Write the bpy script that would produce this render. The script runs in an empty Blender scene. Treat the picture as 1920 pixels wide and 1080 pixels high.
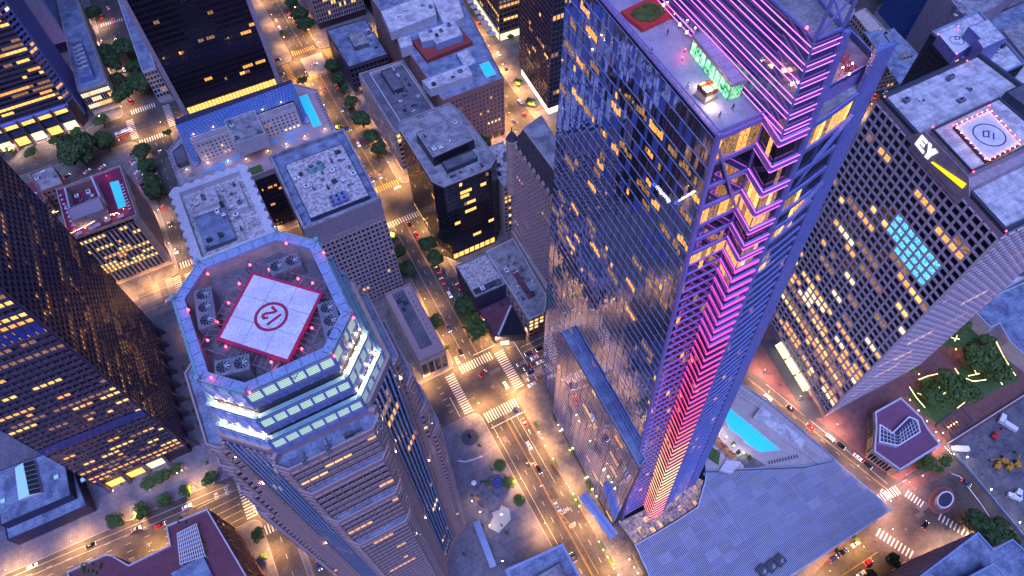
import bpy, math, random, bmesh
from math import radians, sin, cos, pi, hypot, sqrt
from mathutils import Vector, Matrix
random.seed(12)
R_ = random.random
U = random.uniform
scene = bpy.context.scene
COL = scene.collection
# ---------------------------------------------------------------- camera
H = 350.0
FPX = 1280.0
VN = (975.0, 1362.0)          # image point straight below the camera (1920x1080)
dn = Vector((VN[0]-960, VN[1]-540, FPX)).normalized()
fw = (Vector((0, 0, 1)) - dn*dn.z).normalized()
rt = dn.cross(fw)
az = radians(27.3)
AX = rt*cos(az) + fw*sin(az)
AY = fw*cos(az) - rt*sin(az)
AZ = -dn
M3 = Matrix((AX, AY, AZ))     # camera (x right, y down, z forward) -> world
cam_d = bpy.data.cameras.new('camera')
cam = bpy.data.objects.new('camera', cam_d)
COL.objects.link(cam)
cam_d.sensor_width = 36.0
cam_d.lens = 24.0
cam_d.clip_start = 1.0
cam_d.clip_end = 5000.0
r_ = M3 @ Vector((1, 0, 0)); u_ = M3 @ Vector((0, -1, 0)); b_ = M3 @ Vector((0, 0, -1))
cam.matrix_world = Matrix(((r_.x, u_.x, b_.x, 0), (r_.y, u_.y, b_.y, 0), (r_.z, u_.z, b_.z, H), (0, 0, 0, 1)))
scene.camera = cam
CP = Vector((0, 0, H))
# ---------------------------------------------------------------- world, sun, exposure
w = bpy.data.worlds.new('World'); scene.world = w; w.use_nodes = True
nt = w.node_tree; nt.nodes.clear()
sky = nt.nodes.new('ShaderNodeTexSky'); sky.sky_type = 'NISHITA'; sky.sun_disc = False
SUN_EL = radians(6.0); SUN_ROT = radians(250)
sky.sun_elevation = SUN_EL; sky.sun_rotation = SUN_ROT; sky.altitude = 100; sky.ozone_density = 3.0; sky.air_density = 1.2
tint = nt.nodes.new('ShaderNodeMix'); tint.data_type = 'RGBA'; tint.blend_type = 'MULTIPLY'; tint.inputs[0].default_value = 1.0
tint.inputs[7].default_value = (0.60, 0.62, 1.7, 1)
bg = nt.nodes.new('ShaderNodeBackground'); bg.inputs[1].default_value = 0.05
wo = nt.nodes.new('ShaderNodeOutputWorld')
nt.links.new(sky.outputs[0], tint.inputs[6]); nt.links.new(tint.outputs[2], bg.inputs[0]); nt.links.new(bg.outputs[0], wo.inputs[0])
sd = bpy.data.lights.new('sun', 'SUN'); sd.energy = 1.7; sd.angle = radians(50); sd.color = (0.36, 0.45, 1.0)
sun = bpy.data.objects.new('sun', sd); COL.objects.link(sun)
sun.rotation_euler = (radians(24), 0, radians(-22))
scene.view_settings.view_transform = 'Standard'
scene.view_settings.look = 'None'
scene.view_settings.exposure = 1.45
scene.view_settings.gamma = 1.0
# ---------------------------------------------------------------- geometry helpers
def ray(px, py):
    return M3 @ Vector((px-960, py-540, FPX))
def G(px, py, z=0.0):
    """point of the scene at height z that the photograph shows at pixel (px, py)"""
    r = ray(px, py); t = (z-H)/r.z
    return Vector((r.x*t, r.y*t, z))
def on_plane(px, py, p0, n):
    r = ray(px, py); t = (Vector(p0)-CP).dot(n)/r.dot(n)
    return CP + r*t
def proj(p):
    c = M3.transposed() @ (Vector(p)-CP)
    if c.z <= 0: return (-9999, -9999, 1)
    return (960+FPX*c.x/c.z, 540+FPX*c.y/c.z, c.z)
def V(*a): return Vector(a)
class MB:
    def __init__(s): s.v = []; s.f = []; s.m = []; s.mats = []; s.tf = None
    def mi(s, mat):
        if mat not in s.mats: s.mats.append(mat)
        return s.mats.index(mat)
    def face(s, pts, mat):
        i = len(s.v); s.v += [tuple(p) for p in pts]; s.f.append(tuple(range(i, i+len(pts)))); s.m.append(s.mi(mat))
    def box6(s, c, mat):   # c: 8 corners, bottom 4 ccw, top 4 ccw
        i = len(s.v); s.v += [tuple(p) for p in c]; k = s.mi(mat)
        for q in ((3,2,1,0),(4,5,6,7),(0,1,5,4),(1,2,6,5),(2,3,7,6),(3,0,4,7)):
            s.f.append(tuple(i+a for a in q)); s.m.append(k)
    def box(s, x, y, z, sx, sy, sz, mat, a=0.0):
        """centre x,y; base z; full sizes; rotated by a"""
        ca, sa = cos(a), sin(a); c = []
        for zz in (z, z+sz):
            for dx, dy in ((-.5,-.5),(.5,-.5),(.5,.5),(-.5,.5)):
                X, Y = dx*sx, dy*sy; c.append((x+X*ca-Y*sa, y+X*sa+Y*ca, zz))
        s.box6(c, mat)
    def prism(s, poly, z0, z1, mat, top=None, bottom=True):
        n = len(poly); i = len(s.v); k = s.mi(mat)
        s.v += [(p[0], p[1], z0) for p in poly] + [(p[0], p[1], z1) for p in poly]
        for a in range(n):
            b = (a+1) % n; s.f.append((i+a, i+b, i+n+b, i+n+a)); s.m.append(k)
        s.f.append(tuple(i+n+a for a in range(n))); s.m.append(s.mi(top) if top else k)
        if bottom: s.f.append(tuple(i+n-1-a for a in range(n))); s.m.append(k)
    def ring(s, outer, inner, z0, z1, mat):
        n = len(outer)
        for a in range(n):
            b = (a+1) % n
            o0, o1, i0, i1 = outer[a], outer[b], inner[a], inner[b]
            s.box6([(o0[0],o0[1],z0),(o1[0],o1[1],z0),(i1[0],i1[1],z0),(i0[0],i0[1],z0),
                    (o0[0],o0[1],z1),(o1[0],o1[1],z1),(i1[0],i1[1],z1),(i0[0],i0[1],z1)], mat)
    def cyl(s, x, y, z0, z1, r, mat, n=10, r2=None):
        r2 = r if r2 is None else r2
        i = len(s.v); k = s.mi(mat)
        s.v += [(x+r*cos(2*pi*a/n), y+r*sin(2*pi*a/n), z0) for a in range(n)] + [(x+r2*cos(2*pi*a/n), y+r2*sin(2*pi*a/n), z1) for a in range(n)]
        for a in range(n):
            b = (a+1) % n; s.f.append((i+a, i+b, i+n+b, i+n+a)); s.m.append(k)
        s.f.append(tuple(i+n+a for a in range(n))); s.m.append(k)
        s.f.append(tuple(i+n-1-a for a in range(n))); s.m.append(k)
    def bar(s, p, q, w, h, mat, up=(0, 0, 1)):
        p = Vector(p); q = Vector(q); d = (q-p)
        if d.length < 1e-6: return
        d.normalize(); up = Vector(up)
        if abs(d.dot(up)) > .98: up = Vector((1, 0, 0))
        sd_ = d.cross(up).normalized()*w/2; uu = sd_.cross(d).normalized()*h/2
        c = []
        for e in (p, q): c.append([e-sd_-uu, e+sd_-uu, e+sd_+uu, e-sd_+uu])
        s.box6(c[0]+c[1], mat)
    def tube(s, pts, r, mat, n=6, closed=False):
        pts = [Vector(p) for p in pts]; rings = []
        for j, p in enumerate(pts):
            a = pts[j-1] if (j > 0 or closed) else p; b = pts[(j+1) % len(pts)] if (j < len(pts)-1 or closed) else p
            d = (b-a).normalized(); up = Vector((0,0,1)) if abs(d.z) < .95 else Vector((1,0,0))
            x = d.cross(up).normalized(); y = x.cross(d).normalized()
            rr = r[j] if isinstance(r, (list, tuple)) else r
            i = len(s.v); s.v += [tuple(p + x*rr*cos(2*pi*k/n) + y*rr*sin(2*pi*k/n)) for k in range(n)]; rings.append(i)
        k = s.mi(mat); m = len(rings)
        for j in range(m if closed else m-1):
            a, b = rings[j], rings[(j+1) % m]
            for q in range(n): s.f.append((a+q, a+(q+1) % n, b+(q+1) % n, b+q)); s.m.append(k)
        if not closed:
            s.f.append(tuple(rings[0]+q for q in range(n-1, -1, -1))); s.m.append(k)
            s.f.append(tuple(rings[-1]+q for q in range(n))); s.m.append(k)
    def build(s, name, parent=None, smooth=False, origin=None):
        me = bpy.data.meshes.new(name)
        vs = s.v
        if s.tf: vs = [s.tf(v) for v in vs]
        if parent is not None:
            L = parent.location
            if parent.parent is not None: L = L + parent.parent.location
            vs = [(v[0]-L.x, v[1]-L.y, v[2]-L.z) for v in vs]
        elif origin is not None:
            vs = [(v[0]-origin[0], v[1]-origin[1], v[2]-origin[2]) for v in vs]
        me.from_pydata(vs, [], s.f)
        for m in s.mats: me.materials.append(m)
        me.polygons.foreach_set('material_index', s.m)
        if smooth: me.polygons.foreach_set('use_smooth', [True]*len(s.f))
        me.update()
        o = bpy.data.objects.new(name, me); COL.objects.link(o)
        if parent is not None: o.parent = parent
        elif origin is not None: o.location = origin
        return o
def thing(name, label, cat, loc=(0, 0, 0), group=None):
    o = bpy.data.objects.new(name, None); COL.objects.link(o); o.location = loc; o.empty_display_size = 1
    o['label'] = label; o['category'] = cat
    if group: o['group'] = group
    return o
def tag(o, label, cat, group=None):
    o['label'] = label; o['category'] = cat
    if group: o['group'] = group
    return o
def struct(o): o['kind'] = 'structure'; return o
def dup(root, loc, rotz=0, scale=None, label=None):
    r = root.copy(); COL.objects.link(r); r.location = loc; r.rotation_euler = (0, 0, rotz)
    if scale: r.scale = (scale,)*3 if not isinstance(scale, tuple) else scale
    if label: r['label'] = label
    for ch in list(root.children):
        c = ch.copy(); COL.objects.link(c); c.parent = r
        for g_ in list(ch.children):
            d = g_.copy(); COL.objects.link(d); d.parent = c
    return r
def inset(poly, d):
    n = len(poly); out = []
    for i in range(n):
        p0 = Vector(poly[i-1][:2]); p1 = Vector(poly[i][:2]); p2 = Vector(poly[(i+1) % n][:2])
        e1 = (p1-p0).normalized(); e2 = (p2-p1).normalized()
        n1 = Vector((-e1.y, e1.x)); n2 = Vector((-e2.y, e2.x))
        m = (n1+n2); den = max(.3, 1+n1.dot(n2))
        q = p1 + m*(d/den); out.append((q.x, q.y))
    return out
def ccw(poly):
    a = sum(poly[i][0]*poly[(i+1) % len(poly)][1]-poly[(i+1) % len(poly)][0]*poly[i][1] for i in range(len(poly)))
    return list(poly) if a > 0 else list(poly)[::-1]
def rect(x0, y0, x1, y1): return [(x0, y0), (x1, y0), (x1, y1), (x0, y1)]
# ---------------------------------------------------------------- materials
MATS = {}
def mat(name, col, rough=.7, metal=0, noise=None, emis=None, estr=0, spec=.5, bump=0, alpha=None):
    """noise = (scale, second colour, amount, [detail])"""
    if name in MATS: return MATS[name]
    m = bpy.data.materials.new(name); m.use_nodes = True; n = m.node_tree.nodes; l = m.node_tree.links
    b = n['Principled BSDF']
    b.inputs['Base Color'].default_value = (*col, 1); b.inputs['Roughness'].default_value = rough; b.inputs['Metallic'].default_value = metal
    b.inputs['Specular IOR Level'].default_value = spec
    if noise or bump:
        tc = n.new('ShaderNodeTexCoord'); geo = n.new('ShaderNodeNewGeometry')
        nz = n.new('ShaderNodeTexNoise'); nz.inputs['Scale'].default_value = noise[0] if noise else 1.0
        nz.inputs['Detail'].default_value = 6; nz.inputs['Roughness'].default_value = .65
        l.new(geo.outputs['Position'], nz.inputs['Vector'])
        if noise:
            rp = n.new('ShaderNodeValToRGB'); rp.color_ramp.elements[0].position = .42; rp.color_ramp.elements[1].position = .62
            l.new(nz.outputs['Fac'], rp.inputs['Fac'])
            mx = n.new('ShaderNodeMix'); mx.data_type = 'RGBA'
            mu = n.new('ShaderNodeMath'); mu.operation = 'MULTIPLY'; mu.inputs[1].default_value = noise[2]
            l.new(rp.outputs['Color'], mu.inputs[0]); l.new(mu.outputs[0], mx.inputs[0])
            mx.inputs[6].default_value = (*col, 1); mx.inputs[7].default_value = (*noise[1], 1)
            # fine second octave
            n2 = n.new('ShaderNodeTexNoise'); n2.inputs['Scale'].default_value = noise[0]*9; n2.inputs['Detail'].default_value = 4
            l.new(geo.outputs['Position'], n2.inputs['Vector'])
            mr = n.new('ShaderNodeMapRange'); mr.inputs[1].default_value = .3; mr.inputs[2].default_value = .7; mr.inputs[3].default_value = .75; mr.inputs[4].default_value = 1.15
            l.new(n2.outputs['Fac'], mr.inputs[0])
            m2 = n.new('ShaderNodeVectorMath'); m2.operation = 'SCALE'
            l.new(mx.outputs[2], m2.inputs[0]); l.new(mr.outputs[0], m2.inputs['Scale']); 
            last = m2.outputs[0]
            if name.startswith('roof') or name.startswith('pavement') or name.startswith('plaza') or name.startswith('road_slab'):
                # membrane or slab seams, every panel a slightly different tone
                bk = n.new('ShaderNodeTexBrick'); bk.inputs['Scale'].default_value = 1.0; bk.inputs['Brick Width'].default_value = 7.5 if name.startswith('roof') else 3.0; bk.inputs['Row Height'].default_value = 2.4 if name.startswith('roof') else 3.0
                bk.inputs['Mortar Size'].default_value = .07; bk.inputs['Color1'].default_value = (1, 1, 1, 1); bk.inputs['Color2'].default_value = (.84, .84, .84, 1); bk.inputs['Mortar'].default_value = (.5, .5, .5, 1)
                l.new(geo.outputs['Position'], bk.inputs['Vector'])
                m3 = n.new('ShaderNodeMix'); m3.data_type = 'RGBA'; m3.blend_type = 'MULTIPLY'; m3.inputs[0].default_value = 1.0
                l.new(last, m3.inputs[6]); l.new(bk.outputs['Color'], m3.inputs[7]); last = m3.outputs[2]
            l.new(last, b.inputs['Base Color'])
        if bump:
            bp = n.new('ShaderNodeBump'); bp.inputs['Strength'].default_value = bump; bp.inputs['Distance'].default_value = .1
            l.new(nz.outputs['Fac'], bp.inputs['Height']); l.new(bp.outputs[0], b.inputs['Normal'])
    if emis:
        b.inputs['Emission Color'].default_value = (*emis, 1); b.inputs['Emission Strength'].default_value = estr
    MATS[name] = m
    return m
def lit_mat(name, c1, c2, st, scale=2.0, base=(.05, .05, .05)):
    """lit window: interior seen as patches of light"""
    m = bpy.data.materials.new(name); m.use_nodes = True; n = m.node_tree.nodes; l = m.node_tree.links
    b = n['Principled BSDF']; b.inputs['Base Color'].default_value = (*base, 1); b.inputs['Roughness'].default_value = .15
    geo = n.new('ShaderNodeNewGeometry'); vo = n.new('ShaderNodeTexNoise'); vo.inputs['Scale'].default_value = scale; vo.inputs['Detail'].default_value = 5; vo.inputs['Roughness'].default_value = .8
    l.new(geo.outputs['Position'], vo.inputs['Vector'])
    rp = n.new('ShaderNodeValToRGB'); e = rp.color_ramp.elements; e[0].position = .38; e[0].color = (*[a*.10 for a in c1], 1); e[1].position = .60; e[1].color = (*c2, 1)
    k = e.new(.48); k.color = (*c1, 1)
    l.new(vo.outputs['Fac'], rp.inputs['Fac']); l.new(rp.outputs[0], b.inputs['Emission Color']); b.inputs['Emission Strength'].default_value = st
    MATS[name] = m
    return m
glass = mat('glass_dark', (.012, .014, .022), .06, spec=.9)
glass2 = mat('glass_violet', (.012, .008, .02), .1, spec=.7)
glass_blue = mat('glass_blue', (.03, .06, .16), .08, spec=1.0)
mirror = mat('glass_mirror', (.52, .54, .72), .03, metal=.97)
litY = lit_mat('window_light_yellow', (.85, .42, .07), (1.0, .66, .20), .8)
litO = lit_mat('window_light_orange', (.75, .27, .04), (1.0, .48, .11), .72)
litD = lit_mat('window_light_dim', (.20, .09, .035), (.5, .25, .09), .5)
litW = lit_mat('window_light_white', (.95, .72, .38), (1.0, .9, .65), .75)
litB = lit_mat('window_light_blue', (.03, .35, .8), (.25, .85, 1.0), .7, 1.6)
litY2 = lit_mat('window_light_bright', (1.0, .62, .2), (1.0, .85, .5), .95, 1.3); litO2 = lit_mat('window_light_faint', (.5, .22, .06), (.7, .4, .15), .28, .7)
LITS = [litY, litY2, litO, litO, litO2, litD, litD, litO2]
asphalt = mat('asphalt', (.045, .040, .040), .8, noise=(.09, (.095, .078, .07), .9), bump=.2)
concrete = mat('pavement_concrete', (.20, .175, .165), .85, noise=(.12, (.11, .095, .10), .9), bump=.2)
paveblue = mat('plaza_stone', (.17, .16, .20), .8, noise=(.2, (.11, .10, .14), .8))
brickpave = mat('brick_paving', (.17, .075, .07), .85, noise=(.3, (.11, .05, .05), .8))
paint = mat('road_paint_white', (.72, .70, .66), .7, noise=(1.2, (.35, .32, .3), .6))
paintY = mat('road_paint_yellow', (.62, .36, .05), .7, noise=(1.2, (.35, .2, .05), .5))
kerb = mat('kerb_stone', (.30, .27, .26), .8)
kerb_red = mat('kerb_red', (.42, .06, .05), .8)
roof_w = mat('roof_white', (.66, .65, .67), .8, noise=(.22, (.27, .24, .30), .75))
roof_g = mat('roof_grey', (.36, .35, .38), .85, noise=(.18, (.15, .14, .17), .9))
roof_b = mat('roof_blue_grey', (.24, .30, .42), .8, noise=(.16, (.10, .11, .20), .9))
roof_d = mat('roof_dark', (.10, .10, .13), .85, noise=(.15, (.19, .17, .21), .8))
roof_dirty = mat('roof_stained', (.60, .56, .58), .85, noise=(.6, (.16, .12, .14), .8))
whitewall = mat('white_wall', (.55, .53, .58), .7, noise=(.2, (.42, .38, .44), .5))
cream = mat('cream_stone', (.50, .40, .36), .8, noise=(.3, (.30, .24, .25), .7))
pinkgr = mat('pink_granite', (.42, .28, .27), .6, noise=(.5, (.34, .22, .22), .6))
lilac = mat('lilac_stone', (.40, .32, .34), .75, noise=(.4, (.21, .17, .28), .6))
bronze = mat('dark_bronze', (.032, .022, .036), .4, noise=(.4, (.045, .03, .04), .6))
bronze2 = mat('bronze_pier', (.085, .062, .10), .35, noise=(.4, (.11, .08, .12), .6))
brick = mat('brick_red', (.27, .12, .10), .8, noise=(.5, (.18, .08, .075), .8))
salmon = mat('salmon_plaster', (.36, .19, .17), .8, noise=(.4, (.26, .14, .13), .7))
terra = mat('red_tiles', (.30, .045, .04), .8, noise=(.6, (.2, .04, .04), .7))
maroon = mat('maroon_roof', (.16, .045, .065), .8, noise=(.3, (.11, .035, .055), .8))
navy = mat('navy_panel', (.03, .03, .07), .6, noise=(.3, (.045, .04, .08), .6))
black = mat('black_panel', (.014, .013, .02), .35)
metal = mat('metal_grey', (.30, .31, .36), .45, metal=.5, noise=(.8, (.18, .18, .22), .6))
metal_d = mat('metal_dark', (.07, .075, .10), .5, metal=.4)
steel_b = mat('steel_blue', (.20, .22, .50), .45, noise=(.3, (.14, .16, .40), .6))
steel_v = mat('steel_violet', (.30, .22, .55), .5, noise=(.3, (.22, .16, .42), .5))
cyanp = mat('verdigris_paint', (.22, .40, .42), .5, noise=(.6, (.15, .28, .31), .6))
slab_b = mat('ledge_panel_blue', (.27, .34, .52), .5, noise=(.2, (.21, .27, .44), .7))
helired = mat('helipad_red', (.36, .015, .07), .7)
heliw = mat('helipad_white', (.68, .67, .72), .75, noise=(.25, (.48, .46, .52), .6))
leaf1 = mat('leaves_dark', (.022, .055, .02), .6, noise=(.5, (.075, .12, .025), .95), spec=.3)
leaf2 = mat('leaves_mid', (.055, .11, .022), .6, noise=(.6, (.10, .15, .03), .9), spec=.3)
bark = mat('bark', (.09, .06, .045), .9, noise=(2, (.05, .035, .03), .8))
grass_m = mat('grass', (.05, .12, .03), .9, noise=(.5, (.03, .08, .025), .9))
dirt = mat('dirt', (.15, .14, .16), .95, noise=(.09, (.07, .07, .10), .95), bump=.6)
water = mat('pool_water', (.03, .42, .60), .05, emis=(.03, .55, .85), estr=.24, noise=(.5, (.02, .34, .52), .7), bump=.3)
tyre = mat('tyre_rubber', (.02, .02, .02), .8)
rim = mat('wheel_rim', (.4, .4, .42), .3, metal=.8)
cglass = mat('car_glass', (.01, .01, .014), .05, spec=1)
headl = mat('headlight_glow', (1, .95, .8), .3, emis=(1, .88, .65), estr=5)
taill = mat('taillight_glow', (.6, .02, .02), .3, emis=(1, .04, .02), estr=4)
lampg = mat('lamp_glow', (1, .8, .5), .3, emis=(1, .58, .24), estr=14)
lampw = mat('floodlight_glow', (1, .95, .85), .3, emis=(1, .86, .62), estr=24)
redg = mat('beacon_red', (.8, .05, .05), .3, emis=(1, .03, .05), estr=7)
pinkled = mat('led_magenta', (.9, .2, .7), .3, emis=(1.0, .10, .62), estr=3.2)
skin = mat('skin', (.45, .28, .2), .6)
cloth1 = mat('clothing_dark', (.03, .03, .05), .9)
cloth2 = mat('clothing_red', (.3, .04, .04), .9)
redcloth = mat('red_cushion', (.35, .02, .06), .9)
umb = mat('umbrella_canvas', (.5, .45, .5), .8)
wood = mat('wood_warm', (.30, .14, .07), .7, noise=(.8, (.2, .09, .05), .7))
louver = mat('louver_white', (.52, .53, .62), .3)
canopy_g = mat('canopy_glass', (.04, .05, .14), .2, noise=(.12, (.10, .11, .24), .9), spec=.9)
yellowp = mat('machine_yellow', (.55, .28, .02), .6, noise=(1.5, (.3, .16, .03), .5))
redp = mat('machine_red', (.5, .03, .03), .5)
whitep = mat('paint_white', (.75, .75, .78), .4)
# ---------------------------------------------------------------- buildings
def quad_area_screen(pts):
    q = [proj(p) for p in pts]
    if q[0][2] < 1: return 0
    a = 0
    for i in range(len(q)):
        a += q[i][0]*q[(i+1) % len(q)][1] - q[(i+1) % len(q)][0]*q[i][1]
    cx = sum(p[0] for p in q)/len(q); cy = sum(p[1] for p in q)/len(q)
    if cx < -10 or cx > 1930 or cy < -10 or cy > 1090: return abs(a)*1e-4
    return abs(a)
class Bld:
    def __init__(s, name, label, cat, poly, z1, wallm, roofm=None, z0=0, group=None, parapet=1.0, pth=.5, parm=None, tf=None):
        s.poly = ccw([tuple(p[:2]) for p in poly]); s.z1 = z1; s.z0 = z0; s.wallm = wallm; s.tf = tf
        cx = sum(p[0] for p in s.poly)/len(s.poly); cy = sum(p[1] for p in s.poly)/len(s.poly)
        s.root = thing(name, label, cat, (cx, cy, z0), group)
        s.wall = MB(); s.frame = MB(); s.wins = []; s.roof = MB(); s.wall.tf = s.frame.tf = tf
        s.wall.prism(s.poly, z0, z1, wallm)
        if roofm: s.addroof(s.poly, z1, roofm, parapet, pth, parm or wallm)
    def addroof(s, poly, z, roofm, parapet=1.0, pth=.5, parm=None):
        poly = ccw([tuple(p[:2]) for p in poly])
        mb = MB(); mb.prism(inset(poly, pth+.02), z, z+.08, roofm); mb.build('roof', s.root)
        if parapet: s.wall.ring(poly, inset(poly, pth), z, z+parapet, parm or s.wallm)
    def block(s, poly, z0, z1, wallm=None, roofm=None, parapet=.6, pth=.3, parm=None):
        poly = ccw([tuple(p[:2]) for p in poly]); s.wall.prism(poly, z0, z1, wallm or s.wallm)
        if roofm: s.addroof(poly, z1, roofm, parapet, pth, parm or wallm or s.wallm)
    def facade(s, a, b, z0, z1, nx, nz, pier=.5, span=1.0, dep=.35, fm=None, sm=None, glassm=None, lit=.15, lits=None, grad=0, z_off=0, jit=0, band=None, m0=0, m1=0):
        """grid of windows on the wall from a to b (seen from outside, left to right runs a->b with the outward normal (dy,-dx))"""
        a = Vector((a[0], a[1])); b = Vector((b[0], b[1])); d = b-a; L = d.length; d.normalize()
        n = Vector((d.y, -d.x)); mid = (a+b)/2
        if (Vector((0, 0))-mid).dot(n) < -1e-3: return
        a = a+d*m0; b = b-d*m1; L = (b-a).length
        fm = fm or s.wallm; sm = sm or fm; glassm = glassm or glass; lits = lits or LITS
        cw = L/nx; ch = (z1-z0)/nz
        def P(u, z, o): q = a+d*u+n*o; return (q.x, q.y, z)
        if pier > 0:
            for i in range(nx+1):
                u = i*cw; u0 = max(0, u-pier/2); u1 = min(L, u+pier/2)
                s.frame.box6([P(u0, z0, 0), P(u1, z0, 0), P(u1, z0, dep), P(u0, z0, dep), P(u0, z1, 0), P(u1, z1, 0), P(u1, z1, dep), P(u0, z1, dep)][0:0] or
                             [P(u0, z0, dep), P(u1, z0, dep), P(u1, z0, 0), P(u0, z0, 0), P(u0, z1, dep), P(u1, z1, dep), P(u1, z1, 0), P(u0, z1, 0)], fm)
        if span > 0:
            dp = dep*(.8 if pier > 0 else 1)
            for j in range(nz+1):
                z = z0+j*ch; za = max(z0, z-span/2); zb = min(z1, z+span/2)
                s.frame.box6([P(0.02, za, dp), P(L-.02, za, dp), P(L-.02, za, 0), P(0.02, za, 0), P(0.02, zb, dp), P(L-.02, zb, dp), P(L-.02, zb, 0), P(0.02, zb, 0)], sm)
        for j in range(nz):
            rowp = lit*random.choice((0, .15, .4, 1, 1, 3.2))*(1+grad*(.5-j/nz)*2); run = 0
            lm = random.choice(lits)
            for i in range(nx):
                if R_() < .08: lm = random.choice(lits)
                mt = glassm
                if run > 0: run -= 1; mt = lm
                elif R_() < rowp*.5: run = random.randint(0, 3); mt = lm = (lm if R_() < .6 else random.choice(lits))
                u0 = i*cw+pier/2+.03; u1 = (i+1)*cw-pier/2-.03; za = z0+j*ch+span/2+.03; zb = z0+(j+1)*ch-span/2-.03
                if jit:
                    o = [.06+U(0, jit) for _ in range(4)]
                    o[3] = o[0]+o[2]-o[1]
                else: o = [.05]*4
                s.wins.append(([P(u0, za, o[0]), P(u1, za, o[1]), P(u1, zb, o[2]), P(u0, zb, o[3])], mt))
    def allsides(s, poly=None, z0=None, z1=None, cell=3.0, floor=3.6, **k):
        poly = ccw(poly or s.poly); z0 = s.z0 if z0 is None else z0; z1 = s.z1 if z1 is None else z1
        for i in range(len(poly)):
            a = poly[i]; b = poly[(i+1) % len(poly)]; L = hypot(b[0]-a[0], b[1]-a[1])
            if L < 2: continue
            s.facade(a, b, z0, z1, max(1, round(L/cell)), max(1, round((z1-z0)/floor)), **k)
    def done(s, nparts=100, winname='window'):
        s.wall.build('wall', s.root)
        if s.roof.v: s.roof.build('roof', s.root)
        if s.frame.v: s.frame.build('window_frame', s.root)
        W = s.wins
        if s.tf: W = [([s.tf(p) for p in q], m) for q, m in W]
        if W:
            order = sorted(range(len(W)), key=lambda i: -quad_area_screen(W[i][0]))
            first = order if len(W) <= nparts+8 else order[:nparts]
            fs = set(first)
            for i in first:
                mb = MB(); mb.face(*W[i]); mb.build(winname, s.root)
            if len(fs) < len(W):
                mb = MB()
                for i in range(len(W)):
                    if i not in fs: mb.face(*W[i])
                o = mb.build(winname, s.root); o['kind'] = 'stuff'
        return s.root
# ---------------------------------------------------------------- registry of things that get an ordinal label
ORD = ['first', 'second', 'third', 'fourth', 'fifth', 'sixth', 'seventh', 'eighth', 'ninth', 'tenth', 'eleventh', 'twelfth',
       'thirteenth', 'fourteenth', 'fifteenth', 'sixteenth', 'seventeenth', 'eighteenth', 'nineteenth', 'twentieth',
       'twenty-first', 'twenty-second', 'twenty-third', 'twenty-fourth', 'twenty-fifth', 'twenty-sixth', 'twenty-seventh', 'twenty-eighth', 'twenty-ninth', 'thirtieth']
SERIES = {}
PLUR = {'tree': 'city trees', 'car': 'cars on the streets', 'street lamp': 'street lamps along the kerbs', 'person': 'people walking about', 'cooling unit': 'cooling units on the roofs', 'air duct': 'air ducts on the roofs', 'light': 'small lights on terraces and paths', 'beacon': 'red beacons on the roofs'}
def series(o, text, axis=0, group=None):
    SERIES.setdefault((text, axis, group), []).append(o)
def finish_series():
    for key in SERIES:
        if len(key[0].split()) > 12: print('LONG', len(key[0].split()), key[0])
    for (text, axis, group), os_ in SERIES.items():
        os_.sort(key=lambda o: proj(o.location)[axis])
        n = len(os_)
        for i, o in enumerate(os_):
            if n == 1: o['label'] = text
            else:
                side = ('left', 'top')[axis]
                if i == n-1 and n > 1: w_ = 'last from ' + side
                else: w_ = (ORD[i] if i < len(ORD) else str(i+1)+'th') + ' from ' + side
                o['label'] = text + ', ' + w_
            o['group'] = group or PLUR.get(o['category'], o['category']+'s in the downtown scene')
# ---------------------------------------------------------------- roof equipment
def fan_unit(x, y, z, sx, sy, sz, nx=1, ny=1, a=0, text='grey rooftop cooling unit', m1=None, group=None, cat='cooling unit', name='cooling_unit'):
    t = thing(name, '', cat, (x, y, z)); t.rotation_euler = (0, 0, a)
    mb = MB(); mb.box(x, y, z+.25, sx, sy, sz-.25, m1 or metal)
    for dx in (-.42, .42):
        for dy in (-.42, .42): mb.box(x+dx*sx, y+dy*sy, z, .2, .2, .25, metal_d)
    for k in range(1, 4): mb.box(x, y, z+.25+k*(sz-.4)/4, sx+.08, sy+.08, .06, metal_d)
    b = mb.build('casing', t)
    r = min(sx/nx, sy/ny)*.41
    for i in range(nx):
        for j in range(ny):
            fx = x+(i+.5-nx/2)*sx/nx; fy = y+(j+.5-ny/2)*sy/ny
            f = MB(); f.cyl(fx, fy, z+sz, z+sz+.04, r, black, 20)
            m = 20
            f.ring([(fx+r*1.05*cos(2*pi*q/m), fy+r*1.05*sin(2*pi*q/m)) for q in range(m)], [(fx+r*.95*cos(2*pi*q/m), fy+r*.95*sin(2*pi*q/m)) for q in range(m)], z+sz, z+sz+.3, whitep if m1 is None else m1)
            nb = 10 if r > 1 else 5
            for q in range(nb):
                an = 2*pi*q/nb
                f.face([(fx+r*.2*cos(an), fy+r*.2*sin(an), z+sz+.12), (fx+r*.93*cos(an), fy+r*.93*sin(an), z+sz+.1), (fx+r*.93*cos(an+.26), fy+r*.93*sin(an+.26), z+sz+.22), (fx+r*.2*cos(an+.5), fy+r*.2*sin(an+.5), z+sz+.22)], metal)
            f.cyl(fx, fy, z+sz+.04, z+sz+.28, r*.18, metal_d, 8)
            f.build('fan', t)
    series(t, text, group=group)
    return t
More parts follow.
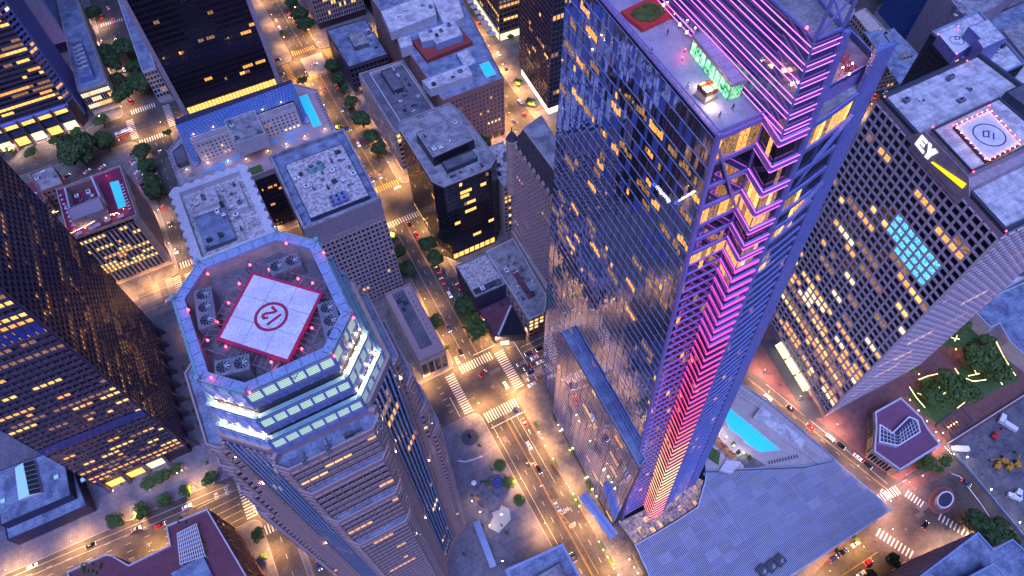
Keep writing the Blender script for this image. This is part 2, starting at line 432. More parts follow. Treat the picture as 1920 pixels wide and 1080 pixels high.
def duct_unit(x, y, z, sx, sy, sz, a, text, m1, group=None):
    t = thing('air_duct', '', 'air duct', (x, y, z)); t.rotation_euler = (0, 0, a)
    mb = MB(); mb.box(x-sx*.25, y, z, sx*.5, sy, sz, m1); mb.box(x+sx*.25, y, z+sz*.2, sx*.5, sy*.55, sz*.45, m1)
    mb.box(x-sx*.25, y, z+sz, sx*.42, sy*.8, .12, metal_d)
    mb.cyl(x+sx*.4, y, z, z+sz*.2, sy*.15, metal_d, 6)
    mb.build('duct', t)
    mb = MB(); mb.cyl(x-sx*.25, y, z+sz+.12, z+sz+.5, min(sx, sy)*.16, metal, 8); mb.build('cap', t)
    series(t, text, group=group)
def roof_clutter(poly, z, n, where, seed=0, big=.5):
    """small real pieces of equipment standing on a roof"""
    rr = random.Random(seed); poly = [tuple(p[:2]) for p in poly]
    xs = [p[0] for p in poly]; ys = [p[1] for p in poly]; placed = []
    def inside(x, y):
        c = False
        for i in range(len(poly)):
            x1, y1 = poly[i]; x2, y2 = poly[i-1]
            if (y1 > y) != (y2 > y) and x < (x2-x1)*(y-y1)/(y2-y1)+x1: c = not c
        return c
    k = 0; tries = 0
    while k < n and tries < 400:
        tries += 1
        x = rr.uniform(min(xs)+1.5, max(xs)-1.5); y = rr.uniform(min(ys)+1.5, max(ys)-1.5)
        if not inside(x, y) or any(hypot(x-p[0], y-p[1]) < 3.4 for p in placed): continue
        placed.append((x, y)); a = rr.choice((0, pi/2)); q = rr.random()
        if q < big: fan_unit(x, y, z, rr.uniform(1.8, 3.2), rr.uniform(1.5, 2.4), rr.uniform(1.0, 1.9), rr.choice((1, 2)), 1, a, 'small fan unit on '+where, rr.choice((metal, whitep, metal_d)))
        else: duct_unit(x, y, z, rr.uniform(2.2, 4.5), rr.uniform(.8, 1.5), rr.uniform(.7, 1.4), a, 'boxy air duct on '+where, rr.choice((metal, whitep, metal_d, roof_g)))
        k += 1
# ---------------------------------------------------------------- plane shapes for lettering
def flat_shape(mb, pts, n, th, m):
    """pts: points on a plane, n: outward unit vector; makes a slab th thick"""
    pts = [Vector(p) for p in pts]; q = [p+Vector(n)*th for p in pts]; k = len(pts)
    mb.face(q, m); mb.face(pts[::-1], m)
    for i in range(k): mb.face([pts[i], pts[(i+1) % k], q[(i+1) % k], q[i]], m)
def road_text(txt, x, y, size, ang, z=.03, m=None, sx=1.0):
    cu = bpy.data.curves.new('road_marking', 'FONT'); cu.body = txt; cu.size = size; cu.align_x = 'CENTER'; cu.align_y = 'CENTER'
    tmp = bpy.data.objects.new('tmp', cu)
    dg = bpy.context.evaluated_depsgraph_get()
    COL.objects.link(tmp); dg.update(); me = bpy.data.meshes.new_from_object(tmp.evaluated_get(dg)); COL.objects.unlink(tmp); bpy.data.objects.remove(tmp)
    me.materials.clear(); me.materials.append(m or paint)
    o = bpy.data.objects.new('road_marking', me); COL.objects.link(o); o.location = (x, y, z); o.rotation_euler = (0, 0, ang); o.scale = (sx, 1, 1)
    return o
# ---------------------------------------------------------------- ground, streets, pavements
mb = MB(); mb.face([(-3000, -1500, -.15), (3000, -1500, -.15), (3000, 4000, -.15), (-3000, 4000, -.15)], asphalt)
struct(mb.build('road'))
SW = .0      # pavement top level; road surface lies at -0.15
def block(name, poly, m, z=0.0, km=None):
    poly = ccw([tuple(p[:2]) for p in poly]); mb = MB(); mb.prism(inset(poly, .25), -.14, z, m)
    mb.ring(poly, inset(poly, .25), -.14, z+.004, km or kerb)
    return struct(mb.build(name))
def rnd(poly, r=5, n=4):
    """round the corners of a block"""
    out = []; k = len(poly)
    for i in range(k):
        p0 = Vector(poly[i-1]); p1 = Vector(poly[i]); p2 = Vector(poly[(i+1) % k])
        a = (p0-p1).normalized()*r + p1; b = (p2-p1).normalized()*r + p1
        for j in range(n+1):
            t = j/n; q = a*(1-t)**2 + p1*2*t*(1-t) + b*t*t; out.append((q.x, q.y))
    return out
# Wilshire (x 50..70 below Figueroa, 52..77 above), Figueroa (y 139..167), Flower (y 284..308), Hope (y 439..466), sixth street (x -73..-50), seventh
block('pavement', rnd([(-49, 28), (49.4, 28), (49.4, 138.5), (-49, 138.5)], 6), paveblue)
block('pavement', rnd([(-49, 168), (50, 168), (53, 284), (-49, 284)], 6), concrete)
block('pavement', rnd([(-50, 308), (54, 308), (55, 439), (-50, 439)], 6), concrete)
block('pavement', rnd([(-50, 467), (53, 467), (53, 640), (-50, 640)], 6), concrete)
block('pavement', rnd([(77, 168), (166, 168), (166, 285), (79, 285)], 7), concrete)
block('pavement', rnd([(76, 309), (163, 309), (168, 440), (76, 440)], 6), concrete)
block('pavement', rnd([(75, 470), (183, 470), (190, 700), (75, 700)], 6), concrete)
block('pavement', rnd([(-250, 174), (-73, 167), (-73, 285), (-250, 285)], 5), paveblue)
block('pavement', rnd([(-250, 308), (-73, 308), (-73, 438), (-250, 448)], 6), concrete)
block('pavement', rnd([(-250, 472), (-76, 467), (-74, 640), (-250, 640)], 6), concrete)
block('pavement', rnd([(-260, 60), (-73.2, 60), (-73.2, 140), (-100, 140.5), (-260, 160)], 5), paveblue)
block('pavement', rnd([(71, -12), (70.6, 138), (174, 138), (186, 84), (194, 53), (201.4, 24), (207.5, -3), (150, -13)], 5), concrete, km=kerb_red)
block('pavement', rnd([(188, 110), (194, 88.8), (199.8, 72.4), (209.3, 42.1), (220.5, 1.5), (262, 2), (420, -10), (420, 120)], 5), brickpave, km=kerb_red)
block('pavement', rnd([(186, 168), (400, 168), (395, 285), (186, 285)], 6), concrete)
block('pavement', rnd([(186, 309), (460, 309), (470, 440), (190, 440)], 6), concrete)
block('pavement', rnd([(205, 470), (520, 470), (520, 700), (212, 700)], 6), concrete)
block('pavement', rnd([(425, 150), (640, 150), (640, 300), (500, 300), (438, 262)], 5), concrete)
block('pavement', [(90, -60), (196, -31), (206, -36), (235, -42), (235, -120), (90, -120)], concrete)
# median between the two carriageways of sixth street, below Figueroa
block('median', [(-60.5, 40), (-58, 40), (-58.5, 132), (-61, 132)], concrete)
# painted markings
mk = MB(); mky = MB(); ZR = -.146
def stripe(x0, y0, x1, y1, w_=.15, m=None, mb=None):
    mb = mb or mk; d = Vector((x1-x0, y1-y0)); d.normalize(); n = Vector((-d.y, d.x))*w_/2
    mb.face([(x0-n.x, y0-n.y, ZR), (x1-n.x, y1-n.y, ZR), (x1+n.x, y1+n.y, ZR), (x0+n.x, y0+n.y, ZR)], m or paint)
def dashes(x0, y0, x1, y1, w_=.16, on=2.6, off=6.5):
    L = hypot(x1-x0, y1-y0); t = 1
    while t+on < L:
        stripe(x0+(x1-x0)*t/L, y0+(y1-y0)*t/L, x0+(x1-x0)*(t+on)/L, y0+(y1-y0)*(t+on)/L, w_); t += on+off
def crosswalk(x0, y0, x1, y1, d, n, w_=.62, m=None):
    """ladder crossing from (x0,y0) to (x1,y1); bars are d long, along the walker's left normal"""
    e = Vector((x1-x0, y1-y0)); L = e.length; e.normalize(); nn = Vector((-e.y, e.x))
    for i in range(n):
        t = (i+.5)*L/n
        a = Vector((x0, y0))+e*t
        stripe(a.x, a.y, a.x+nn.x*d, a.y+nn.y*d, w_, m)
crosswalk(51, 162.5, 71.5, 162.5, 5.2, 13)          # across Wilshire, far side of Figueroa
crosswalk(50.5, 129.5, 70.5, 129.5, 6, 13)          # near side
crosswalk(78.5, 139.5, 78.5, 165.5, 5.6, 17)        # right
crosswalk(47, 139.5, 47, 165.5, 5.2, 17)            # left
crosswalk(53, 283, 77, 283, -4.5, 14, m=paint); crosswalk(56, 310, 76, 310, 5, 12, m=paintY)
crosswalk(54.5, 443, 75, 443, -4, 12, m=paintY); crosswalk(54, 472, 73, 472, 5, 11, m=paintY)
crosswalk(48, 440, 48, 466, 5, 15, m=paintY); crosswalk(83, 441, 83, 468, 5.5, 15, m=paintY)
crosswalk(-71, 280.5, -52, 280.5, -4.5, 12); crosswalk(-72, 311, -54, 311, 5, 11); crosswalk(-73.5, 285, -73.5, 307, 4.8, 14)
crosswalk(-72, 437, -53, 437, -4.5, 11); crosswalk(-71, 466.5, -53, 466.5, 5, 11); crosswalk(-71, 440, -71, 462, 5, 12); crosswalk(-44, 440, -44, 465, 5, 14)
crosswalk(-73.5, 141, -73.5, 166, 5.5, 15); crosswalk(-73, 134.5, -62, 134.5, -5, 7); crosswalk(-57, 134.5, -50, 134.5, -5, 5)
crosswalk(162, 286, 162, 307, 5, 12); crosswalk(165, 282, 184, 282, -5, 11)
crosswalk(-72, 583, -54, 583, 4, 10); crosswalk(-77, 586, -77, 606, 4, 10)
crosswalk(205, 1.5, 219, .5, -4.5, 9); crosswalk(222.5, -4, 225.5, -13, -4, 6); crosswalk(228, -20, 234, -34, -4, 8); crosswalk(196, -11, 203, -28, -4.5, 10); crosswalk(210, -31.5, 230, -38, -4.5, 14)
crosswalk(168, 443, 186, 443, -4.5, 10); crosswalk(170, 470, 188, 470, 4.5, 10)
stripe(51, 126, 71, 126, .35); stripe(62, 170, 76, 170, .35); stripe(86.5, 139, 86.5, 166, .35)
stripe(39, 140, 39, 153, .3)
for x in (59.5, 60): stripe(x, 36, x+.4, 126, .14, paintY, mky)
stripe(59.5, 75, 62.8, 62, .14, paintY, mky); stripe(62.8, 62, 62.6, 36, .14, paintY, mky); stripe(59.8, 68, 62, 67, .14, paintY, mky); stripe(59.8, 65, 62.2, 64, .14, paintY, mky)
stripe(66.4, 84, 66.4, 126, .15); stripe(62.8, 90, 62.8, 126, .15); stripe(52.2, 30, 52.2, 128, .15)
dashes(55.8, 30, 55.8, 126); dashes(66.6, 30, 66.6, 82)
for x in (64.2, 64.7): stripe(x, 169, x+1.5, 279, .14, paintY, mky); stripe(x+1, 314, x+.8, 440, .14, paintY, mky); stripe(x, 480, x, 640, .14, paintY, mky)
dashes(60.6, 170, 61.6, 279); dashes(68.6, 170, 69.6, 279); dashes(72.4, 190, 73.2, 279); stripe(57, 170, 58, 279, .14)
dashes(61, 316, 61, 440); dashes(69.5, 316, 69.5, 440); dashes(61, 480, 61, 620); dashes(69.5, 480, 69.5, 620)
# sixth street
dashes(-67.5, 170, -67, 279); dashes(-62.5, 170, -62, 279); dashes(-57.5, 170, -57, 279)
dashes(-67, 316, -66.5, 436); dashes(-62, 316, -61.5, 436); dashes(-57, 316, -56.5, 436)
dashes(-67, 475, -66, 580); dashes(-61, 475, -60, 580); dashes(-67, 40, -67, 130); dashes(-54, 40, -54, 130); stripe(-57.6, 40, -57.9, 132, .14, paintY, mky)
# Figueroa
for y in (143.5, 147, 150.5, 154, 158, 161.5):
    stripe(88, y, 112, y, .15); dashes(112, y, 160, y)
for y in (143.5, 147.3, 151, 155, 159): stripe(-100, y, -80, y, .14); dashes(-200, y+9, -100, y)
stripe(-220, 171, -82, 163.2, .16); stripe(-200, 166.6, -82, 159.6, .16)
for y in (145, 149, 153, 157, 161): dashes(-48, y, 40, y)
# Flower and Hope
for y in (290, 296, 302): stripe(-110, y, -76, y, .14); dashes(-48, y, 50, y); dashes(86, y, 160, y)
for y in (447, 453, 460): dashes(-160, y+2, -78, y); dashes(-44, y, 48, y); dashes(92, y, 165, y)
# seventh
stripe(190.5, 84, 213.5, 0, .14, paintY, mky); stripe(191, 84, 214, 0, .14, paintY, mky); dashes(186.5, 100, 210, 6); stripe(197.5, 76, 215.8, 3, .14)
for x in (171, 176, 181): dashes(x-2, 312, x, 440); dashes(x, 170, x-1, 280); dashes(x+8, 480, x+14, 640)
stripe(187, -19.4, 130, -19.4, .16, paintY, mky); stripe(196, -29, 187, -29, .2)
struct(mk.build('road_marking')); struct(mky.build('road_marking'))
# concrete bus bays on Flower: pale slabs in the road
pb = MB()
slabm = [mat('road_slab_a', (.20, .17, .16), .9), mat('road_slab_b', (.13, .11, .11), .9), mat('road_slab_c', (.26, .23, .21), .9)]
for i in range(8):
    for j in range(6):
        pb.face([(-112+i*4.2, 284.4+j*3.9, -.1475), (-112+i*4.2+4.1, 284.4+j*3.9, -.1475), (-112+i*4.2+4.1, 284.4+j*3.9+3.8, -.1475), (-112+i*4.2, 284.4+j*3.9+3.8, -.1475)], random.choice((slabm[0], slabm[0], slabm[2], slabm[1])))
for (x0, y0, x1, y1) in ((-71, 286, -53, 306), (58, 442, 75, 466), (80, 141, 110, 146)):
    pb.face([(x0, y0, -.1477), (x1, y0, -.1477), (x1, y1, -.1477), (x0, y1, -.1477)], slabm[2] if y0 > 200 else slabm[0])
pr_ = random.Random(8)
for (x0, y0, x1, y1, n) in ((51, 30, 70, 135, 16), (54, 172, 76, 280, 16), (56, 312, 75, 436, 14), (-200, 145, 160, 164, 26), (-71, 172, -52, 436, 18), (-120, 286, 160, 306, 14), (205, -30, 235, -4, 6), (189, 0, 214, 80, 8)):
    for _ in range(n):
        x, y = pr_.uniform(x0, x1), pr_.uniform(y0, y1); w_, h_ = pr_.uniform(.8, 3.5), pr_.uniform(1.2, 7)
        if x1-x0 > y1-y0: w_, h_ = h_, w_
        pb.face([(x, y, -.1482), (x+w_, y, -.1482), (x+w_, y+h_, -.1482), (x, y+h_, -.1482)], pr_.choice((slabm[1], mat('asphalt_patch', (.022, .02, .022), .7), mat('asphalt_patch_b', (.075, .062, .058), .9))))
struct(pb.build('road_slabs'))
def arrow(x, y, ang, turn=0):
    mb = MB(); c, s_ = cos(ang), sin(ang)
    def T(u, v): return (x+u*c-v*s_, y+u*s_+v*c, ZR)
    mb.face([T(-.12, -1.6), T(.12, -1.6), T(.12, .4), T(-.12, .4)], paint)
    if turn == 0: mb.face([T(-.5, .4), T(.5, .4), T(0, 1.7)], paint)
    else:
        mb.face([T(-.12, .4), T(.12, .4), T(.12, .75), T(turn*1.0, .75), T(turn*1.0, .45)] if turn > 0 else [T(.12, .4), T(.12, .75), T(-1.0, .75), T(-1.0, .45), T(-.12, .4)], paint)
        mb.face([T(turn*1.0, .05), T(turn*1.0, 1.15), T(turn*2.0, .6)], paint)
    struct(mb.build('road_marking'))
p = G(993, 868); arrow(p.x, p.y, 0, -1); p = G(1002, 869); arrow(p.x, p.y, 0, -1); p = G(1019, 911); arrow(p.x, p.y, 0, -1); p = G(993, 809); arrow(p.x, p.y, 0, 0)
p = G(602, 173); arrow(p.x, p.y, pi, 0)
for txt, px, py in (('CLEAR', 1059, 958), ('KEEP', 1074, 985)):
    p = G(px, py); struct(road_text(txt, p.x, p.y, 2.9, 0, ZR, sx=.62))
for txt, px, py in (('BUS', 405, 929), ('ONLY', 424, 921)):
    p = G(px, py); struct(road_text(txt, p.x, p.y, 2.6, -pi/2, ZR, sx=.7))
# ================================================================ BUILDINGS
def px_poly(z, *pts): return [tuple(G(x, y, z)[:2]) for x, y in pts]
# ---- octagonal crowned tower with helipad 12
cx, cy = -13.0, 95.5
def octo(h, c, hy=None): hy = hy or h; return [(cx-h+c, cy-hy), (cx+h-c, cy-hy), (cx+h, cy-hy+c), (cx+h, cy+hy-c), (cx+h-c, cy+hy), (cx-h+c, cy+hy), (cx-h, cy+hy-c), (cx-h, cy-hy+c)]
BODY = octo(21.5, 9.0)
B = Bld('crowned_tower', 'pink granite tower with stepped octagonal crown, lit white bands and a helipad marked 12', 'skyscraper', BODY, 199, pinkgr)
def bay(half, out, side, z1, ch=2.6):
    pts = [(-half, 0), (-half, out-ch), (-half+ch, out), (half-ch, out), (half, out-ch), (half, 0)]
    o = []
    for u, v in pts:
        if side == 'S': o.append((cx+u, cy-v))
        if side == 'N': o.append((cx-u, cy+v))
        if side == 'E': o.append((cx+v, cy+u))
        if side == 'W': o.append((cx-v, cy-u))
    return ccw(o)
STEPS = [(26, 193), (28.1, 178), (30.2, 156), (32.3, 134)]
for side in 'SEWN':
    zt = None
    for k, (out, zt) in enumerate(STEPS):
        if side == 'N' and k: break
        hb = 13.2 - k*1.0
        poly = bay(hb, out-(2.2 if side in 'EN' else 0), side, zt)
        B.wall.prism(poly, 0, zt, pinkgr)
        B.addroof(poly, zt, roof_b, .9, .45, pinkgr)
        zlow = 6 if k == 3 or side == 'N' else 6
        nxt = STEPS[k+1][1] if k < 3 and side != 'N' else 6
        for i in range(len(poly)):
            a, b = poly[i], poly[(i+1) % len(poly)]; L = hypot(b[0]-a[0], b[1]-a[1])
            mx_ = (a[0]+b[0])/2-cx; my_ = (a[1]+b[1])/2-cy
            if L > 14:
                B.facade(a, b, nxt, zt-1.5, 9, max(2, round((zt-nxt)/4.1)), 0.18, 1.9, .35, fm=pinkgr, lit=.05 if k else .12, lits=[litO, litY])
            elif L > 8: B.facade(a, b, 6, zt-1.5, 3, round((zt-6)/4.1), .2, 1.9, .3, fm=pinkgr, lit=.03)
            elif L > 2.5: B.facade(a, b, 6 if k == 3 else nxt, zt-1.5, 1, max(2, round((zt-(6 if k == 3 else nxt))/4.1)), .5, 1.9, .3, fm=pinkgr, lit=.03)
for i in range(8):
    a, b = BODY[i], BODY[(i+1) % 8]; L = hypot(b[0]-a[0], b[1]-a[1])
    if L < 14:   # glazed corner with bright blue fins
        B.facade(a, b, 8, 196, 7, 46, .12, .25, .3, fm=slab_b, sm=metal_d, lit=.10, jit=.05)
        d = (Vector(b)-Vector(a)).normalized(); n = Vector((d.y, -d.x))
        for u in (0, 1.8, 3.6, 5.4, 7.2, 9, 10.8, L): 
            q = Vector(a)+d*u+n*.5; B.frame.bar((q.x, q.y, 8), (q.x, q.y, 197), .28, .5, slab_b)
        for u in (-.2, L+.2):
            q = Vector(a)+d*u; B.frame.bar((q.x, q.y, 4), (q.x, q.y, 196), 1.9, 1.9, pinkgr, up=(n.x, n.y, 0))
            for zz in range(48): r = q+n*.98; B.frame.box(r.x, r.y, 8+zz*3.9, .95, .08, 1.7, black, math.atan2(d.y, d.x))
# crown tiers
TI = [(16.8, 7.4, 206.5, 221.5), (18.3, 8.0, 199, 211.7), (19.7, 8.8, 193.5, 203.0)]
for k, (h, c, z0, z1) in enumerate(TI):
    o = octo(h, c, h+1.7)
    cr = MB(); cr.prism(o, z0-6, z1-.9, metal_d, roof_g) if k else (cr.prism(o, z0-6, 216.4, metal_d, roof_g), cr.ring(o, inset(o, 2.2), 216.4, z1-.9, cream))
    cr.ring(o, inset(o, 1.0 if k else 2.2), z1-.9, z1, slab_b if k == 0 else cyanp)
    cr2 = cr
    if k == 0:
        for i in range(8):
            a, b = Vector(o[i]), Vector(o[(i+1) % 8]); L = (b-a).length; d = (b-a).normalized(); n = Vector((-d.y, d.x)); N_ = max(3, round(L/3.1))
            for j in range(N_+1): q = a+d*(L*j/N_); q2 = q+n*2.1; cr.bar((q.x, q.y, z1+.02), (q2.x, q2.y, z1+.02), .1, .06, metal_d)
    crown = cr.build('crown_tier', B.root)
    fr = MB(); lt = MB()
    for i in range(8):
        a, b = Vector(o[i]), Vector(o[(i+1) % 8]); L = (b-a).length; d = (b-a).normalized(); n = Vector((d.y, -d.x)); N_ = max(3, round(L/3.1))
        front = (n.y < -.3) or (n.x > .9)
        col = steel_b if front else cyanp
        for j in range(N_+1):
            q = a+d*(L*j/N_)+n*.35; fr.bar((q.x, q.y, z1-7.6), (q.x, q.y, z1-.3), .16, .5, cyanp if not front else steel_b)
        for zz in [z1-.25-m*.62 for m in range(12)]:
            p0 = a+n*.42; p1 = b+n*.42; fr.bar((p0.x, p0.y, zz), (p1.x, p1.y, zz), .14, .09, col)
        fr.bar((a.x, a.y, z1+.1), (b.x, b.y, z1+.1), .3, .3, cyanp)
        for j in range(N_):
            if not front: continue
            p0 = a+d*(L*(j+.06)/N_)+n*.12; p1 = a+d*(L*(j+.94)/N_)+n*.12
            if lt.v is not None: lt.face([(p0.x, p0.y, z1-4.6), (p1.x, p1.y, z1-4.6), (p1.x, p1.y, z1-1.3), (p0.x, p0.y, z1-1.3)], mat('crown_light', (.7, .8, .6), .4, emis=(.62, .95, .36), estr=.42))
        for u in (0,): 
            q = a+d*u; fr.cyl(q.x, q.y, z1+.02, z1+1.3, .4, cyanp, 7, .55)
    fr.build('louver_frame', crown); lt.build('light_panel', crown)
# track between tier one and two
for k, (h, c, z0, z1) in enumerate(TI[:1]):
    tr = MB()
    for off in (1.0, 1.5):
        o = octo(h+off, c+.3, h+1.7+off); tr.tube([(p[0], p[1], 211.0) for p in o], .08, metal, closed=True)
    tr.build('window_cleaning_rail', B.root)
# sunken roof well and helideck
well = octo(14.4, 6.4, 16.1)
mb = MB(); mb.prism(well, 216.5, 217, roof_d); mb.build('roof_floor', B.root)
hd = [Vector((-12.2, 106.6)), Vector((-24.4, 93.0)), Vector((-12.2, 79.8)), Vector((.4, 93.3))]
hd = [(p.x, p.y) for p in hd]; hd = ccw(hd)
mb = MB(); mb.prism(hd, 219.6, 220.4, helired, heliw)
inn = inset(hd, .75)
mb.ring(hd, inn, 220.4, 220.42, helired)
for t in (1/3, 2/3):
    for (a, b, c_, d_) in ((0, 1, 3, 2), (1, 2, 0, 3)):
        p = Vector(inn[a]).lerp(Vector(inn[b]), t); q = Vector(inn[c_]).lerp(Vector(inn[d_]), t); mb.bar((p.x, p.y, 220.41), (q.x, q.y, 220.41), .09, .03, metal)
hc = tuple(G(508.5, 593.5, 220.4)[:2])
m_ = 40
mb.ring([(hc[0]+3.75*cos(2*pi*q/m_), hc[1]+3.75*sin(2*pi*q/m_)) for q in range(m_)], [(hc[0]+3.05*cos(2*pi*q/m_), hc[1]+3.05*sin(2*pi*q/m_)) for q in range(m_)], 220.4, 220.44, helired)
hp = mb.build('helipad', B.root)
def digits(parent_b, strokes, w_, m, z):
    mb = MB()
    for st in strokes:
        for p, q in zip(st[:-1], st[1:]):
            z += .004; d = (Vector(q)-Vector(p)).normalized()*w_*.5
            mb.bar((p[0]-d.x, p[1]-d.y, z), (q[0]+d.x, q[1]+d.y, z), w_, .03, m)
    return mb.build('helipad_number', parent_b)
def PT(z, *pts): return [tuple(G(x, y, z)[:2]) for x, y in pts]
digits(hp, [PT(220.45, (502.5, 607.6), (525.1, 590.9)), PT(220.45, (511, 576.4), (517.5, 583.2), (513.5, 585.6), (498.2, 588.3), (494, 590.6), (493, 593.6), (495, 596.8), (500.3, 596.2))], .62, helired, 220.47)
mb = MB()     # steel safety frame around the deck
out = inset(hd, -2.6); n4 = len(hd)
for i in range(4):
    a, b = Vector(hd[i]), Vector(hd[(i+1) % 4]); ao, bo = Vector(out[i]), Vector(out[(i+1) % 4])
    mb.bar((ao.x, ao.y, 220), (bo.x, bo.y, 220), .14, .14, metal)
    for j in range(15):
        p = a.lerp(b, j/14); q = ao.lerp(bo, (j+1)/16 if 0 < j < 14 else (0 if j == 0 else 1)); mb.bar((p.x, p.y, 220), (q.x, q.y, 220), .1, .1, metal)
    mb.bar((a.x, a.y, 217), (a.x, a.y, 220), .4, .4, metal)
    for j in range(7): p = ao.lerp(bo, (j+.5)/7); mb.bar((p.x, p.y, 217), (p.x, p.y, 220), .1, .1, metal_d)
mb.build('safety_net', B.root)
for (x, y, a) in ((-14.5, 81.5, pi*.25), (-9.3, 105.2, pi*.25+pi)):   # stairs lit warm
    mb = MB()
    for k in range(9): mb.box(x-8*cos(a)*0+(-3.5+k*.7)*cos(a-pi/2)*-1, y+(-3.5+k*.7)*sin(a-pi/2)*-1*-1, 217.2+k*.3, .6, 1.4, .1, metal, a-pi/2)
    mb.build('stair', B.root)
B.done()
for (x, y, nx, ny, a) in ((-24.2, 101.5, 1, 3, radians(-8)), (-.9, 84.9, 1, 3, radians(-8)), (-22.8, 84.6, 2, 1, radians(-14)), (-5.0, 104.4, 2, 1, radians(-2))):
    fan_unit(x, y, 217, 3.3*nx+.6, 3.3*ny+.6, 4.2, nx, ny, a, 'big cooling unit with white rimmed fans beside the helipad marked 12', m1=metal, group=None)
roof_clutter(rect(-27, 68.5, 1, 73), 193.1, 4, 'the blue front ledge of the crowned tower', 3, .1)
# floodlights of the crown
def flood(x, y, z, e, text, col=(1, .72, .42), r=.3, dirz=None):
    t = thing('floodlight', '', 'floodlight', (x, y, z))
    mb = MB(); mb.cyl(x, y, z, z+.5, .08, metal_d, 5); mb.box(x, y, z+.5, .5, .35, .12, metal_d); mb.build('bracket', t)
    mb = MB(); mb.cyl(x, y, z+.62, z+.62+r, r, lampw, 8, r*.6); mb.build('lens', t)
    ld = bpy.data.lights.new('lamp_light', 'POINT'); ld.energy = e; ld.color = col; ld.shadow_soft_size = .4
    lo = bpy.data.objects.new('lamp_light', ld); COL.objects.link(lo); lo.location = (0, 0, 1.6); lo.parent = t
    series(t, text)
T12T = 'bright white floodlight on the ledges of the crowned tower'
for k in (1, 2):
    h, c, z0, z1 = TI[k]; o = octo(h-.55, c, h+1.15)
    for e in (7, 1):
        a, b = Vector(o[e]), Vector(o[(e+1) % 8])
        for t in (.1, .37, .63, .9): q = a.lerp(b, t); flood(q.x, q.y, z1+.02, 190, T12T)
for e in (7, 1):
    a, b = Vector(BODY[e]), Vector(BODY[(e+1) % 8]); d = (b-a).normalized(); n = Vector((d.y, -d.x))
    for t, zz in ((.0, 186), (1.0, 186), (.0, 164), (1.0, 120), (0, 92)): q = a.lerp(b, t)+n*.85; flood(q.x, q.y, zz, 700, T12T)
# ---------------------------------------------------------------- the tall glass tower with the lit spine
ZT = 249.0
def yl(z): return 20.0*z/ZT          # the spine leans back with height
XY0 = (84.0, 50.0)
def tf_lean(v): return (v[0], v[1]+yl(v[2]), v[2])
W = Bld('glass_hotel_tower', 'tallest mirrored glass tower with a magenta zigzag light spine and roof terrace', 'skyscraper', rect(0, 0, .1, .1), .1, metal_d)
W.wall = MB(); W.root.location = (105, 90, 0)
# main volume: corner points at ground (y before lean)
def lean_prism(mb, pts, z0, z1, m, top=None):
    """pts: (x, y, leans?)"""
    n = len(pts); c0 = [(p[0], p[1]+(yl(z0) if p[2] else 0), z0) for p in pts]; c1 = [(p[0], p[1]+(yl(z1) if p[2] else 0), z1) for p in pts]
    for i in range(n):
        j = (i+1) % n; mb.face([c0[i], c0[j], c1[j], c1[i]], m)
    mb.face(c1, top or m); mb.face(c0[::-1], m)
MAIN = [(85.5, 51.5, 1), (96.5, 51.0, 1), (98.5, 137.5, 0), (91, 137.5, 0)]
lean_prism(W.wall, MAIN, 2, ZT, metal_d, roof_g)
TW = [(97.2, 51, 1), (95.2, 43.6, 1), (101.6, 43.2, 1), (124, 47.5, 1), (132, 138, 0), (96.6, 138, 0)]
lean_prism(W.wall, TW, 2, ZT, metal_d, roof_g)
UP = [(96.6, 52, 1), (94.9, 43.4, 1), (101.6, 43.4, 1), (108, 47, 1), (112, 138, 0), (100.2, 138, 0)]
lean_prism(W.wall, UP, ZT, 271, glass_blue, roof_g)
W.wall.build('wall', W.root)
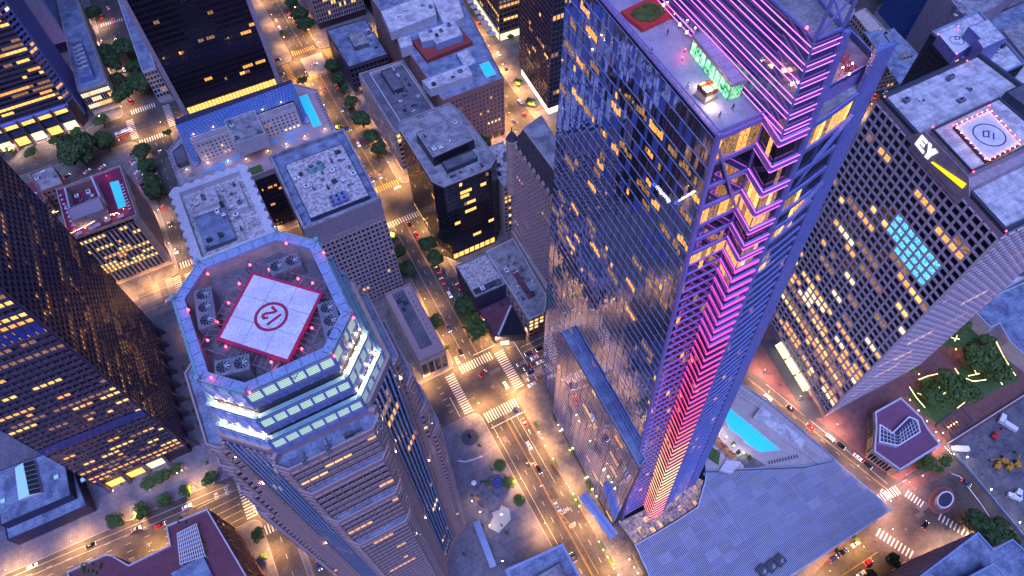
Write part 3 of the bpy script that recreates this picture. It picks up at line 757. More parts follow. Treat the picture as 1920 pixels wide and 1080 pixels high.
# mirrored curtain wall facing Wilshire: a quad per pane with slightly different tilt
glass_panel = mat('glass_panel_blue', (.06, .11, .42), .25, spec=.8)
def pane_wall(a, b, z0, z1, nx, nz, m, la=0, lb=0, off=.25, jit=.03, lit=0, lits=None, name='curtain_wall', skip=None, nparts=60, finm=None, fins=True, finw=.18, fout=.35, mull=True, topblue=False):
    a = Vector(a); b = Vector(b); d = (b-a).normalized(); n = Vector((d.y, -d.x))
    def P(u, z, o):
        q = a+(b-a)*u+n*(off+o); ly = yl(z)*(la*(1-u)+lb*u); return (q.x, q.y+ly, z)
    wins = []; fr = MB(); glow = MB(); finm = finm or slab_b
    for j in range(nz):
        za = z0+(z1-z0)*j/nz; zb = z0+(z1-z0)*(j+1)/nz; run = 0; rp = lit*random.choice((0, .3, 1, 2, 3)); lm = None
        if topblue and nz-26 < j < nz-3: rp *= 9
        for i in range(nx):
            mm = m
            if topblue and nz-14 < j and (i//3+j) % 3 and R_() < .35 and i < 50: mm = glass_panel
            if run > 0: run -= 1; mm = lm
            elif R_() < rp: run = random.randint(0, 4); lm = random.choice(lits or [litO, litY, litD]); mm = lm
            o0 = U(-jit, jit); o1 = U(-jit, jit); o2 = U(-jit, jit)
            if mm is not m and mm is not glass_panel:
                hh = U(.35, .6); z_a = za+U(.2, .35)*(zb-za); glow.face([P((i+.08)/nx, z_a, .05), P((i+.92)/nx, z_a, .05), P((i+.92)/nx, z_a+hh*(zb-za), .05), P((i+.08)/nx, z_a+hh*(zb-za), .05)], mm); mm = m
            wins.append(([P(i/nx, za+.05, o0), P((i+1)/nx, za+.05, o1), P((i+1)/nx, zb-.05, o2), P(i/nx, zb-.05, o0+o2-o1)], mm))
        if fins: p = P(0, zb, fout*.5); q = P(1, zb, fout*.5); fr.bar(p, q, fout, finw, finm)
    if mull:
        for i in range(0, nx+1, 3): fr.bar(P(i/nx, z0, .03), P(i/nx, z1, .03), .1, .1, metal_d)
    fr.build('window_frame', W.root)
    if glow.v: o = glow.build('lit_room', W.root); o['kind'] = 'stuff'
    order = sorted(range(len(wins)), key=lambda i: -quad_area_screen(wins[i][0])); fs = set(order[:nparts])
    for i in fs: q = MB(); q.face(*wins[i]); q.build('window', W.root)
    q = MB()
    for i in range(len(wins)):
        if i not in fs: q.face(*wins[i])
    o = q.build('window', W.root); o['kind'] = 'stuff'
pane_wall((89, 138), (84, 50), 2, ZT-1, 56, 60, mirror, la=0, lb=1, lit=.007, lits=[litO, litD, litO2], jit=.024, nparts=40, finw=.12, fout=.14, topblue=True)
gn = (Vector((84, 50+yl(225)))-Vector((89, 138))).normalized(); gn = Vector((gn.y, -gn.x, 0))
def sign_reflection(disc, p0, p1, w_, n):
    mb = MB(); rr = random.Random(4)
    for i in range(n):     # reflection of a sign, put in as a row of small glowing strokes
        q0 = Vector(p0).lerp(Vector(p1), (i+.12)/n); q1 = Vector(p0).lerp(Vector(p1), (i+.75)/n); v = (Vector(p1)-Vector(p0)).normalized(); pn = Vector((-v.y, v.x))*w_*rr.uniform(.6, 1)
        k = rr.random()
        for a, b, c, d in ((q0, q0.lerp(q1, .3), pn, 0), (q0.lerp(q1, .7), q1, pn*(1 if k > .4 else .4), 0), (q0, q1, pn*.25, 0)):
            flat_shape(mb, [on_plane(*q, (84, 67, 0), gn)+gn*.45 for q in (a, b, b+c, a+c)], gn, .1, mat('reflected_glow_pale', (1, 1, 1), .4, emis=(.9, .85, 1), estr=.55))
    mb.build('reflected_letters', W.root)
    mb = MB(); flat_shape(mb, [on_plane(disc[0]+3.6*cos(k*pi/6), disc[1]+3.6*sin(k*pi/6), (84, 67, 0), gn)+gn*.45 for k in range(12)], gn, .15, mat('reflected_glow_blue', (.1, .2, 1), .4, emis=(.03, .12, 1), estr=.35)); mb.build('reflected_disc', W.root)
sign_reflection((1229, 345), (1234, 347), (1260, 377), 6, 9); sign_reflection((1271, 379), (1276, 377), (1308, 358), -4.5, 14)
# parapet glass of the terrace
mb = MB()
for (a, b) in (((89, 138, 0), (84, 50, 1)), ((84, 50, 1), (96.5, 50, 1))):
    p = (a[0], a[1]+yl(ZT)*a[2]); q = (b[0], b[1]+yl(ZT)*b[2])
    mb.bar((p[0], p[1], ZT+1.6), (q[0], q[1], ZT+1.6), .3, .25, steel_v); mb.bar((p[0], p[1], ZT), (q[0], q[1], ZT), .5, .5, steel_v)
    for k in range(30): r = Vector(p).lerp(Vector(q), k/29); mb.bar((r.x, r.y, ZT), (r.x, r.y, ZT+1.6), .08, .08, metal)
mb.build('terrace_railing', W.root)
mb = MB(); mb.prism([(84.4, 70.3), (96.2, 70.3), (101, 137), (89.4, 137)], ZT+.02, ZT+.1, mat('terrace_paving', (.34, .33, .42), .7, noise=(.4, (.24, .23, .32), .7))); mb.build('terrace_floor', W.root)
# spine facade: bands and chevrons
fr = MB(); leds = {}; glass_md = mat('glass_mirror_dark', (.30, .30, .42), .05, metal=.95)
NF = 62
LEDC = [(.0, (1.0, .12, .2)), (.07, (1, .22, .22)), (.13, (1, .45, .2)), (.22, (1, .55, .28)), (.32, (1, .22, .16)), (.42, (1, .05, .18)), (.6, (1, .04, .34)), (.8, (.95, .08, .6)), (1.1, (.7, .25, 1.0))]
LEDM = []
for k in range(14):
    t = k/13
    for (t0, c0), (t1, c1) in zip(LEDC[:-1], LEDC[1:]):
        if t0 <= t <= t1:
            f = (t-t0)/(t1-t0); c = tuple(c0[i]*(1-f)+c1[i]*f for i in range(3)); break
    LEDM.append(mat('led_%02d' % k, (.1, .05, .1), .3, emis=c, estr=1.15 if k < 9 else .85))
zs = [16+i*190.5/48 for i in range(49)]+[211, 216, 221.5, 227.5, 234, 241.5, 248.6]
strip_parts = []
wins = []
for i, z in enumerate(zs):
    y = yl(z); p0 = (84, 50+y); p1 = (96.0, 50+y); p2 = (94.6, 43.2+y); p3 = (101.6, 43.2+y); p4 = (109, 44.1+y); p5 = (118, 45.9+y); p6 = (124, 47.0+y)
    hb = 1.5 if z > 208 else .6
    fr.bar((*p0, z), (p1[0], p1[1], z), .8, max(.5, hb*.8), steel_v)
    am_ = steel_v if z > 170 else metal_d; fr.bar((p1[0], p1[1]-.1, z), (p2[0]-.3, p2[1]-.3, z), .7, hb+.2, am_); fr.bar((p2[0]-.3, p2[1]-.3, z), (p3[0], p3[1]-.3, z), .7, hb+.2, am_)
    fr.bar((p3[0]+.8, p3[1]-.1, z), (p4[0], p4[1], z), .5, hb, steel_b); fr.bar((p4[0], p4[1], z), (p5[0], p5[1], z), .5, hb, steel_b)
    fr.bar((p6[0]-1, p6[1]-.4, z), (p6[0]+.9, p6[1]+.6, z), .25, .25, steel_b)
    lm = LEDM[min(13, int(z/ZT*13))]; L1 = MB()
    for dz in (-hb*.5-.12, hb*.5+.12):
        o_ = .42
        L1.bar((p1[0]-.35, p1[1]-.3, z+dz), (p2[0]-.62, p2[1]-.62, z+dz), .16, .16, lm)
        L1.bar((p2[0]-.62, p2[1]-.70, z+dz), (p3[0], p3[1]-.70, z+dz), .16, .16, lm)
    L1.build('light_strip', W.root)
    if i < len(zs)-1:
        z2 = zs[i+1]; y2 = yl(z2)
        segs = [((84.3, 50), (96.0, 50), 8), ((96.3, 49.6), (94.7, 43.5), 4), ((94.8, 43.35), (101.4, 43.35), 5), ((102, 43.1), (109, 44.5), 4), ((109, 44.5), (118, 46.2), 5)]
        for si, (a, b, n_) in enumerate(segs):
            rw = R_(); 
            for k in range(n_):
                a_ = (a[0]+(b[0]-a[0])*(k+.04)/n_, a[1]+(b[1]-a[1])*(k+.04)/n_); b_ = (a[0]+(b[0]-a[0])*(k+.96)/n_, a[1]+(b[1]-a[1])*(k+.96)/n_)
                top = i > 45
                mm = glass if si else glass_md
                if (top and rw < .36) or (i < 8 and rw < .25) or R_() < .05: mm = random.choice([litO, litO, litD, litD, litY] if top else [litO, litD])
                o_ = -.03 - .02*R_()
                wins.append(([(a_[0], a_[1]+y+o_, z+.3), (b_[0], b_[1]+y+o_, z+.3), (b_[0], b_[1]+y2+o_, z2-.3), (a_[0], a_[1]+y2+o_, z2-.3)], mm))
fr.bar((84, 50+yl(2)-.2, 2), (84, 50+yl(ZT)-.2, ZT+1), .9, .9, steel_v)
for x, yy, wd in ((102.3, 43.0, 1.2), (121, 46.3, 5.2)): fr.bar((x, yy+yl(8), 8), (x, yy+yl(ZT+ (10 if x > 110 else 22)), ZT+(10 if x > 110 else 22)), wd, 1.0, steel_b, up=(0, 1, 0))
fr.bar((96.2, 49.8+yl(14), 14), (96.2, 49.8+yl(ZT), ZT), .4, .4, steel_v)
# big diagonal braces near the top and bottom
def brace(xa, za, xb, zb, y0, m, w_=.9): fr.bar((xa, y0+yl(za), za), (xb, y0+yl(zb), zb), w_, .5, m)
brace(84.5, 246, 95.5, 222, 49.5, steel_v); brace(84.5, 68, 95.5, 52, 49.5, steel_v, .6)
brace(104, 225, 117, 245, 44.4, steel_b); brace(104, 205, 117, 225, 44.4, steel_b)
fr.build('spine_frame', W.root)
order = sorted(range(len(wins)), key=lambda i: -quad_area_screen(wins[i][0])); fs = set(order[:100])
for i in fs: q = MB(); q.face(*wins[i]); q.build('window', W.root)
q = MB(); [q.face(*wins[i]) for i in range(len(wins)) if i not in fs]; o = q.build('window', W.root); o['kind'] = 'stuff'
# upper volume above the terrace: long light lines on its left face, crown lattice
fr = MB()
for k in range(6):
    z = ZT+1.2+k*3.7; y = yl(z)
    for dz in (0, 1.3):
        L1 = MB()
        L1.bar((94.7, 43.1+y, z+dz), (100.0, 137.8, z+dz), .14, .14, LEDM[13]); L1.bar((94.7, 43.1+y, z+dz), (101.6, 43.1+y, z+dz), .14, .14, LEDM[13])
        L1.build('light_strip', W.root)
fr.bar((94.75, 43.2+yl(ZT), ZT), (94.75, 43.2+yl(271), 271), .35, .35, steel_b)
C1 = [(95.2, 43.6+yl(271)), (101.6, 43.6+yl(271)), (106, 60+22), (108, 132), (99.5, 132)]
for z in (271.4, 280, 289):
    for i in range(5): p, q = C1[i], C1[(i+1) % 5]; fr.bar((*p, z), (*q, z), .5, .5, steel_b)
for i in range(5): fr.bar((*C1[i], 271), (*C1[i], 290), .5, .5, steel_b)
for i in range(5):
    p, q = C1[i], C1[(i+1) % 5]; fr.bar((*p, 271.5), (*q, 280), .35, .35, steel_b); fr.bar((*p, 280), (*q, 289), .35, .35, steel_b)
fr.build('crown_lattice', W.root)
mb = MB(); mb.bar((95, 65, 280), (101.6, 65, 284), .3, .3, pinkled); mb.build('light_strip', W.root)
# right hand terrace
mb = MB()
rt_ = [(108.5, 67), (123.2, 68.5), (131, 120), (116, 120)]
mb.prism(rt_, ZT-.5, ZT+4.0, steel_v, mat('terrace_carpet', (.20, .12, .16), .8, noise=(.4, (.3, .2, .26), .9))); mb.ring(rt_, inset(rt_, .3), ZT+4, ZT+5.3, glass_blue)
for i in range(4): p, q = rt_[i], rt_[(i+1) % 4]; mb.bar((*p, ZT+5.4), (*q, ZT+5.4), .3, .25, steel_b)
mb.build('side_terrace', W.root)
# podium along Wilshire
mb = MB(); POD = [(80.2, 51.5), (84.0, 53), (87.3, 117), (83.7, 117)]
mb.prism(POD, 0, 92, metal_d, roof_b); mb.ring(POD, inset(POD, .35), 92, 93.2, slab_b)
for k in range(24): mb.bar((80.4+k*.14, 53+k*2.7, 93.3), (84+k*.14, 53+k*2.7, 93.3), .08, .08, steel_b)
mb.build('podium', W.root)
pane_wall((83.7, 117), (80.2, 51.5), 4, 91.5, 46, 23, mirror, off=.1, lit=.012, lits=[litY, litD, litO], jit=.012, nparts=40, finw=.08, fout=.1)
# glass skirt and ground canopy
up_ = [(1161, 980, 18), (1211, 955, 18), (1262, 938, 18), (1275, 910, 18), (1284, 885, 19)]
lo_ = [(1190, 1020, 12), (1235, 993, 12), (1270, 972, 12), (1307, 948, 12), (1319, 901, 13)]
mb = MB(); fr = MB(); skl2 = lit_mat('atrium_glow_dim', (.22, .14, .16), (.5, .34, .30), .4, .5); skl = lit_mat('atrium_glow', (.5, .25, .12), (.9, .6, .3), .55, .35)
UPp = [G(*p) for p in up_]; LOp = [G(*p) for p in lo_]
def lerp_path(P, t):
    u = t*(len(P)-1); i = min(int(u), len(P)-2); return P[i].lerp(P[i+1], u-i)
NS = 22
for i in range(NS):
    for j in range(4):
        q = [lerp_path(UPp, i/NS).lerp(lerp_path(LOp, i/NS), j/4), lerp_path(UPp, (i+1)/NS).lerp(lerp_path(LOp, (i+1)/NS), j/4), lerp_path(UPp, (i+1)/NS).lerp(lerp_path(LOp, (i+1)/NS), (j+1)/4), lerp_path(UPp, i/NS).lerp(lerp_path(LOp, i/NS), (j+1)/4)]
        mb.face(q[::-1], random.choice((skl, skl2, skl2, skl2, skl2)))
for i in range(NS+1): fr.bar(lerp_path(UPp, i/NS), lerp_path(LOp, i/NS), .22, .3, steel_v)
for j in range(5):
    for i in range(NS): fr.bar(lerp_path(UPp, i/NS).lerp(lerp_path(LOp, i/NS), j/4), lerp_path(UPp, (i+1)/NS).lerp(lerp_path(LOp, (i+1)/NS), j/4), .2, .25, steel_v if j else slab_b)
mb.build('atrium_glass', W.root); fr.build('atrium_frame', W.root)
# wide louvred podium roof towards the bottom edge
ZC = 18.0
CAN = ccw(px_poly(ZC, (1190, 1021), (1235, 996), (1270, 975), (1308, 950), (1321, 905), (1325, 884), (1420, 880), (1513, 875), (1567, 863), (1675, 955), (1482, 1082), (1400, 1130), (1240, 1130)))
cp = MB(); cp.prism(inset(CAN, .6), 0, ZC-3.2, concrete, roof_d); cp.ring(CAN, inset(CAN, .5), ZC-.6, ZC, louver)
cp.build('podium_base', W.root)
xs = [p[0] for p in CAN]; ys = [p[1] for p in CAN]
def clip_h(poly, y):
    xs_ = []
    for i in range(len(poly)):
        (x1, y1), (x2, y2) = poly[i], poly[(i+1) % len(poly)]
        if (y1 > y) != (y2 > y): xs_.append(x1+(x2-x1)*(y-y1)/(y2-y1))
    xs_.sort(); return [(xs_[i], xs_[i+1]) for i in range(0, len(xs_)-1, 2)]
gl = MB()
y = min(ys)+.2
yy0 = min(ys)
while y < max(ys):
    for x0, x1 in clip_h(CAN, y+2.2):
        x = x0
        while x < x1-.3:
            x2 = min(x+7.2, x1); q = R_()
            if q < .92: gl.face([(x+.08, y+.08, ZC-.75), (x2-.08, y+.08, ZC-.75), (x2-.08, y+4.3, ZC-.75), (x+.08, y+4.3, ZC-.75)], random.choice((canopy_g,)*5+(mat('canopy_glass_mid', (.09, .11, .26), .25, noise=(.05, (.20, .21, .36), .9)),)*4+(mat('canopy_glass_pale', (.26, .27, .42), .3, noise=(.1, (.12, .13, .28), .9)),)))
            x = x2
    y += 4.4
gl.build('canopy_glass', W.root)
lv = MB(); rot = [(p[1], p[0]) for p in CAN]
x = min(xs)+.4
while x < max(xs):
    for y0, y1 in clip_h(rot, x): lv.bar((x, y0, ZC), (x, y1, ZC), .3, .2, louver)
    x += .8
lv.build('canopy_louver', W.root)
rib = MB(); y = min(ys)+3
while y < max(ys):
    for x0, x1 in clip_h(CAN, y): rib.bar((x0, y, ZC-.3), (x1, y, ZC-.3), .22, .5, steel_b)
    y += 5.4
for x in (127, 163):
    for y0, y1 in clip_h(rot, x): rib.bar((x, y0, ZC-.15), (x, y1, ZC-.25), .4, .6, steel_b)
rib.build('canopy_rib', W.root)
# hotel pool deck
ZD = 20.0
DK = ccw(px_poly(ZD, (1322, 884), (1316, 800), (1378, 712), (1450, 762), (1567, 863), (1513, 875)))
dk = MB(); dk.prism(DK, 0, ZD, concrete, mat('deck_stone', (.42, .36, .36), .7, noise=(.3, (.32, .28, .29), .6))); dk.ring(DK, inset(DK, .4), ZD, ZD+1.1, slab_b)
dk.build('pool_deck', W.root)
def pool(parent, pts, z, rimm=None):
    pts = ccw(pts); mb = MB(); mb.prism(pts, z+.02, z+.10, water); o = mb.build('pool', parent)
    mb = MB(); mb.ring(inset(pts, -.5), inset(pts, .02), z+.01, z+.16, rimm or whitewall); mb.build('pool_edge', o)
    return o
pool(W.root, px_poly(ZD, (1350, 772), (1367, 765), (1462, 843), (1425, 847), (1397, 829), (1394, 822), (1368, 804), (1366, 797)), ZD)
mb = MB()
for (x0, y0), (x1, y1) in (((1378, 733), (1424, 764)), ((1504, 845), (1536, 868))):     # pergolas along the deck edge
    p, q = G(x0, y0, ZD+3), G(x1, y1, ZD+3); n_ = Vector((3.6, .9, 0))
    for k in range(9):
        r = p.lerp(q, k/8); mb.bar(r, r+n_, .2, .2, whitewall); 
    mb.bar(p, q, .3, .3, whitewall); mb.bar(p+n_, q+n_, .3, .3, whitewall)
    for r in (p, q, p+n_, q+n_): mb.bar((r.x, r.y, ZD), r, .25, .25, metal)
mb.build('pergola', W.root)
cb = ccw(px_poly(ZD+3.4, (1428, 762), (1512, 826), (1503, 846), (1414, 780)))
mb = MB(); mb.prism(cb, ZD, ZD+3.4, whitewall, roof_w); mb.ring(cb, inset(cb, .25), ZD+3.4, ZD+3.8, whitewall); mb.build('pool_house', W.root)
for (poly, h, m) in ((px_poly(ZD, (1328, 860), (1322, 828), (1350, 850), (1347, 872)), .5, grass_m), (px_poly(ZD, (1325, 818), (1340, 812), (1384, 858), (1370, 862)), .35, wood),
                     (px_poly(ZD+2, (1349, 882), (1362, 862), (1390, 866), (1372, 888)), 2.0, whitewall), (px_poly(ZD+.5, (1385, 855), (1400, 850), (1435, 872), (1400, 880)), .6, concrete)):
    mb = MB(); mb.prism(ccw(poly), ZD+.01, ZD+h, m); mb.build('terrace_planter' if m is grass_m else 'terrace_deck', W.root)
# big roof fans on the canopy
for px, py in ((1430, 1070), (1447, 1061), (1463, 1050)):
    p = G(px, py, ZC+1.5); fan_unit(p.x, p.y, ZC+.2, 4.6, 4.6, 1.3, 1, 1, .2, 'large dark round fan on the louvred podium roof', metal_d)
# entrance canopy beside the podium
p, q = G(1092, 927, 6), G(1152, 1006, 6)
t = thing('entrance_canopy', 'narrow blue folded canopy over the pavement beside the glass podium', 'canopy', (p.x, p.y, 0))
mb = MB(); mb.bar(p, q, 5.0, .4, slab_b); mb.bar(p+V(.3, 0, .35), q+V(.3, 0, .35), 1.1, .3, steel_b); mb.build('roof', t)
for k in range(5): r = p.lerp(q, (k+.5)/5); mb = MB(); mb.bar((r.x+1.2, r.y, 0), (r.x+1.2, r.y, 5.8), .3, .3, metal); mb.build('post', t)
# ---------------------------------------------------------------- EY tower
EYP = [(212, 46), (276, 44), (278, 116), (224, 116)]
E_ = Bld('office_tower', 'tall lilac stone grid tower with glowing letter sign and orange lit helipad marked 10', 'skyscraper', EYP, 163, lilac, roof_w, parapet=1.6, pth=1.4, parm=metal_d)
fa, fb = (224, 116), (212, 46)
eyst = mat('pale_lilac_stone', (.60, .49, .55), .7, noise=(.4, (.50, .41, .47), .6))
E_.facade(fa, fb, 6, 160.5, 18, 40, .85, .95, .6, fm=eyst, lit=.34, grad=.75, glassm=glass, lits=[litY, litY2, litO, litO, litO2, litD])
def pin(p, poly):
    c = False
    for i in range(len(poly)):
        x1, y1 = poly[i]; x2, y2 = poly[i-1]
        if (y1 > p[1]) != (y2 > p[1]) and p[0] < (x2-x1)*(p[1]-y1)/(y2-y1)+x1: c = not c
    return c
for i in range(len(E_.wins)):
    q = E_.wins[i][0]; c = proj((Vector(q[0])+Vector(q[2]))/2)
    if pin(c, ((1684, 404), (1662, 440), (1735, 540), (1774, 506))): E_.wins[i] = (q, litB)
E_.facade((212, 46), (276, 44), 6, 160.5, 16, 40, .85, .95, .6, fm=eyst, lit=.15)
E_.facade((278, 116), (224, 116), 6, 160.5, 14, 40, .85, .95, .6, fm=eyst, lit=.05)
d_ = (Vector(fb)-Vector(fa)).normalized(); n_ = Vector((d_.y, -d_.x))
def onface(x, y, o=0): return on_plane(x, y, (fa[0]+n_.x*o, fa[1]+n_.y*o, 0), Vector((n_.x, n_.y, 0)))
# raised centre with the sign
RZ = 171.0
def fx(y): return 212+(y-46)*(12/70)
RA = [(fx(64.5)-1.0, 64.5), (fx(64.5)+36, 64), (fx(64.5)+40, 92.5), (fx(92.5)-1.0, 92.5)]
E_.wall.prism(RA, 158, RZ-4, lilac)
RB = [(fx(68)-1.02, 68), (fx(64.5)+36, 67), (fx(64.5)+38, 89.5), (fx(89.5)-1.02, 89.5)]
E_.block(RB, 163, RZ, lilac, roof_w, .8, .6, metal_d)
sg = MB()
sp = [onface(*p, o=1.1) for p in ((1704, 253), (1736, 247), (1818, 331), (1819, 368), (1790, 365), (1703, 262))]
flat_shape(sg, sp, (n_.x, n_.y, 0), .35, lilac); sg.build('sign_panel', E_.root)
signw = mat('sign_glow_white', (.6, .6, .6), .4, emis=(1, .97, .92), estr=.42); signy = mat('sign_glow_yellow', (1, .9, 0), .4, emis=(1, .85, .02), estr=.45)
def crop2(*pts): return [(1640+x/6.75, 180+y/6.75) for x, y in pts]
def ept(s_, t_): return (600-88*s_+(84+20*s_)*t_, 490+114*s_+(92+36*s_)*t_)
Ep = crop2(*[ept(*q) for q in ((0, 0), (0, .92), (.22, .92), (.22, .3), (.39, .3), (.39, .8), (.61, .8), (.61, .3), (.78, .3), (.78, 1), (1, 1), (1, 0))])
Yp = crop2((690, 584), (724, 618), (712, 672), (764, 662), (806, 716), (712, 762), (676, 802), (634, 766), (672, 712))
for nm, pts in (('sign_letter', Ep), ('sign_letter', Yp)):
    mb = MB(); flat_shape(mb, [onface(*p, o=1.5) for p in pts], (n_.x, n_.y, 0), .3, signw); mb.build(nm, E_.root)
mb = MB(); flat_shape(mb, [onface(*p, o=1.5) for p in ((1746, 304), (1749, 303), (1812, 345), (1805, 353))], (n_.x, n_.y, 0), .3, signy); mb.build('sign_beam', E_.root)
# lower lobby, awnings, plaza strips
mb = MB(); mb.prism([(203.5, 49), (211, 46), (220, 96), (212, 99)], 0, .3, concrete, metal_d); mb.build('terrace_step', E_.root)
for k in range(3):
    mb = MB(); y0 = 62+k*10.2; x0 = fx(y0); mb.face([(x0-.98, y0, 5.6), (x0-.98+1.6, y0+9.2, 5.6), (x0-5.2+1.6, y0+9.2, 4.6), (x0-5.2, y0, 4.6)][::-1], litW); mb.face([(x0-.98, y0, .4), (x0-.98+1.6, y0+9.2, .4), (x0-.98+1.6, y0+9.2, 5.5), (x0-.98, y0, 5.5)][::-1], litW); mb.build('lobby_glass', E_.root)
# helipad 10
hz = RZ+1.4
HP = ccw(px_poly(hz, (1789, 236), (1855, 205), (1916, 269), (1851, 303)))
mb = MB(); mb.prism(HP, RZ+.1, hz, metal_d, heliw); c_ = G(1855, 253, hz)
mb.ring(inset(HP, .0), inset(HP, .45), hz, hz+.03, helired)
mb.ring([(c_.x+5.7*cos(2*pi*q/40), c_.y+5.7*sin(2*pi*q/40)) for q in range(40)], [(c_.x+5.25*cos(2*pi*q/40), c_.y+5.25*sin(2*pi*q/40)) for q in range(40)], hz, hz+.04, navy)
hpE = mb.build('helipad', E_.root)
digits(hpE, [PT(hz, (1844, 246), (1854, 246), (1854, 257), (1844, 256), (1844, 246)), PT(hz, (1863, 250), (1863, 261))], .45, navy, hz+.05)
E_.block([(262, 60), (275, 60), (275, 92), (262, 92)], 163, 168, metal_d, roof_d)
E_.done()
for i in range(4):
    a, b = Vector(HP[i]), Vector(HP[(i+1) % 4])
    for j in range(7):
        p = a.lerp(b, (j+.5)/7); t = thing('helipad_light', '', 'light', (p.x, p.y, hz))
        mb = MB(); mb.cyl(p.x, p.y, hz+.03, hz+.15, .22, metal_d, 8); mb.build('base', t); mb = MB(); mb.cyl(p.x, p.y, hz+.15, hz+.4, .16, mat('amber_glow', (1, .5, .2), .4, emis=(1, .36, .10), estr=9), 8, .08); mb.build('lens', t)
        ld = bpy.data.lights.new('lamp_light', 'POINT'); ld.energy = 25; ld.color = (1, .45, .2); lo = bpy.data.objects.new('lamp_light', ld); COL.objects.link(lo); lo.location = (0, 0, .9); lo.parent = t
        series(t, 'small amber edge light of the helipad beside the glowing letter sign')
roof_clutter([(228, 94), (272, 94), (272, 113), (230, 113)], 163.1, 5, 'the white roof behind the glowing letter sign', 21, .4)
roof_clutter([(216, 49), (272, 49), (272, 61), (218, 61)], 163.1, 4, 'the white roof below the orange lit helipad', 22, .3)
# ---- dark bronze tower on the left edge
T1 = Bld('dark_office_tower', 'dark bronze tower with dense square windows rising at the left edge of the photo', 'skyscraper', [(-140, 192), (-94.6, 190), (-93.6, 271), (-140, 271)], 262, bronze, roof_d)
T1.facade((-140, 192), (-94.6, 190), 9, 260, 16, 64, .55, 1.7, .5, fm=bronze2, sm=bronze2, lit=.5, lits=[litY, litY, litO, litD])
T1.facade((-94.6, 190), (-93.6, 271), 9, 260, 28, 64, .7, 1.6, .8, fm=bronze2, sm=bronze2, lit=.32, lits=[litO, litD, litY])
for k in range(9):
    y = 192+k*9.6; T1.frame.box6([(-93.9, y, 0), (-90.2, y, 0), (-90.2, y+1.6, 0), (-93.9, y+1.6, 0), (-93.9, y, 12), (-93.2, y, 12), (-93.2, y+1.6, 12), (-93.9, y+1.6, 12)], bronze2)
for k in range(5):
    x = -138+k*10.2
    if k > 3: break
    T1.frame.box6([(x, 188.0, 0), (x+1.6, 188.0, 0), (x+1.6, 191.5, 0), (x, 191.5, 0), (x, 191, 12), (x+1.6, 191, 12), (x+1.6, 191.5, 12), (x, 191.5, 12)], bronze2)
    q = MB(); q.face([(x+2, 190.6, .5), (x+9.8, 190.3, .5), (x+9.8, 190.3, 7), (x+2, 190.6, 7)], litW if k > 1 else litY); q.build('lobby_glass', T1.root)
for zz in (52, 132):
    q = MB()
    for k in range(16):
        u = k/16; q.face([(-140+45.4*(u+.008), 191.35-2*(u), zz), (-140+45.4*(u+.055), 191.35-2*(u+.06), zz), (-140+45.4*(u+.055), 191.35-2*(u+.06), zz+6.5), (-140+45.4*(u+.008), 191.35-2*u, zz+6.5)], mat('blue_louver', (.03, .06, .28), .5))
    q.build('service_louver', T1.root)
T1.done()
# low block behind it with skylight
L1 = Bld('low_office_block', 'low blue roofed block with a wedge shaped glass skylight at the lower left', 'building', [(-182, 183), (-145, 182), (-150, 217), (-184, 219)], 9, navy, roof_b, parapet=.6)
L1.block([(-181, 189), (-148.7, 188), (-148.5, 216), (-181, 218)], 9, 15, navy, roof_b, .5)
sk = [G(*p, 17) for p in ((28, 878), (63, 862), (77, 923), (35, 938))]
mb = MB(); c_ = (sk[0]+sk[2])/2; top = [G(43, 868, 21), G(55, 928, 21)]
gl_ = mat('skylight_glass', (.25, .42, .5), .15, emis=(.2, .5, .6), estr=.25)
mb.prism([(p.x, p.y) for p in ccw([tuple(q[:2]) for q in sk]) and [Vector(q) for q in ccw([tuple(q[:2]) for q in sk])]], 15, 17, whitewall)
mb.face([sk[0], sk[3], top[1], top[0]], gl_); mb.face([sk[1], top[0], top[1], sk[2]][::-1], metal_d); mb.face([sk[0], top[0], sk[1]], gl_); mb.face([sk[2], top[1], sk[3]], gl_)
for i in range(8): mb.bar(sk[0].lerp(sk[3], i/7), top[0].lerp(top[1], i/7), .18, .18, whitep); mb.bar(sk[1].lerp(sk[2], i/7), top[0].lerp(top[1], i/7), .18, .18, whitep)
mb.build('skylight', L1.root)
for px, py in ((140, 867), (145, 893), (107, 895), (7, 940)):
    p = G(px, py, 15); mb = MB(); mb.box(p.x, p.y, 9 if px > 120 else 15, 2.2, 2.2, .9, whitewall); mb.box(p.x, p.y, (9 if px > 120 else 15)+.9, 1.8, 1.8, .1, gl_); mb.build('skylight', L1.root)
L1.done()
# ---- black slab tower
A_ = Bld('black_slab_tower', 'black glass slab tower with pale corner piers and a few yellow lit rows', 'skyscraper', [(-31, 380), (31, 380), (32, 434), (-32, 434)], 215, black, roof_d)
A_.facade((-28.5, 380), (28.5, 380), 59, 212, 36, 42, .25, 1.5, .3, fm=bronze, sm=black, glassm=glass2, lit=.035, lits=[litY, litO, litD])
A_.facade((31, 380), (32, 434), 30, 212, 9, 44, .5, 1.9, .5, fm=bronze2, sm=bronze, glassm=glass2, lit=.03)
q = MB()
for k in range(26): q.face([(-28+k*2.17, 379.6, 52.5), (-28+k*2.17+1.9, 379.6, 52.5), (-28+k*2.17+1.9, 379.6, 57), (-28+k*2.17, 379.6, 57)], litY)
q.build('lit_window_row', A_.root)
for x in (-30, 30): A_.frame.box(x, 379.6, 0, 2.6, 2.6, 215, lilac)
A_.done()
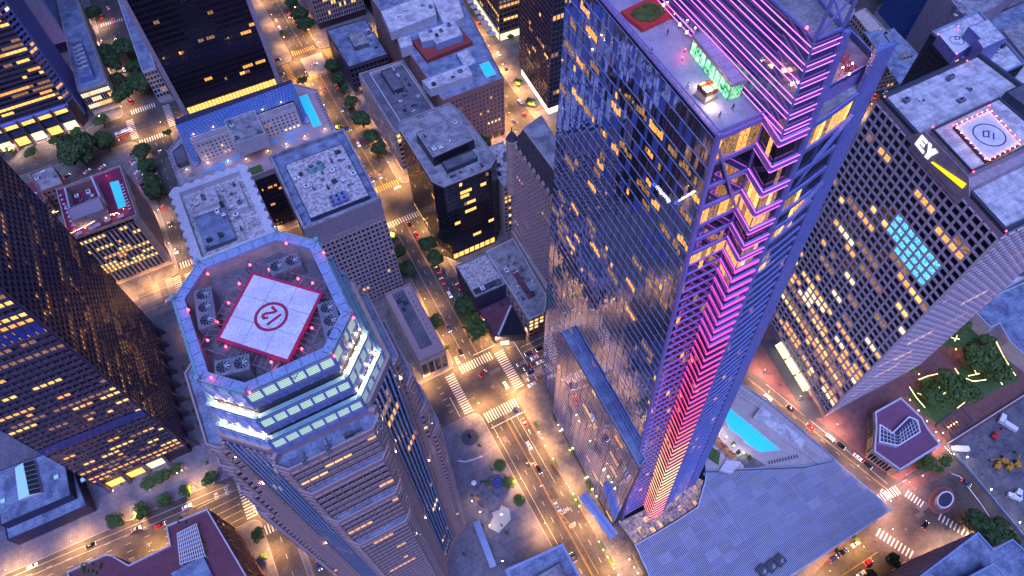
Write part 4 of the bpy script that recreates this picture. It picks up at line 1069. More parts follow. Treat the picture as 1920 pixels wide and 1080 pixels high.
# ---- hotel with blue glass trellis, courtyard block and roof pool
E1 = Bld('courtyard_hotel', 'hotel with blue glass trellis around a pale courtyard block and narrow roof pool', 'hotel', [(-38, 309.5), (34, 309.5), (41, 320), (47, 321), (49, 362), (40, 372), (38, 374), (-38, 374)], 52, lilac, mat('terrace_mauve', (.38, .27, .29), .8, noise=(.2, (.30, .21, .23), .5)), parapet=1.2)
E1.facade((-9, 309.5), (4, 309.5), 6, 49, 14, 12, .3, 1.6, .3, fm=bronze, lit=.16)
E1.facade((34, 309.5), (41, 320), 6, 49, 6, 12, .3, 1.6, .3, fm=bronze, lit=.2)
E1.block([(-31.5, 335.5), (-10, 335.5), (-10, 341), (-31.5, 341)], 52, 66.5, whitewall, mat('roof_mauve', (.32, .27, .31), .8, noise=(.3, (.22, .19, .23), .8)))
E1.block([(8, 335.5), (30.5, 335.5), (30.5, 341), (8, 341)], 52, 66.5, whitewall, MATS['roof_mauve'])
wm_w = mat('window_small_dark', (.05, .05, .08), .2)
E1.facade((-30, 335.5), (-11, 335.5), 52.6, 65.6, 8, 5, 1.3, 1.3, .12, fm=whitewall, glassm=wm_w, lit=.3)
E1.facade((9, 335.5), (29.5, 335.5), 52.6, 65.6, 8, 5, 1.3, 1.3, .12, fm=whitewall, glassm=wm_w, lit=.3)
E1.wall.prism([(-9.9, 334), (7.9, 334), (7.9, 341.5), (-9.9, 341.5)], 52, 60, whitewall)
E1.block([(-10, 320), (8, 320), (8, 341.8), (-10, 341.8)], 60, 69.5, whitewall, roof_g, .8)
E1.wall.prism([(-36, 354), (36, 356.5), (36, 361), (-36, 361)], 52, 67, navy)
tr = MB(); tf_ = MB(); gb = mat('trellis_glass', (.05, .13, .38), .25, noise=(.3, (.035, .08, .26), .8), spec=.8)
def slope(a, b, c, d, nu, nv):
    P = lambda u, v: Vector(a).lerp(Vector(b), u).lerp(Vector(d).lerp(Vector(c), u), v)
    for i in range(nu):
        for j in range(nv):
            tr.face([P((i+.04)/nu, (j+.04)/nv), P((i+.96)/nu, (j+.04)/nv), P((i+.96)/nu, (j+.96)/nv), P((i+.04)/nu, (j+.96)/nv)], gb)
    up = (P(1, 0)-P(0, 0)).cross(P(0, 1)-P(0, 0)).normalized()*.12
    for i in range(nu+1): tf_.bar(P(i/nu, 0)+up, P(i/nu, 1)+up, .16, .2, slab_b)
    for j in range(nv+1): tf_.bar(P(0, j/nv)+up, P(1, j/nv)+up, .16, .2, slab_b)
slope((-31, 342, 66), (31.5, 344, 66), (35.8, 356, 68), (-36, 353.5, 68), 34, 7)
slope((-36, 334, 53), (-32.6, 334, 53), (-31, 342, 66), (-36, 353.5, 68), 3, 12)
slope((31.8, 336.5, 53), (35.3, 336, 53), (35.8, 356, 68), (31.5, 344, 66), 3, 12)
tr.build('trellis_glass', E1.root); tf_.build('trellis_frame', E1.root)
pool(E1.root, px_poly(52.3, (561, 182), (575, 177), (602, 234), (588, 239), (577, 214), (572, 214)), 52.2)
mb = MB(); cbm = mat('blue_court', (.14, .32, .55), .7)
for poly in (((-33, 329), (14, 332.8), (14, 329.6), (-33, 326)), ((17, 333), (32.5, 333), (32.5, 330.8), (17, 330.2)), ((17.5, 329), (24, 328.4), (24, 325.8), (17.5, 326.6)), ((-27, 325), (-21, 325.4), (-21, 323.2), (-27, 323))): mb.prism(ccw(poly), 52.1, 52.22, cbm)
mb.build('skylight_strip', E1.root)
mb = MB(); mb.box(-6, 314, 52.1, 9, 5, .8, leaf2); mb.box(8, 317, 52.1, 7, 4, .8, leaf2); mb.build('hedge', E1.root)
AN = Bld('hotel_annex', 'grey low annex with curved roof steps beside the courtyard hotel and sixth street', 'building', [(-49, 327), (-38.3, 327), (-38.3, 374), (-49, 363)], 44, lilac, roof_g, parapet=1)
AN.block([(-46, 346), (-39, 346), (-39, 362), (-46, 358)], 44, 47, navy, roof_d); AN.done()
E1.done()
roof_clutter([(-9, 321), (7, 321), (7, 341), (-9, 341)], 69.6, 5, 'the middle block of the courtyard hotel', 31, .8)
# ---- notched roof tower
F_ = Bld('notched_roof_building', 'brown ribbed building with a notched pale roof rim packed with machinery', 'building', [(-46, 236), (-42, 232.5), (-14, 232.5), (-10, 236), (-10, 280), (-14, 283.5), (-42, 283.5), (-46, 280)], 84, bronze, roof_dirty, parapet=0)
rim_o = []
for (x0, y0, x1, y1) in ((-47, 231.5, -9, 231.5), (-9, 231.5, -9, 284), (-9, 284, -47, 284), (-47, 284, -47, 231.5)):
    L = hypot(x1-x0, y1-y0); n = 9 if L > 40 else 7; d = Vector((x1-x0, y1-y0)).normalized(); nn = Vector((d.y, -d.x))
    for i in range(n):
        for k, (f, o) in enumerate(((0.06, 0), (.35, 1.4), (.65, 1.4), (.94, 0))):
            rim_o.append((x0+d.x*L*(i+f)/n+nn.x*o, y0+d.y*L*(i+f)/n+nn.y*o))
F_.wall.ring(rim_o, [(min(max(p[0], -43.5), -12.5), min(max(p[1], 235), 280.5)) for p in rim_o], 84, 87.5, whitewall)
F_.facade((-42, 232.5), (-14, 232.5), 4, 83, 9, 1, 1.6, .5, 1.2, fm=mat('brown_rib', (.16, .09, .10), .7), lit=0)
F_.facade((-10, 236), (-10, 280), 4, 83, 14, 20, .8, 1.4, .5, fm=bronze2, lit=.05)
F_.block([(-41, 240), (-26, 240), (-26, 262), (-41, 262)], 84, 86, roof_b, roof_b, .5); F_.block([(-24, 256), (-15, 256), (-15, 276), (-24, 276)], 84, 86.5, whitewall, roof_dirty, .7); F_.block([(-41, 266), (-27, 266), (-27, 277), (-41, 277)], 84, 86, whitewall, roof_dirty, .6)
F_.done()
roof_clutter([(-41, 238), (-15, 238), (-15, 278), (-41, 278)], 86.6, 16, 'the notched pale roof', 33, .6)
# ---- ribbed tower with panel band
H_ = Bld('ribbed_tower', 'grey tower with tall blank panel band under a stained white roof deck', 'building', [(4.2, 231), (45.2, 231), (46.5, 287), (4.4, 287)], 82, lilac, roof_b, parapet=2.6, pth=1.2, parm=roof_g)
H_.facade((4.2, 231), (45.2, 231), 3, 68, 17, 17, .9, .9, .9, fm=lilac, lit=.03)
H_.facade((4.2, 231), (45.2, 231), 71, 84, 15, 1, .25, .3, .35, fm=lilac, glassm=mat('panel_mauve', (.27, .24, .32), .7, noise=(.4, (.22, .20, .27), .5)), lit=0)
H_.facade((45.2, 231), (46.5, 287), 3, 70, 20, 18, .5, 1.5, .6, fm=lilac, lit=.04)
H_.block([(9.5, 235), (41, 235), (41.5, 276), (9.5, 276)], 82, 84.6, metal_d, roof_dirty, .3)
for k in range(9): H_.frame.bar((4.6, 234+k*6, 84.5), (9.5, 236+k*6, 84.6), .3, .3, steel_b); H_.frame.bar((41.3, 236+k*5.2, 84.6), (46, 234+k*6, 84.5), .3, .3, steel_b)
H_.done()
for x, y in ((21, 264.5), (25.5, 264.8)):
    t = thing('cooling_tower', '', 'cooling tower', (x, y, 84.7)); mb = MB(); mb.cyl(x, y, 84.7, 88.6, 2.1, cyanp, 16, 1.7); mb.cyl(x, y, 88.6, 89.2, 1.2, metal_d, 12); mb.build('drum', t); mb = MB(); mb.cyl(x, y, 89.2, 89.5, .8, metal, 8); mb.build('cap', t); series(t, 'round pale green cooling tower on the stained white roof deck')
fan_unit(26.5, 239.5, 84.7, 9, 6, 2.2, 3, 2, 0, 'blue six fan unit at the front edge of the stained white roof deck', steel_b)
roof_clutter([(10, 242), (41, 242), (41, 274), (10, 274)], 84.7, 18, 'the stained white roof deck', 35, .5)
# ---- rooftop bar hotel with red terrace and pool
I_ = Bld('rooftop_bar_hotel', 'striped cream and gold lit hotel with red rooftop bar, parasols and small pool', 'hotel', [(-112, 317.6), (-75, 317.6), (-76, 361.5), (-113, 360)], 47, cream, mat('bar_floor_red', (.20, .02, .07), .7, noise=(.5, (.12, .02, .05), .7)), parapet=1.2)
I_.facade((-112, 317.6), (-78, 317.6), 4, 44, 14, 14, 1.0, .12, .7, fm=whitewall, sm=bronze, glassm=mat('spandrel_ochre', (.10, .055, .02), .5), lit=.95, lits=[litY, litY, litO, glass])
I_.facade((-75, 317.6), (-76, 361.5), 4, 46, 30, 14, .45, .2, .7, fm=cream, lit=.06)
I_.facade((-112, 317.6), (-78, 317.6), 44.6, 46.6, 14, 1, .3, .2, .1, fm=wood, lit=0)
I_.block([(-106, 323), (-88.5, 323), (-89.5, 334), (-106.5, 333)], 47, 55, lilac, mat('mauve_plain_roof', (.33, .26, .31), .8))
I_.wall.prism([(-106.5, 333.2), (-105.7, 333.2), (-105.7, 352), (-106.5, 352)], 47, 54, whitewall); I_.wall.prism([(-89.6, 334.2), (-88.6, 334.2), (-90.4, 353), (-91.4, 353)], 47, 55, whitewall); I_.wall.prism([(-106.5, 352.2), (-91.6, 352.2), (-91.6, 353), (-106.5, 353)], 47, 53, salmon)
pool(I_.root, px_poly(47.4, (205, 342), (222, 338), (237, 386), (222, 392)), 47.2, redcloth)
I_.done()
roof_clutter([(-104.5, 334.5), (-93, 334.5), (-93, 351), (-104.5, 351)], 47.2, 12, 'the walled machine court of the rooftop bar hotel', 37, .7)
# ---- banded tower with columns, top left
B1 = Bld('banded_tower', 'dark tower with curved floor bands and a lit columned base at the upper left', 'skyscraper', [(-172, 471), (-104, 471), (-99.5, 475), (-99, 520), (-172, 520)], 170, bronze, roof_d)
B1.facade((-172, 471), (-104, 471), 22, 168, 26, 40, 0.1, 1.5, .5, fm=bronze2, glassm=glass, lit=.6, lits=[litY, litY, litO, litD])
B1.facade((-104, 471), (-99.5, 475), 22, 168, 2, 40, .2, 1.5, .5, fm=steel_b, lit=.4)
B1.facade((-99.5, 475), (-99, 520), 6, 168, 24, 6, .8, .3, .9, fm=steel_b, glassm=glass_blue, lit=.02)
for k in range(7):
    x = -170+k*10.9; B1.frame.box(x, 468.6, 0, 1.8, 1.8, 22, bronze2)
    if k < 6:
        q = MB()
        for (z0, z1, m_) in ((1, 7.5, litW if k in (1, 3, 5) else litY), (9, 14, glass_blue), (15.5, 20, litY)): q.face([(x+1.2, 470.7, z0), (x+9.8, 470.7, z0), (x+9.8, 470.7, z1), (x+1.2, 470.7, z1)], m_)
        q.build('lobby_glass', B1.root)
B1.frame.box(-137.5, 469.4, 20.5, 68, 3.2, 1.4, steel_b); B1.done()
B2 = Bld('blank_wall_tower', 'pale tower with a blank panelled end wall and pinstriped side above the purple lit lobby', 'skyscraper', [(-113.5, 563), (-96.2, 563), (-92, 660), (-113.5, 660)], 150, mat('panel_pale', (.42, .40, .50), .6, noise=(.1, (.36, .34, .44), .4)), roof_g, z0=9)
B2.facade((-96.2, 563), (-92, 660), 12, 148, 24, 3, 1.3, .4, 1.2, fm=slab_b, glassm=black, lit=0)
B2.wall.prism(rect(-112, 565, -98, 600), 0, 9, navy); B2.done()
C_ = Bld('fin_fronted_office', 'mid rise office with blue roof machinery and gold lit finned front by sixth street', 'building', [(-95, 479.5), (-75.5, 479.5), (-78.5, 600), (-92, 600)], 21.4, cream, roof_b, parapet=1.0)
C_.facade((-95, 479.5), (-75.5, 479.5), 5, 20, 12, 3, .45, 1.3, .8, fm=cream, sm=bronze, lit=1.6, lits=[litY, litW])
C_.facade((-75.5, 479.5), (-78.5, 600), 2, 20.4, 46, 1, .7, .5, 1.0, fm=cream, lit=.02)
C_.block([(-91, 487), (-81.5, 487), (-82.5, 530), (-90, 530)], 21.4, 26, steel_b, roof_b, .3); C_.done()
for k in range(6): duct_unit(-86, 498+k*5.2, 26.1, 6.5, 1.5, 1.2, 0, 'long pale duct across the blue roof by sixth street', whitep)
D_ = Bld('narrow_office', 'narrow white framed building with blue roof beside the black slab tower', 'building', [(-49.4, 469.5), (-40, 469.5), (-40, 600), (-48, 600)], 27.8, whitewall, roof_b, parapet=.8)
D_.facade((-49.4, 469.5), (-40, 469.5), 4, 27, 4, 6, .5, .9, .4, fm=whitewall, lit=.2); D_.done()
# ---- low salmon brick buildings
for i, (pts, z) in enumerate(((((56, 328), (98, 310), (120, 346), (76, 362)), 16), (((30, 352), (70, 338), (88, 376), (56, 402)), 15), (((-30, 372), (18, 350), (50, 405), (10, 450)), 14))):
    s_ = Bld('low_brick_building', ('salmon brick low building with grey roof beside the rooftop bar hotel', 'salmon brick low building with sunken roof court, left of the rooftop bar hotel', 'low salmon building mostly hidden behind the dark tower at the left edge')[i], 'building', px_poly(z, *pts), z, salmon, roof_g if i != 1 else maroon, parapet=1.4)
    s_.allsides(cell=3, floor=4, pier=1.4, span=2, dep=.15, lit=.2); s_.done()
    roof_clutter(px_poly(z, *pts), z+.1, 3, ('the grey roof left of the parking court', 'the sunken salmon court', 'the hidden salmon roof')[i], 40+i, .6)
# ---- right side of Wilshire, upper blocks
K_ = Bld('stained_roof_office', 'six storey dark office with a puddle stained blue roof at the upper crossing', 'building', [(81.4, 405.3), (111.2, 405), (112.1, 451), (81.4, 452.5)], 26, bronze2, roof_b, parapet=.8)
K_.facade((81.4, 452.5), (81.4, 405.3), 3, 25, 18, 5, .7, 1.2, .5, fm=bronze2, lit=.1); K_.facade((81.4, 405.3), (111.2, 405), 3, 25, 10, 5, .7, 1.2, .5, fm=bronze2, lit=.1)
K_.block([(92, 420), (103, 420), (104, 436), (93, 437)], 26, 29.5, roof_g, roof_g, .2); K_.done()
roof_clutter([(104.5, 408), (110.5, 408), (110.5, 440), (104.5, 440)], 26.1, 5, 'the puddle stained blue roof', 41, .7)
L_ = Bld('inset_roof_office', 'cream gridded office with a sunken violet roof full of machinery', 'building', [(82.1, 317), (113.5, 317), (114.1, 379), (82, 380.5)], 38, cream, roof_d, parapet=.9)
L_.facade((82, 380.5), (82.1, 317), 4, 37, 22, 8, .7, 1.5, .5, fm=cream, lit=.12); L_.facade((82.1, 317), (113.5, 317), 4, 37, 10, 8, .7, 1.5, .5, fm=cream, lit=.12)
L_.wall.ring(rect(88, 323, 112, 376), rect(88.6, 323.6, 111.4, 375.4), 38, 40.2, whitewall); L_.block(rect(95, 350, 103, 372), 38, 41, metal_d, roof_d); L_.done()
roof_clutter(rect(93, 326, 110, 374), 38.2, 17, 'the sunken violet roof', 43, .7)
M_ = Bld('pool_deck_hotel', 'pink brick hotel with white roof houses, red tiled terrace and roof pool', 'hotel', [(116, 316), (159.8, 316), (173, 405), (173, 440), (116, 440)], 50, mat('pink_brick', (.38, .20, .17), .8, noise=(.5, (.29, .15, .13), .7)), roof_b, parapet=1.2)
M_.facade((116, 316), (159.8, 316), 8, 48, 16, 11, 1.6, 1.9, .12, lit=.08, glassm=wm_w); M_.facade((159.8, 316), (173, 405), 8, 48, 26, 11, 1.6, 1.9, .12, lit=.1, glassm=wm_w)
M_.facade((116, 316), (159.8, 316), 0.5, 7.5, 9, 1, 1.2, 1.2, .4, lit=.8, lits=[litW, litY])
wtop = whitewall
def blockpx(b, pts, z0, z1, wm, rm, par=.4): b.block(px_poly(z1, *pts), z0, z1, wm, rm, par)
blockpx(M_, ((714, 22), (808, -14), (818, 28), (732, 62)), 50, 56, wtop, roof_w)
blockpx(M_, ((811, 0), (855, -16), (870, 32), (834, 50)), 50, 56, wtop, roof_w)
blockpx(M_, ((772, 76), (855, 45), (886, 78), (800, 112)), 50, 53.2, terra, terra, .1)
blockpx(M_, ((783, 62), (852, 38), (868, 66), (818, 84), (812, 76), (790, 80)), 53.4, 58, slab_b, roof_w)
blockpx(M_, ((745, 74), (768, 66), (774, 84), (752, 92)), 50, 57, wtop, roof_w)
blockpx(M_, ((791, 152), (875, 120), (886, 142), (806, 168)), 50, 56, wtop, roof_w)
blockpx(M_, ((855, 100), (876, 93), (894, 118), (872, 128)), 50, 54, slab_b, roof_w)
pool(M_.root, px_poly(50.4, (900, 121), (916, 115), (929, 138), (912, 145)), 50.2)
M_.done()
roof_clutter(px_poly(56, (795, 152), (873, 124), (880, 140), (808, 164)), 56.1, 4, 'the front white roof house of the pink hotel', 45, .9); roof_clutter(px_poly(56, (720, 24), (806, -8), (814, 26), (736, 56)), 56.1, 4, 'the rear white roof house of the pink hotel', 46, .7); roof_clutter(px_poly(58, (788, 66), (850, 42), (862, 62), (820, 80)), 58.1, 4, 'the white roof above the red tiles', 47, .8)
N_ = Bld('chamfered_black_building', 'black glass building with chamfered corners and grey gravel roofs', 'building', [(77, 242), (81, 235.5), (110, 235.5), (116.2, 241), (114.6, 283), (112, 293.5), (80, 293.5), (77, 287)], 68, black, roof_g, parapet=1.0, parm=lilac)
N_.facade((81, 235.5), (110, 235.5), 8, 67, 16, 17, .08, .9, .12, fm=black, sm=bronze, glassm=glass, lit=.10, lits=[litD, litY]); N_.facade((77, 287), (77, 242), 8, 67, 24, 17, .08, .7, .12, fm=black, sm=bronze, glassm=glass2, lit=.01)
N_.facade((110, 235.5), (116.2, 241), 8, 67, 3, 17, .1, .9, .1, fm=black, lit=0); N_.facade((77, 242), (81, 235.5), 8, 67, 3, 17, .1, .9, .1, fm=black, lit=0)
N_.facade((81, 235.5), (110, 235.5), .6, 6.5, 8, 1, .5, .8, .5, fm=bronze, lit=2, lits=[litY, litW]); N_.facade((77, 287), (77, 242), .6, 5.5, 14, 1, .5, .8, .4, fm=bronze, lit=.5)
N_.block([(83, 252), (108.8, 253.5), (109, 275), (82.5, 274)], 68, 75, black, roof_g, .8, .4, lilac); N_.block([(87, 243.5), (106, 244), (106, 250.5), (87, 250.5)], 68, 71, metal_d, roof_d, .3); N_.done()
roof_clutter([(84, 254), (107, 255), (107, 273), (84, 273)], 75.1, 5, 'the upper grey roof of the chamfered black building', 48, .6); roof_clutter([(86, 238), (109, 238), (109, 243), (86, 243)], 68.1, 5, 'the lower gravel roof of the chamfered black building', 49, .3)
O_ = Bld('small_white_roof_building', 'narrow stone building with cluttered white roof between black building and turreted one', 'building', [(117.5, 236), (130, 236), (134, 268), (117.5, 268)], 48, cream, roof_dirty, parapet=1)
O_.facade((117.5, 236), (130, 236), 4, 47, 5, 12, .8, 1.3, .4, fm=cream, lit=.4); O_.done(); roof_clutter([(118, 238), (130, 238), (132, 266), (118, 266)], 48.1, 8, 'the narrow white roof beside the turreted building', 51, .7)
# turreted building
PP = [(115, 176), (132, 176), (138, 228), (115.5, 221)]
P_ = Bld('turreted_building', 'cream arcaded building with round turret and steep dark mansard roof', 'building', PP, 97, mat('cream_terracotta', (.46, .36, .38), .8, noise=(.5, (.36, .28, .30), .6)), None)
P_.facade((115.5, 221), (115, 176), 22, 95, 18, 20, 1.15, 1.9, .35, lit=.03, glassm=wm_w); P_.facade((115, 176), (132, 176), 20, 95, 7, 20, 1.1, 1.9, .35, lit=.05)
mb = MB(); a_ = [(115, 176), (133, 176), (138, 228), (115.5, 221)]; b_i = inset(a_, 4.5)
for i in range(4): j = (i+1) % 4; mb.face([(*a_[i], 97), (*a_[j], 97), (*b_i[j], 108), (*b_i[i], 108)], mat('slate_dark', (.045, .04, .05), .7, noise=(.8, (.08, .07, .09), .7)))
mb.face([(*p, 108) for p in b_i], roof_g); mb.ring(b_i, inset(b_i, .4), 108, 108.8, cream); mb.build('mansard_roof', P_.root)
mb = MB(); mb.cyl(115.5, 221, 60, 100, 3.0, cream, 12); mb.cyl(115.5, 221, 100, 101, 3.4, cream, 12); tu_ = mb.build('turret', P_.root); mb = MB(); mb.cyl(115.5, 221, 101, 106, 3.0, mat('slate_dark', (0,)*3), 12, .5); mb.cyl(115.5, 221, 106, 109, .25, metal_d, 5); mb.build('turret_roof', tu_)
mb = MB()
for k in range(9): mb.box(115, 179+k*4.6, 95, 1.2, 2.2, 5.5, cream); mb.cyl(115, 179+k*4.6, 100.5, 102.5, .9, cream, 6, .1)
mb.build('gable', P_.root); P_.done()
# corner block with brick front, black box and club
R1 = Bld('brick_fronted_block', 'violet roofed block with red brick street front near the large crossing', 'building', [(95, 164.5), (104.8, 164.2), (111.4, 173), (114, 218), (95, 217)], 21.4, lilac, roof_g, parapet=.9, parm=whitewall)
R1.facade((95, 164.5), (104.8, 164.2), .6, 20, 3, 5, 1.0, 1.2, .3, fm=brick, lit=1.0, lits=[litW, litY]); R1.facade((95, 217), (95, 164.5), 9, 19, 10, 2, 2.6, 2.4, .1, fm=cream, lit=0)
R1.wall.prism(rect(101.5, 176, 105, 198), 21.4, 21.55, maroon); R1.wall.prism([(112.2, 172), (114.4, 172), (116.8, 222), (114.6, 222)], 0, 25, cream); R1.done()
roof_clutter([(97, 170), (110, 176), (111, 214), (97, 214)], 21.5, 14, 'the violet roof above the brick front', 53, .5)
R2 = Bld('black_box_building', 'navy box building with water stained white roof beside the avenue', 'building', [(75.2, 191.5), (94.8, 191.3), (94.8, 216), (75.2, 216.6)], 21.4, navy, roof_dirty, parapet=1, parm=roof_g)
R2.wall.prism(rect(76.4, 193, 93.5, 197), 21.5, 21.9, metal_d); R2.done(); roof_clutter(rect(76.5, 192.3, 94, 197.2), 21.9, 6, 'the front strip of the navy box roof', 54, .9)
R3 = Bld('corner_club', 'low maroon roofed corner club with a black angular canopy and white stair strip', 'building', [(76.5, 170.8), (93.4, 164.4), (94.6, 190.8), (76.2, 190.8)], 8, navy, maroon, parapet=.5)
mb = MB(); mb.face([(94.4, 184, 9.2), (78.5, 169.8, 9.2), (93.3, 163.9, 8.7)][::-1], black); mb.face([(94.4, 184, 9.0), (78.5, 169.8, 9.0), (93.3, 163.9, 8.5)], black); mb.bar((94.2, 184.2, 9.4), (78.4, 170.0, 9.4), 1.2, .3, whitewall); mb.build('canopy', R3.root)
mb = MB(); mb.box(81, 167.2, .2, 5, .4, 4.5, litW, .35*-1); mb.build('lit_entrance', R3.root); R3.done(); roof_clutter(rect(79, 184.5, 92, 190), 8.1, 5, 'the maroon club roof', 55, .6)
S_ = Bld('classical_corner_building', 'small cream building with arched front and red trimmed dark roof at the crossing', 'building', [(31, 169.5), (46.2, 169.4), (46.7, 217.5), (31, 217.5)], 22, cream, roof_d, parapet=1.3, parm=pinkgr)
S_.facade((31, 169.5), (46.2, 169.4), 3, 19, 4, 1, 1.1, 2.2, .7, fm=cream, lit=0, lits=[litD]); S_.facade((46.2, 169.4), (46.7, 217.5), 3, 19, 14, 3, .8, 1.4, .4, fm=cream, lit=.1)
S_.wall.ring(rect(31.6, 170.2, 45.8, 216.8), rect(34.5, 175.5, 41.5, 216), 22, 22.5, mat('mauve_terrace', (.33, .22, .24), .8)); S_.done()
for k in range(11): mb = MB(); p_ = (43.5, 179+k*3.3); mb.box(p_[0], p_[1], 22.5, .7, .7, .5, metal_d); mb.cyl(p_[0], p_[1], 23.0, 23.25, .28, metal, 8); o = mb.build('roof_vent', origin=(p_[0], p_[1], 22.5)); tag(o, '', 'roof vent'); series(o, 'small dark vent along the mauve roof edge of the arched corner building', axis=1)
roof_clutter(rect(34.5, 200, 41, 216), 22.1, 4, 'the dark roof of the arched corner building', 57, .6)
# dark towers along the top edge
Q1 = Bld('lantern_base_tower', 'brown tower standing on a blazing white lit shopfront beside seventh street', 'skyscraper', [(196, 318), (260, 318), (260, 368), (200, 368)], 150, bronze, roof_d, z0=7)
Q1.facade((200, 368), (196, 318), 10, 148, 16, 34, .25, 1.4, .4, fm=bronze2, lit=.12, lits=[litO, litY, litD]); Q1.facade((196, 318), (260, 318), 10, 148, 22, 34, .5, .6, .5, fm=bronze2, lit=.15, lits=[litO, litD])
q = MB(); q.prism([(197.5, 319.5), (259, 319.5), (259, 367), (201, 367)], 0, 7, mat('shopfront_white', (1, .95, .8), .4, emis=(1, .80, .52), estr=.9)); q.build('shopfront', Q1.root); Q1.done()
Q2 = Bld('street_corner_tower', 'dark tower with gold lit canopy base at the very top, by the bright street', 'skyscraper', [(205, 410), (262, 408), (262, 520), (213, 520)], 140, bronze, roof_d)
Q2.facade((213, 520), (205, 410), 8, 138, 30, 33, .3, 1.5, .5, fm=bronze2, lit=.25, lits=[litO, litY]); Q2.facade((205, 410), (262, 408), 8, 138, 18, 33, .5, 1.5, .4, fm=bronze2, lit=.3, lits=[litO, litY])
q = MB(); q.face([(204.2, 410, .5), (212.2, 520, .5), (212.2, 520, 6.5), (204.2, 410, 6.5)][::-1], litW); q.face([(205, 409.2, .5), (262, 407.2, .5), (262, 407.2, 6.5), (205, 409.2, 6.5)], litW); q.build('shopfront', Q2.root)
mb = MB()
for k in range(14): mb.box(200.5+k*.55, 414+k*7.6, 5.5, 5.5, 4.2, .25, whitewall)
mb.build('street_awning', Q2.root); Q2.done()
T2 = Bld('pinstripe_tower', 'dark pinstriped tower at the top edge beside the left pavement of the avenue crossing', 'skyscraper', [(84, 493), (124, 493), (124, 560), (84, 560)], 120, bronze, roof_d)
T2.facade((84, 560), (84, 493), 6, 118, 30, 28, .6, .5, .8, fm=lilac, lit=.06); T2.facade((84, 493), (124, 493), 6, 118, 20, 28, .6, .5, .8, fm=lilac, lit=.06, lits=[litY]); T2.done()
T3 = Bld('hidden_dark_tower', 'plain dark tower between the stained blue roof and the pink hotel', 'skyscraper', [(128, 455), (150, 455), (150, 540), (128, 540)], 105, black, roof_d)
T3.facade((128, 455), (150, 455), 6, 103, 12, 26, .2, .8, .2, fm=navy, lit=.02); T3.done()
# upper right
V1 = Bld('beige_loft_building', 'beige gridded loft building with blue roof end at the upper right', 'building', [(400, 224), (412, 216), (433, 277), (421, 283)], 30, cream, roof_b, parapet=1)
V1 = V1
V1.poly = ccw(px_poly(26, (1593, 29), (1622, 17), (1709, 109), (1667, 120)))
V1.wall = MB(); V1.roof = MB(); V1.wall.prism(V1.poly, 0, 26, cream); V1.addroof(V1.poly, 26, roof_b, 1, .5, cream)
for o in (V1.root,): o.location = (V1.poly[0][0], V1.poly[0][1], 0)
V1.allsides(cell=3.4, floor=4.2, pier=1.0, span=1.5, dep=.5, lit=.05, z0=2)
V1.block(px_poly(30, (1660, 66), (1675, 58), (1705, 92), (1684, 104)), 26, 30, cream, roof_b, .4); V1.done()
roof_clutter(px_poly(26, (1640, 55), (1655, 48), (1672, 82), (1655, 95)), 26.1, 8, 'the beige loft roof', 61, .7)
def far_bld(name, label, pts, z, wm, rm, par=1.0, **k):
    b = Bld(name, label, 'building', px_poly(z, *pts), z, wm, rm, parapet=par)
    if k: b.allsides(**k)
    b.done(); return b
bw = mat('blue_wall', (.035, .10, .30), .6, noise=(.04, (.03, .07, .22), .8))
b_ = Bld('blue_wall_building', 'huge plain blue wall rising behind the beige loft building', 'building', [tuple(G(1646, 24)[:2]), tuple(G(1716, 106)[:2]), tuple(G(1778, 60)[:2]), tuple(G(1700, -60)[:2])], 58, bw, roof_b, parapet=1.5); b_.done()
far_bld('pale_roof_block', 'broad pale roofed block at the top right with rows of rooftop machines', ((1756, -30), (1812, 40), (1870, 12), (1940, -60)), 55, lilac, roof_g)
roof_clutter(px_poly(55, (1762, -5), (1790, 42), (1808, 34), (1790, -20)), 55.1, 9, 'the pale block at the top right', 62, .7)
far_bld('lattice_car_park', 'car park with slanted lattice front in the top right corner', ((1846, 38), (1925, 0), (1990, 60), (1885, 92)), 30, bronze, roof_b, cell=3, floor=3, pier=.5, span=1, dep=.6, lit=.4, lits=[litD, litO])
far_bld('grey_corner_roof', 'grey roofed building cut by the right edge near the top', ((1880, 60), (1990, 10), (2010, 90), (1925, 115)), 42, lilac, roof_g)
z = 120
V3 = Bld('black_helipad_tower', 'black tower with smaller helipad marked 10 and white roof', 'skyscraper', px_poly(z, (1746, 62), (1834, 23), (1920, 121), (1849, 153)), z, black, roof_w, parapet=1.2, parm=slab_b)
V3.allsides(cell=3, floor=3.6, pier=.15, span=1.2, dep=.2, fm=black, sm=navy, lit=.02, lits=[litY])
hz2 = 126
h2 = ccw(px_poly(hz2, (1760, 64), (1796, 51), (1824, 83), (1793, 103)))
mb = MB(); mb.prism(h2, z, hz2, steel_b, heliw); c_ = G(1794, 76, hz2); r0 = .0
mb.ring([(c_.x+3.6*cos(2*pi*q/32), c_.y+3.6*sin(2*pi*q/32)) for q in range(32)], [(c_.x+3.2*cos(2*pi*q/32), c_.y+3.2*sin(2*pi*q/32)) for q in range(32)], hz2, hz2+.04, navy); hp3 = mb.build('helipad', V3.root)
digits(hp3, [PT(hz2, (1791, 69), (1799, 69), (1799, 74), (1791, 74), (1791, 69)), PT(hz2, (1791, 80), (1799, 81))], .45, navy, hz2+.05)
V3.block(px_poly(132, (1815, 51), (1853, 36), (1886, 72), (1843, 92), (1832, 76), (1838, 73)), z, 132, steel_b, roof_w, .3)
V3.done(); roof_clutter(px_poly(z, (1850, 95), (1882, 85), (1890, 97), (1858, 108)), z+.1, 5, 'the white roof of the small helipad tower', 63, .9)
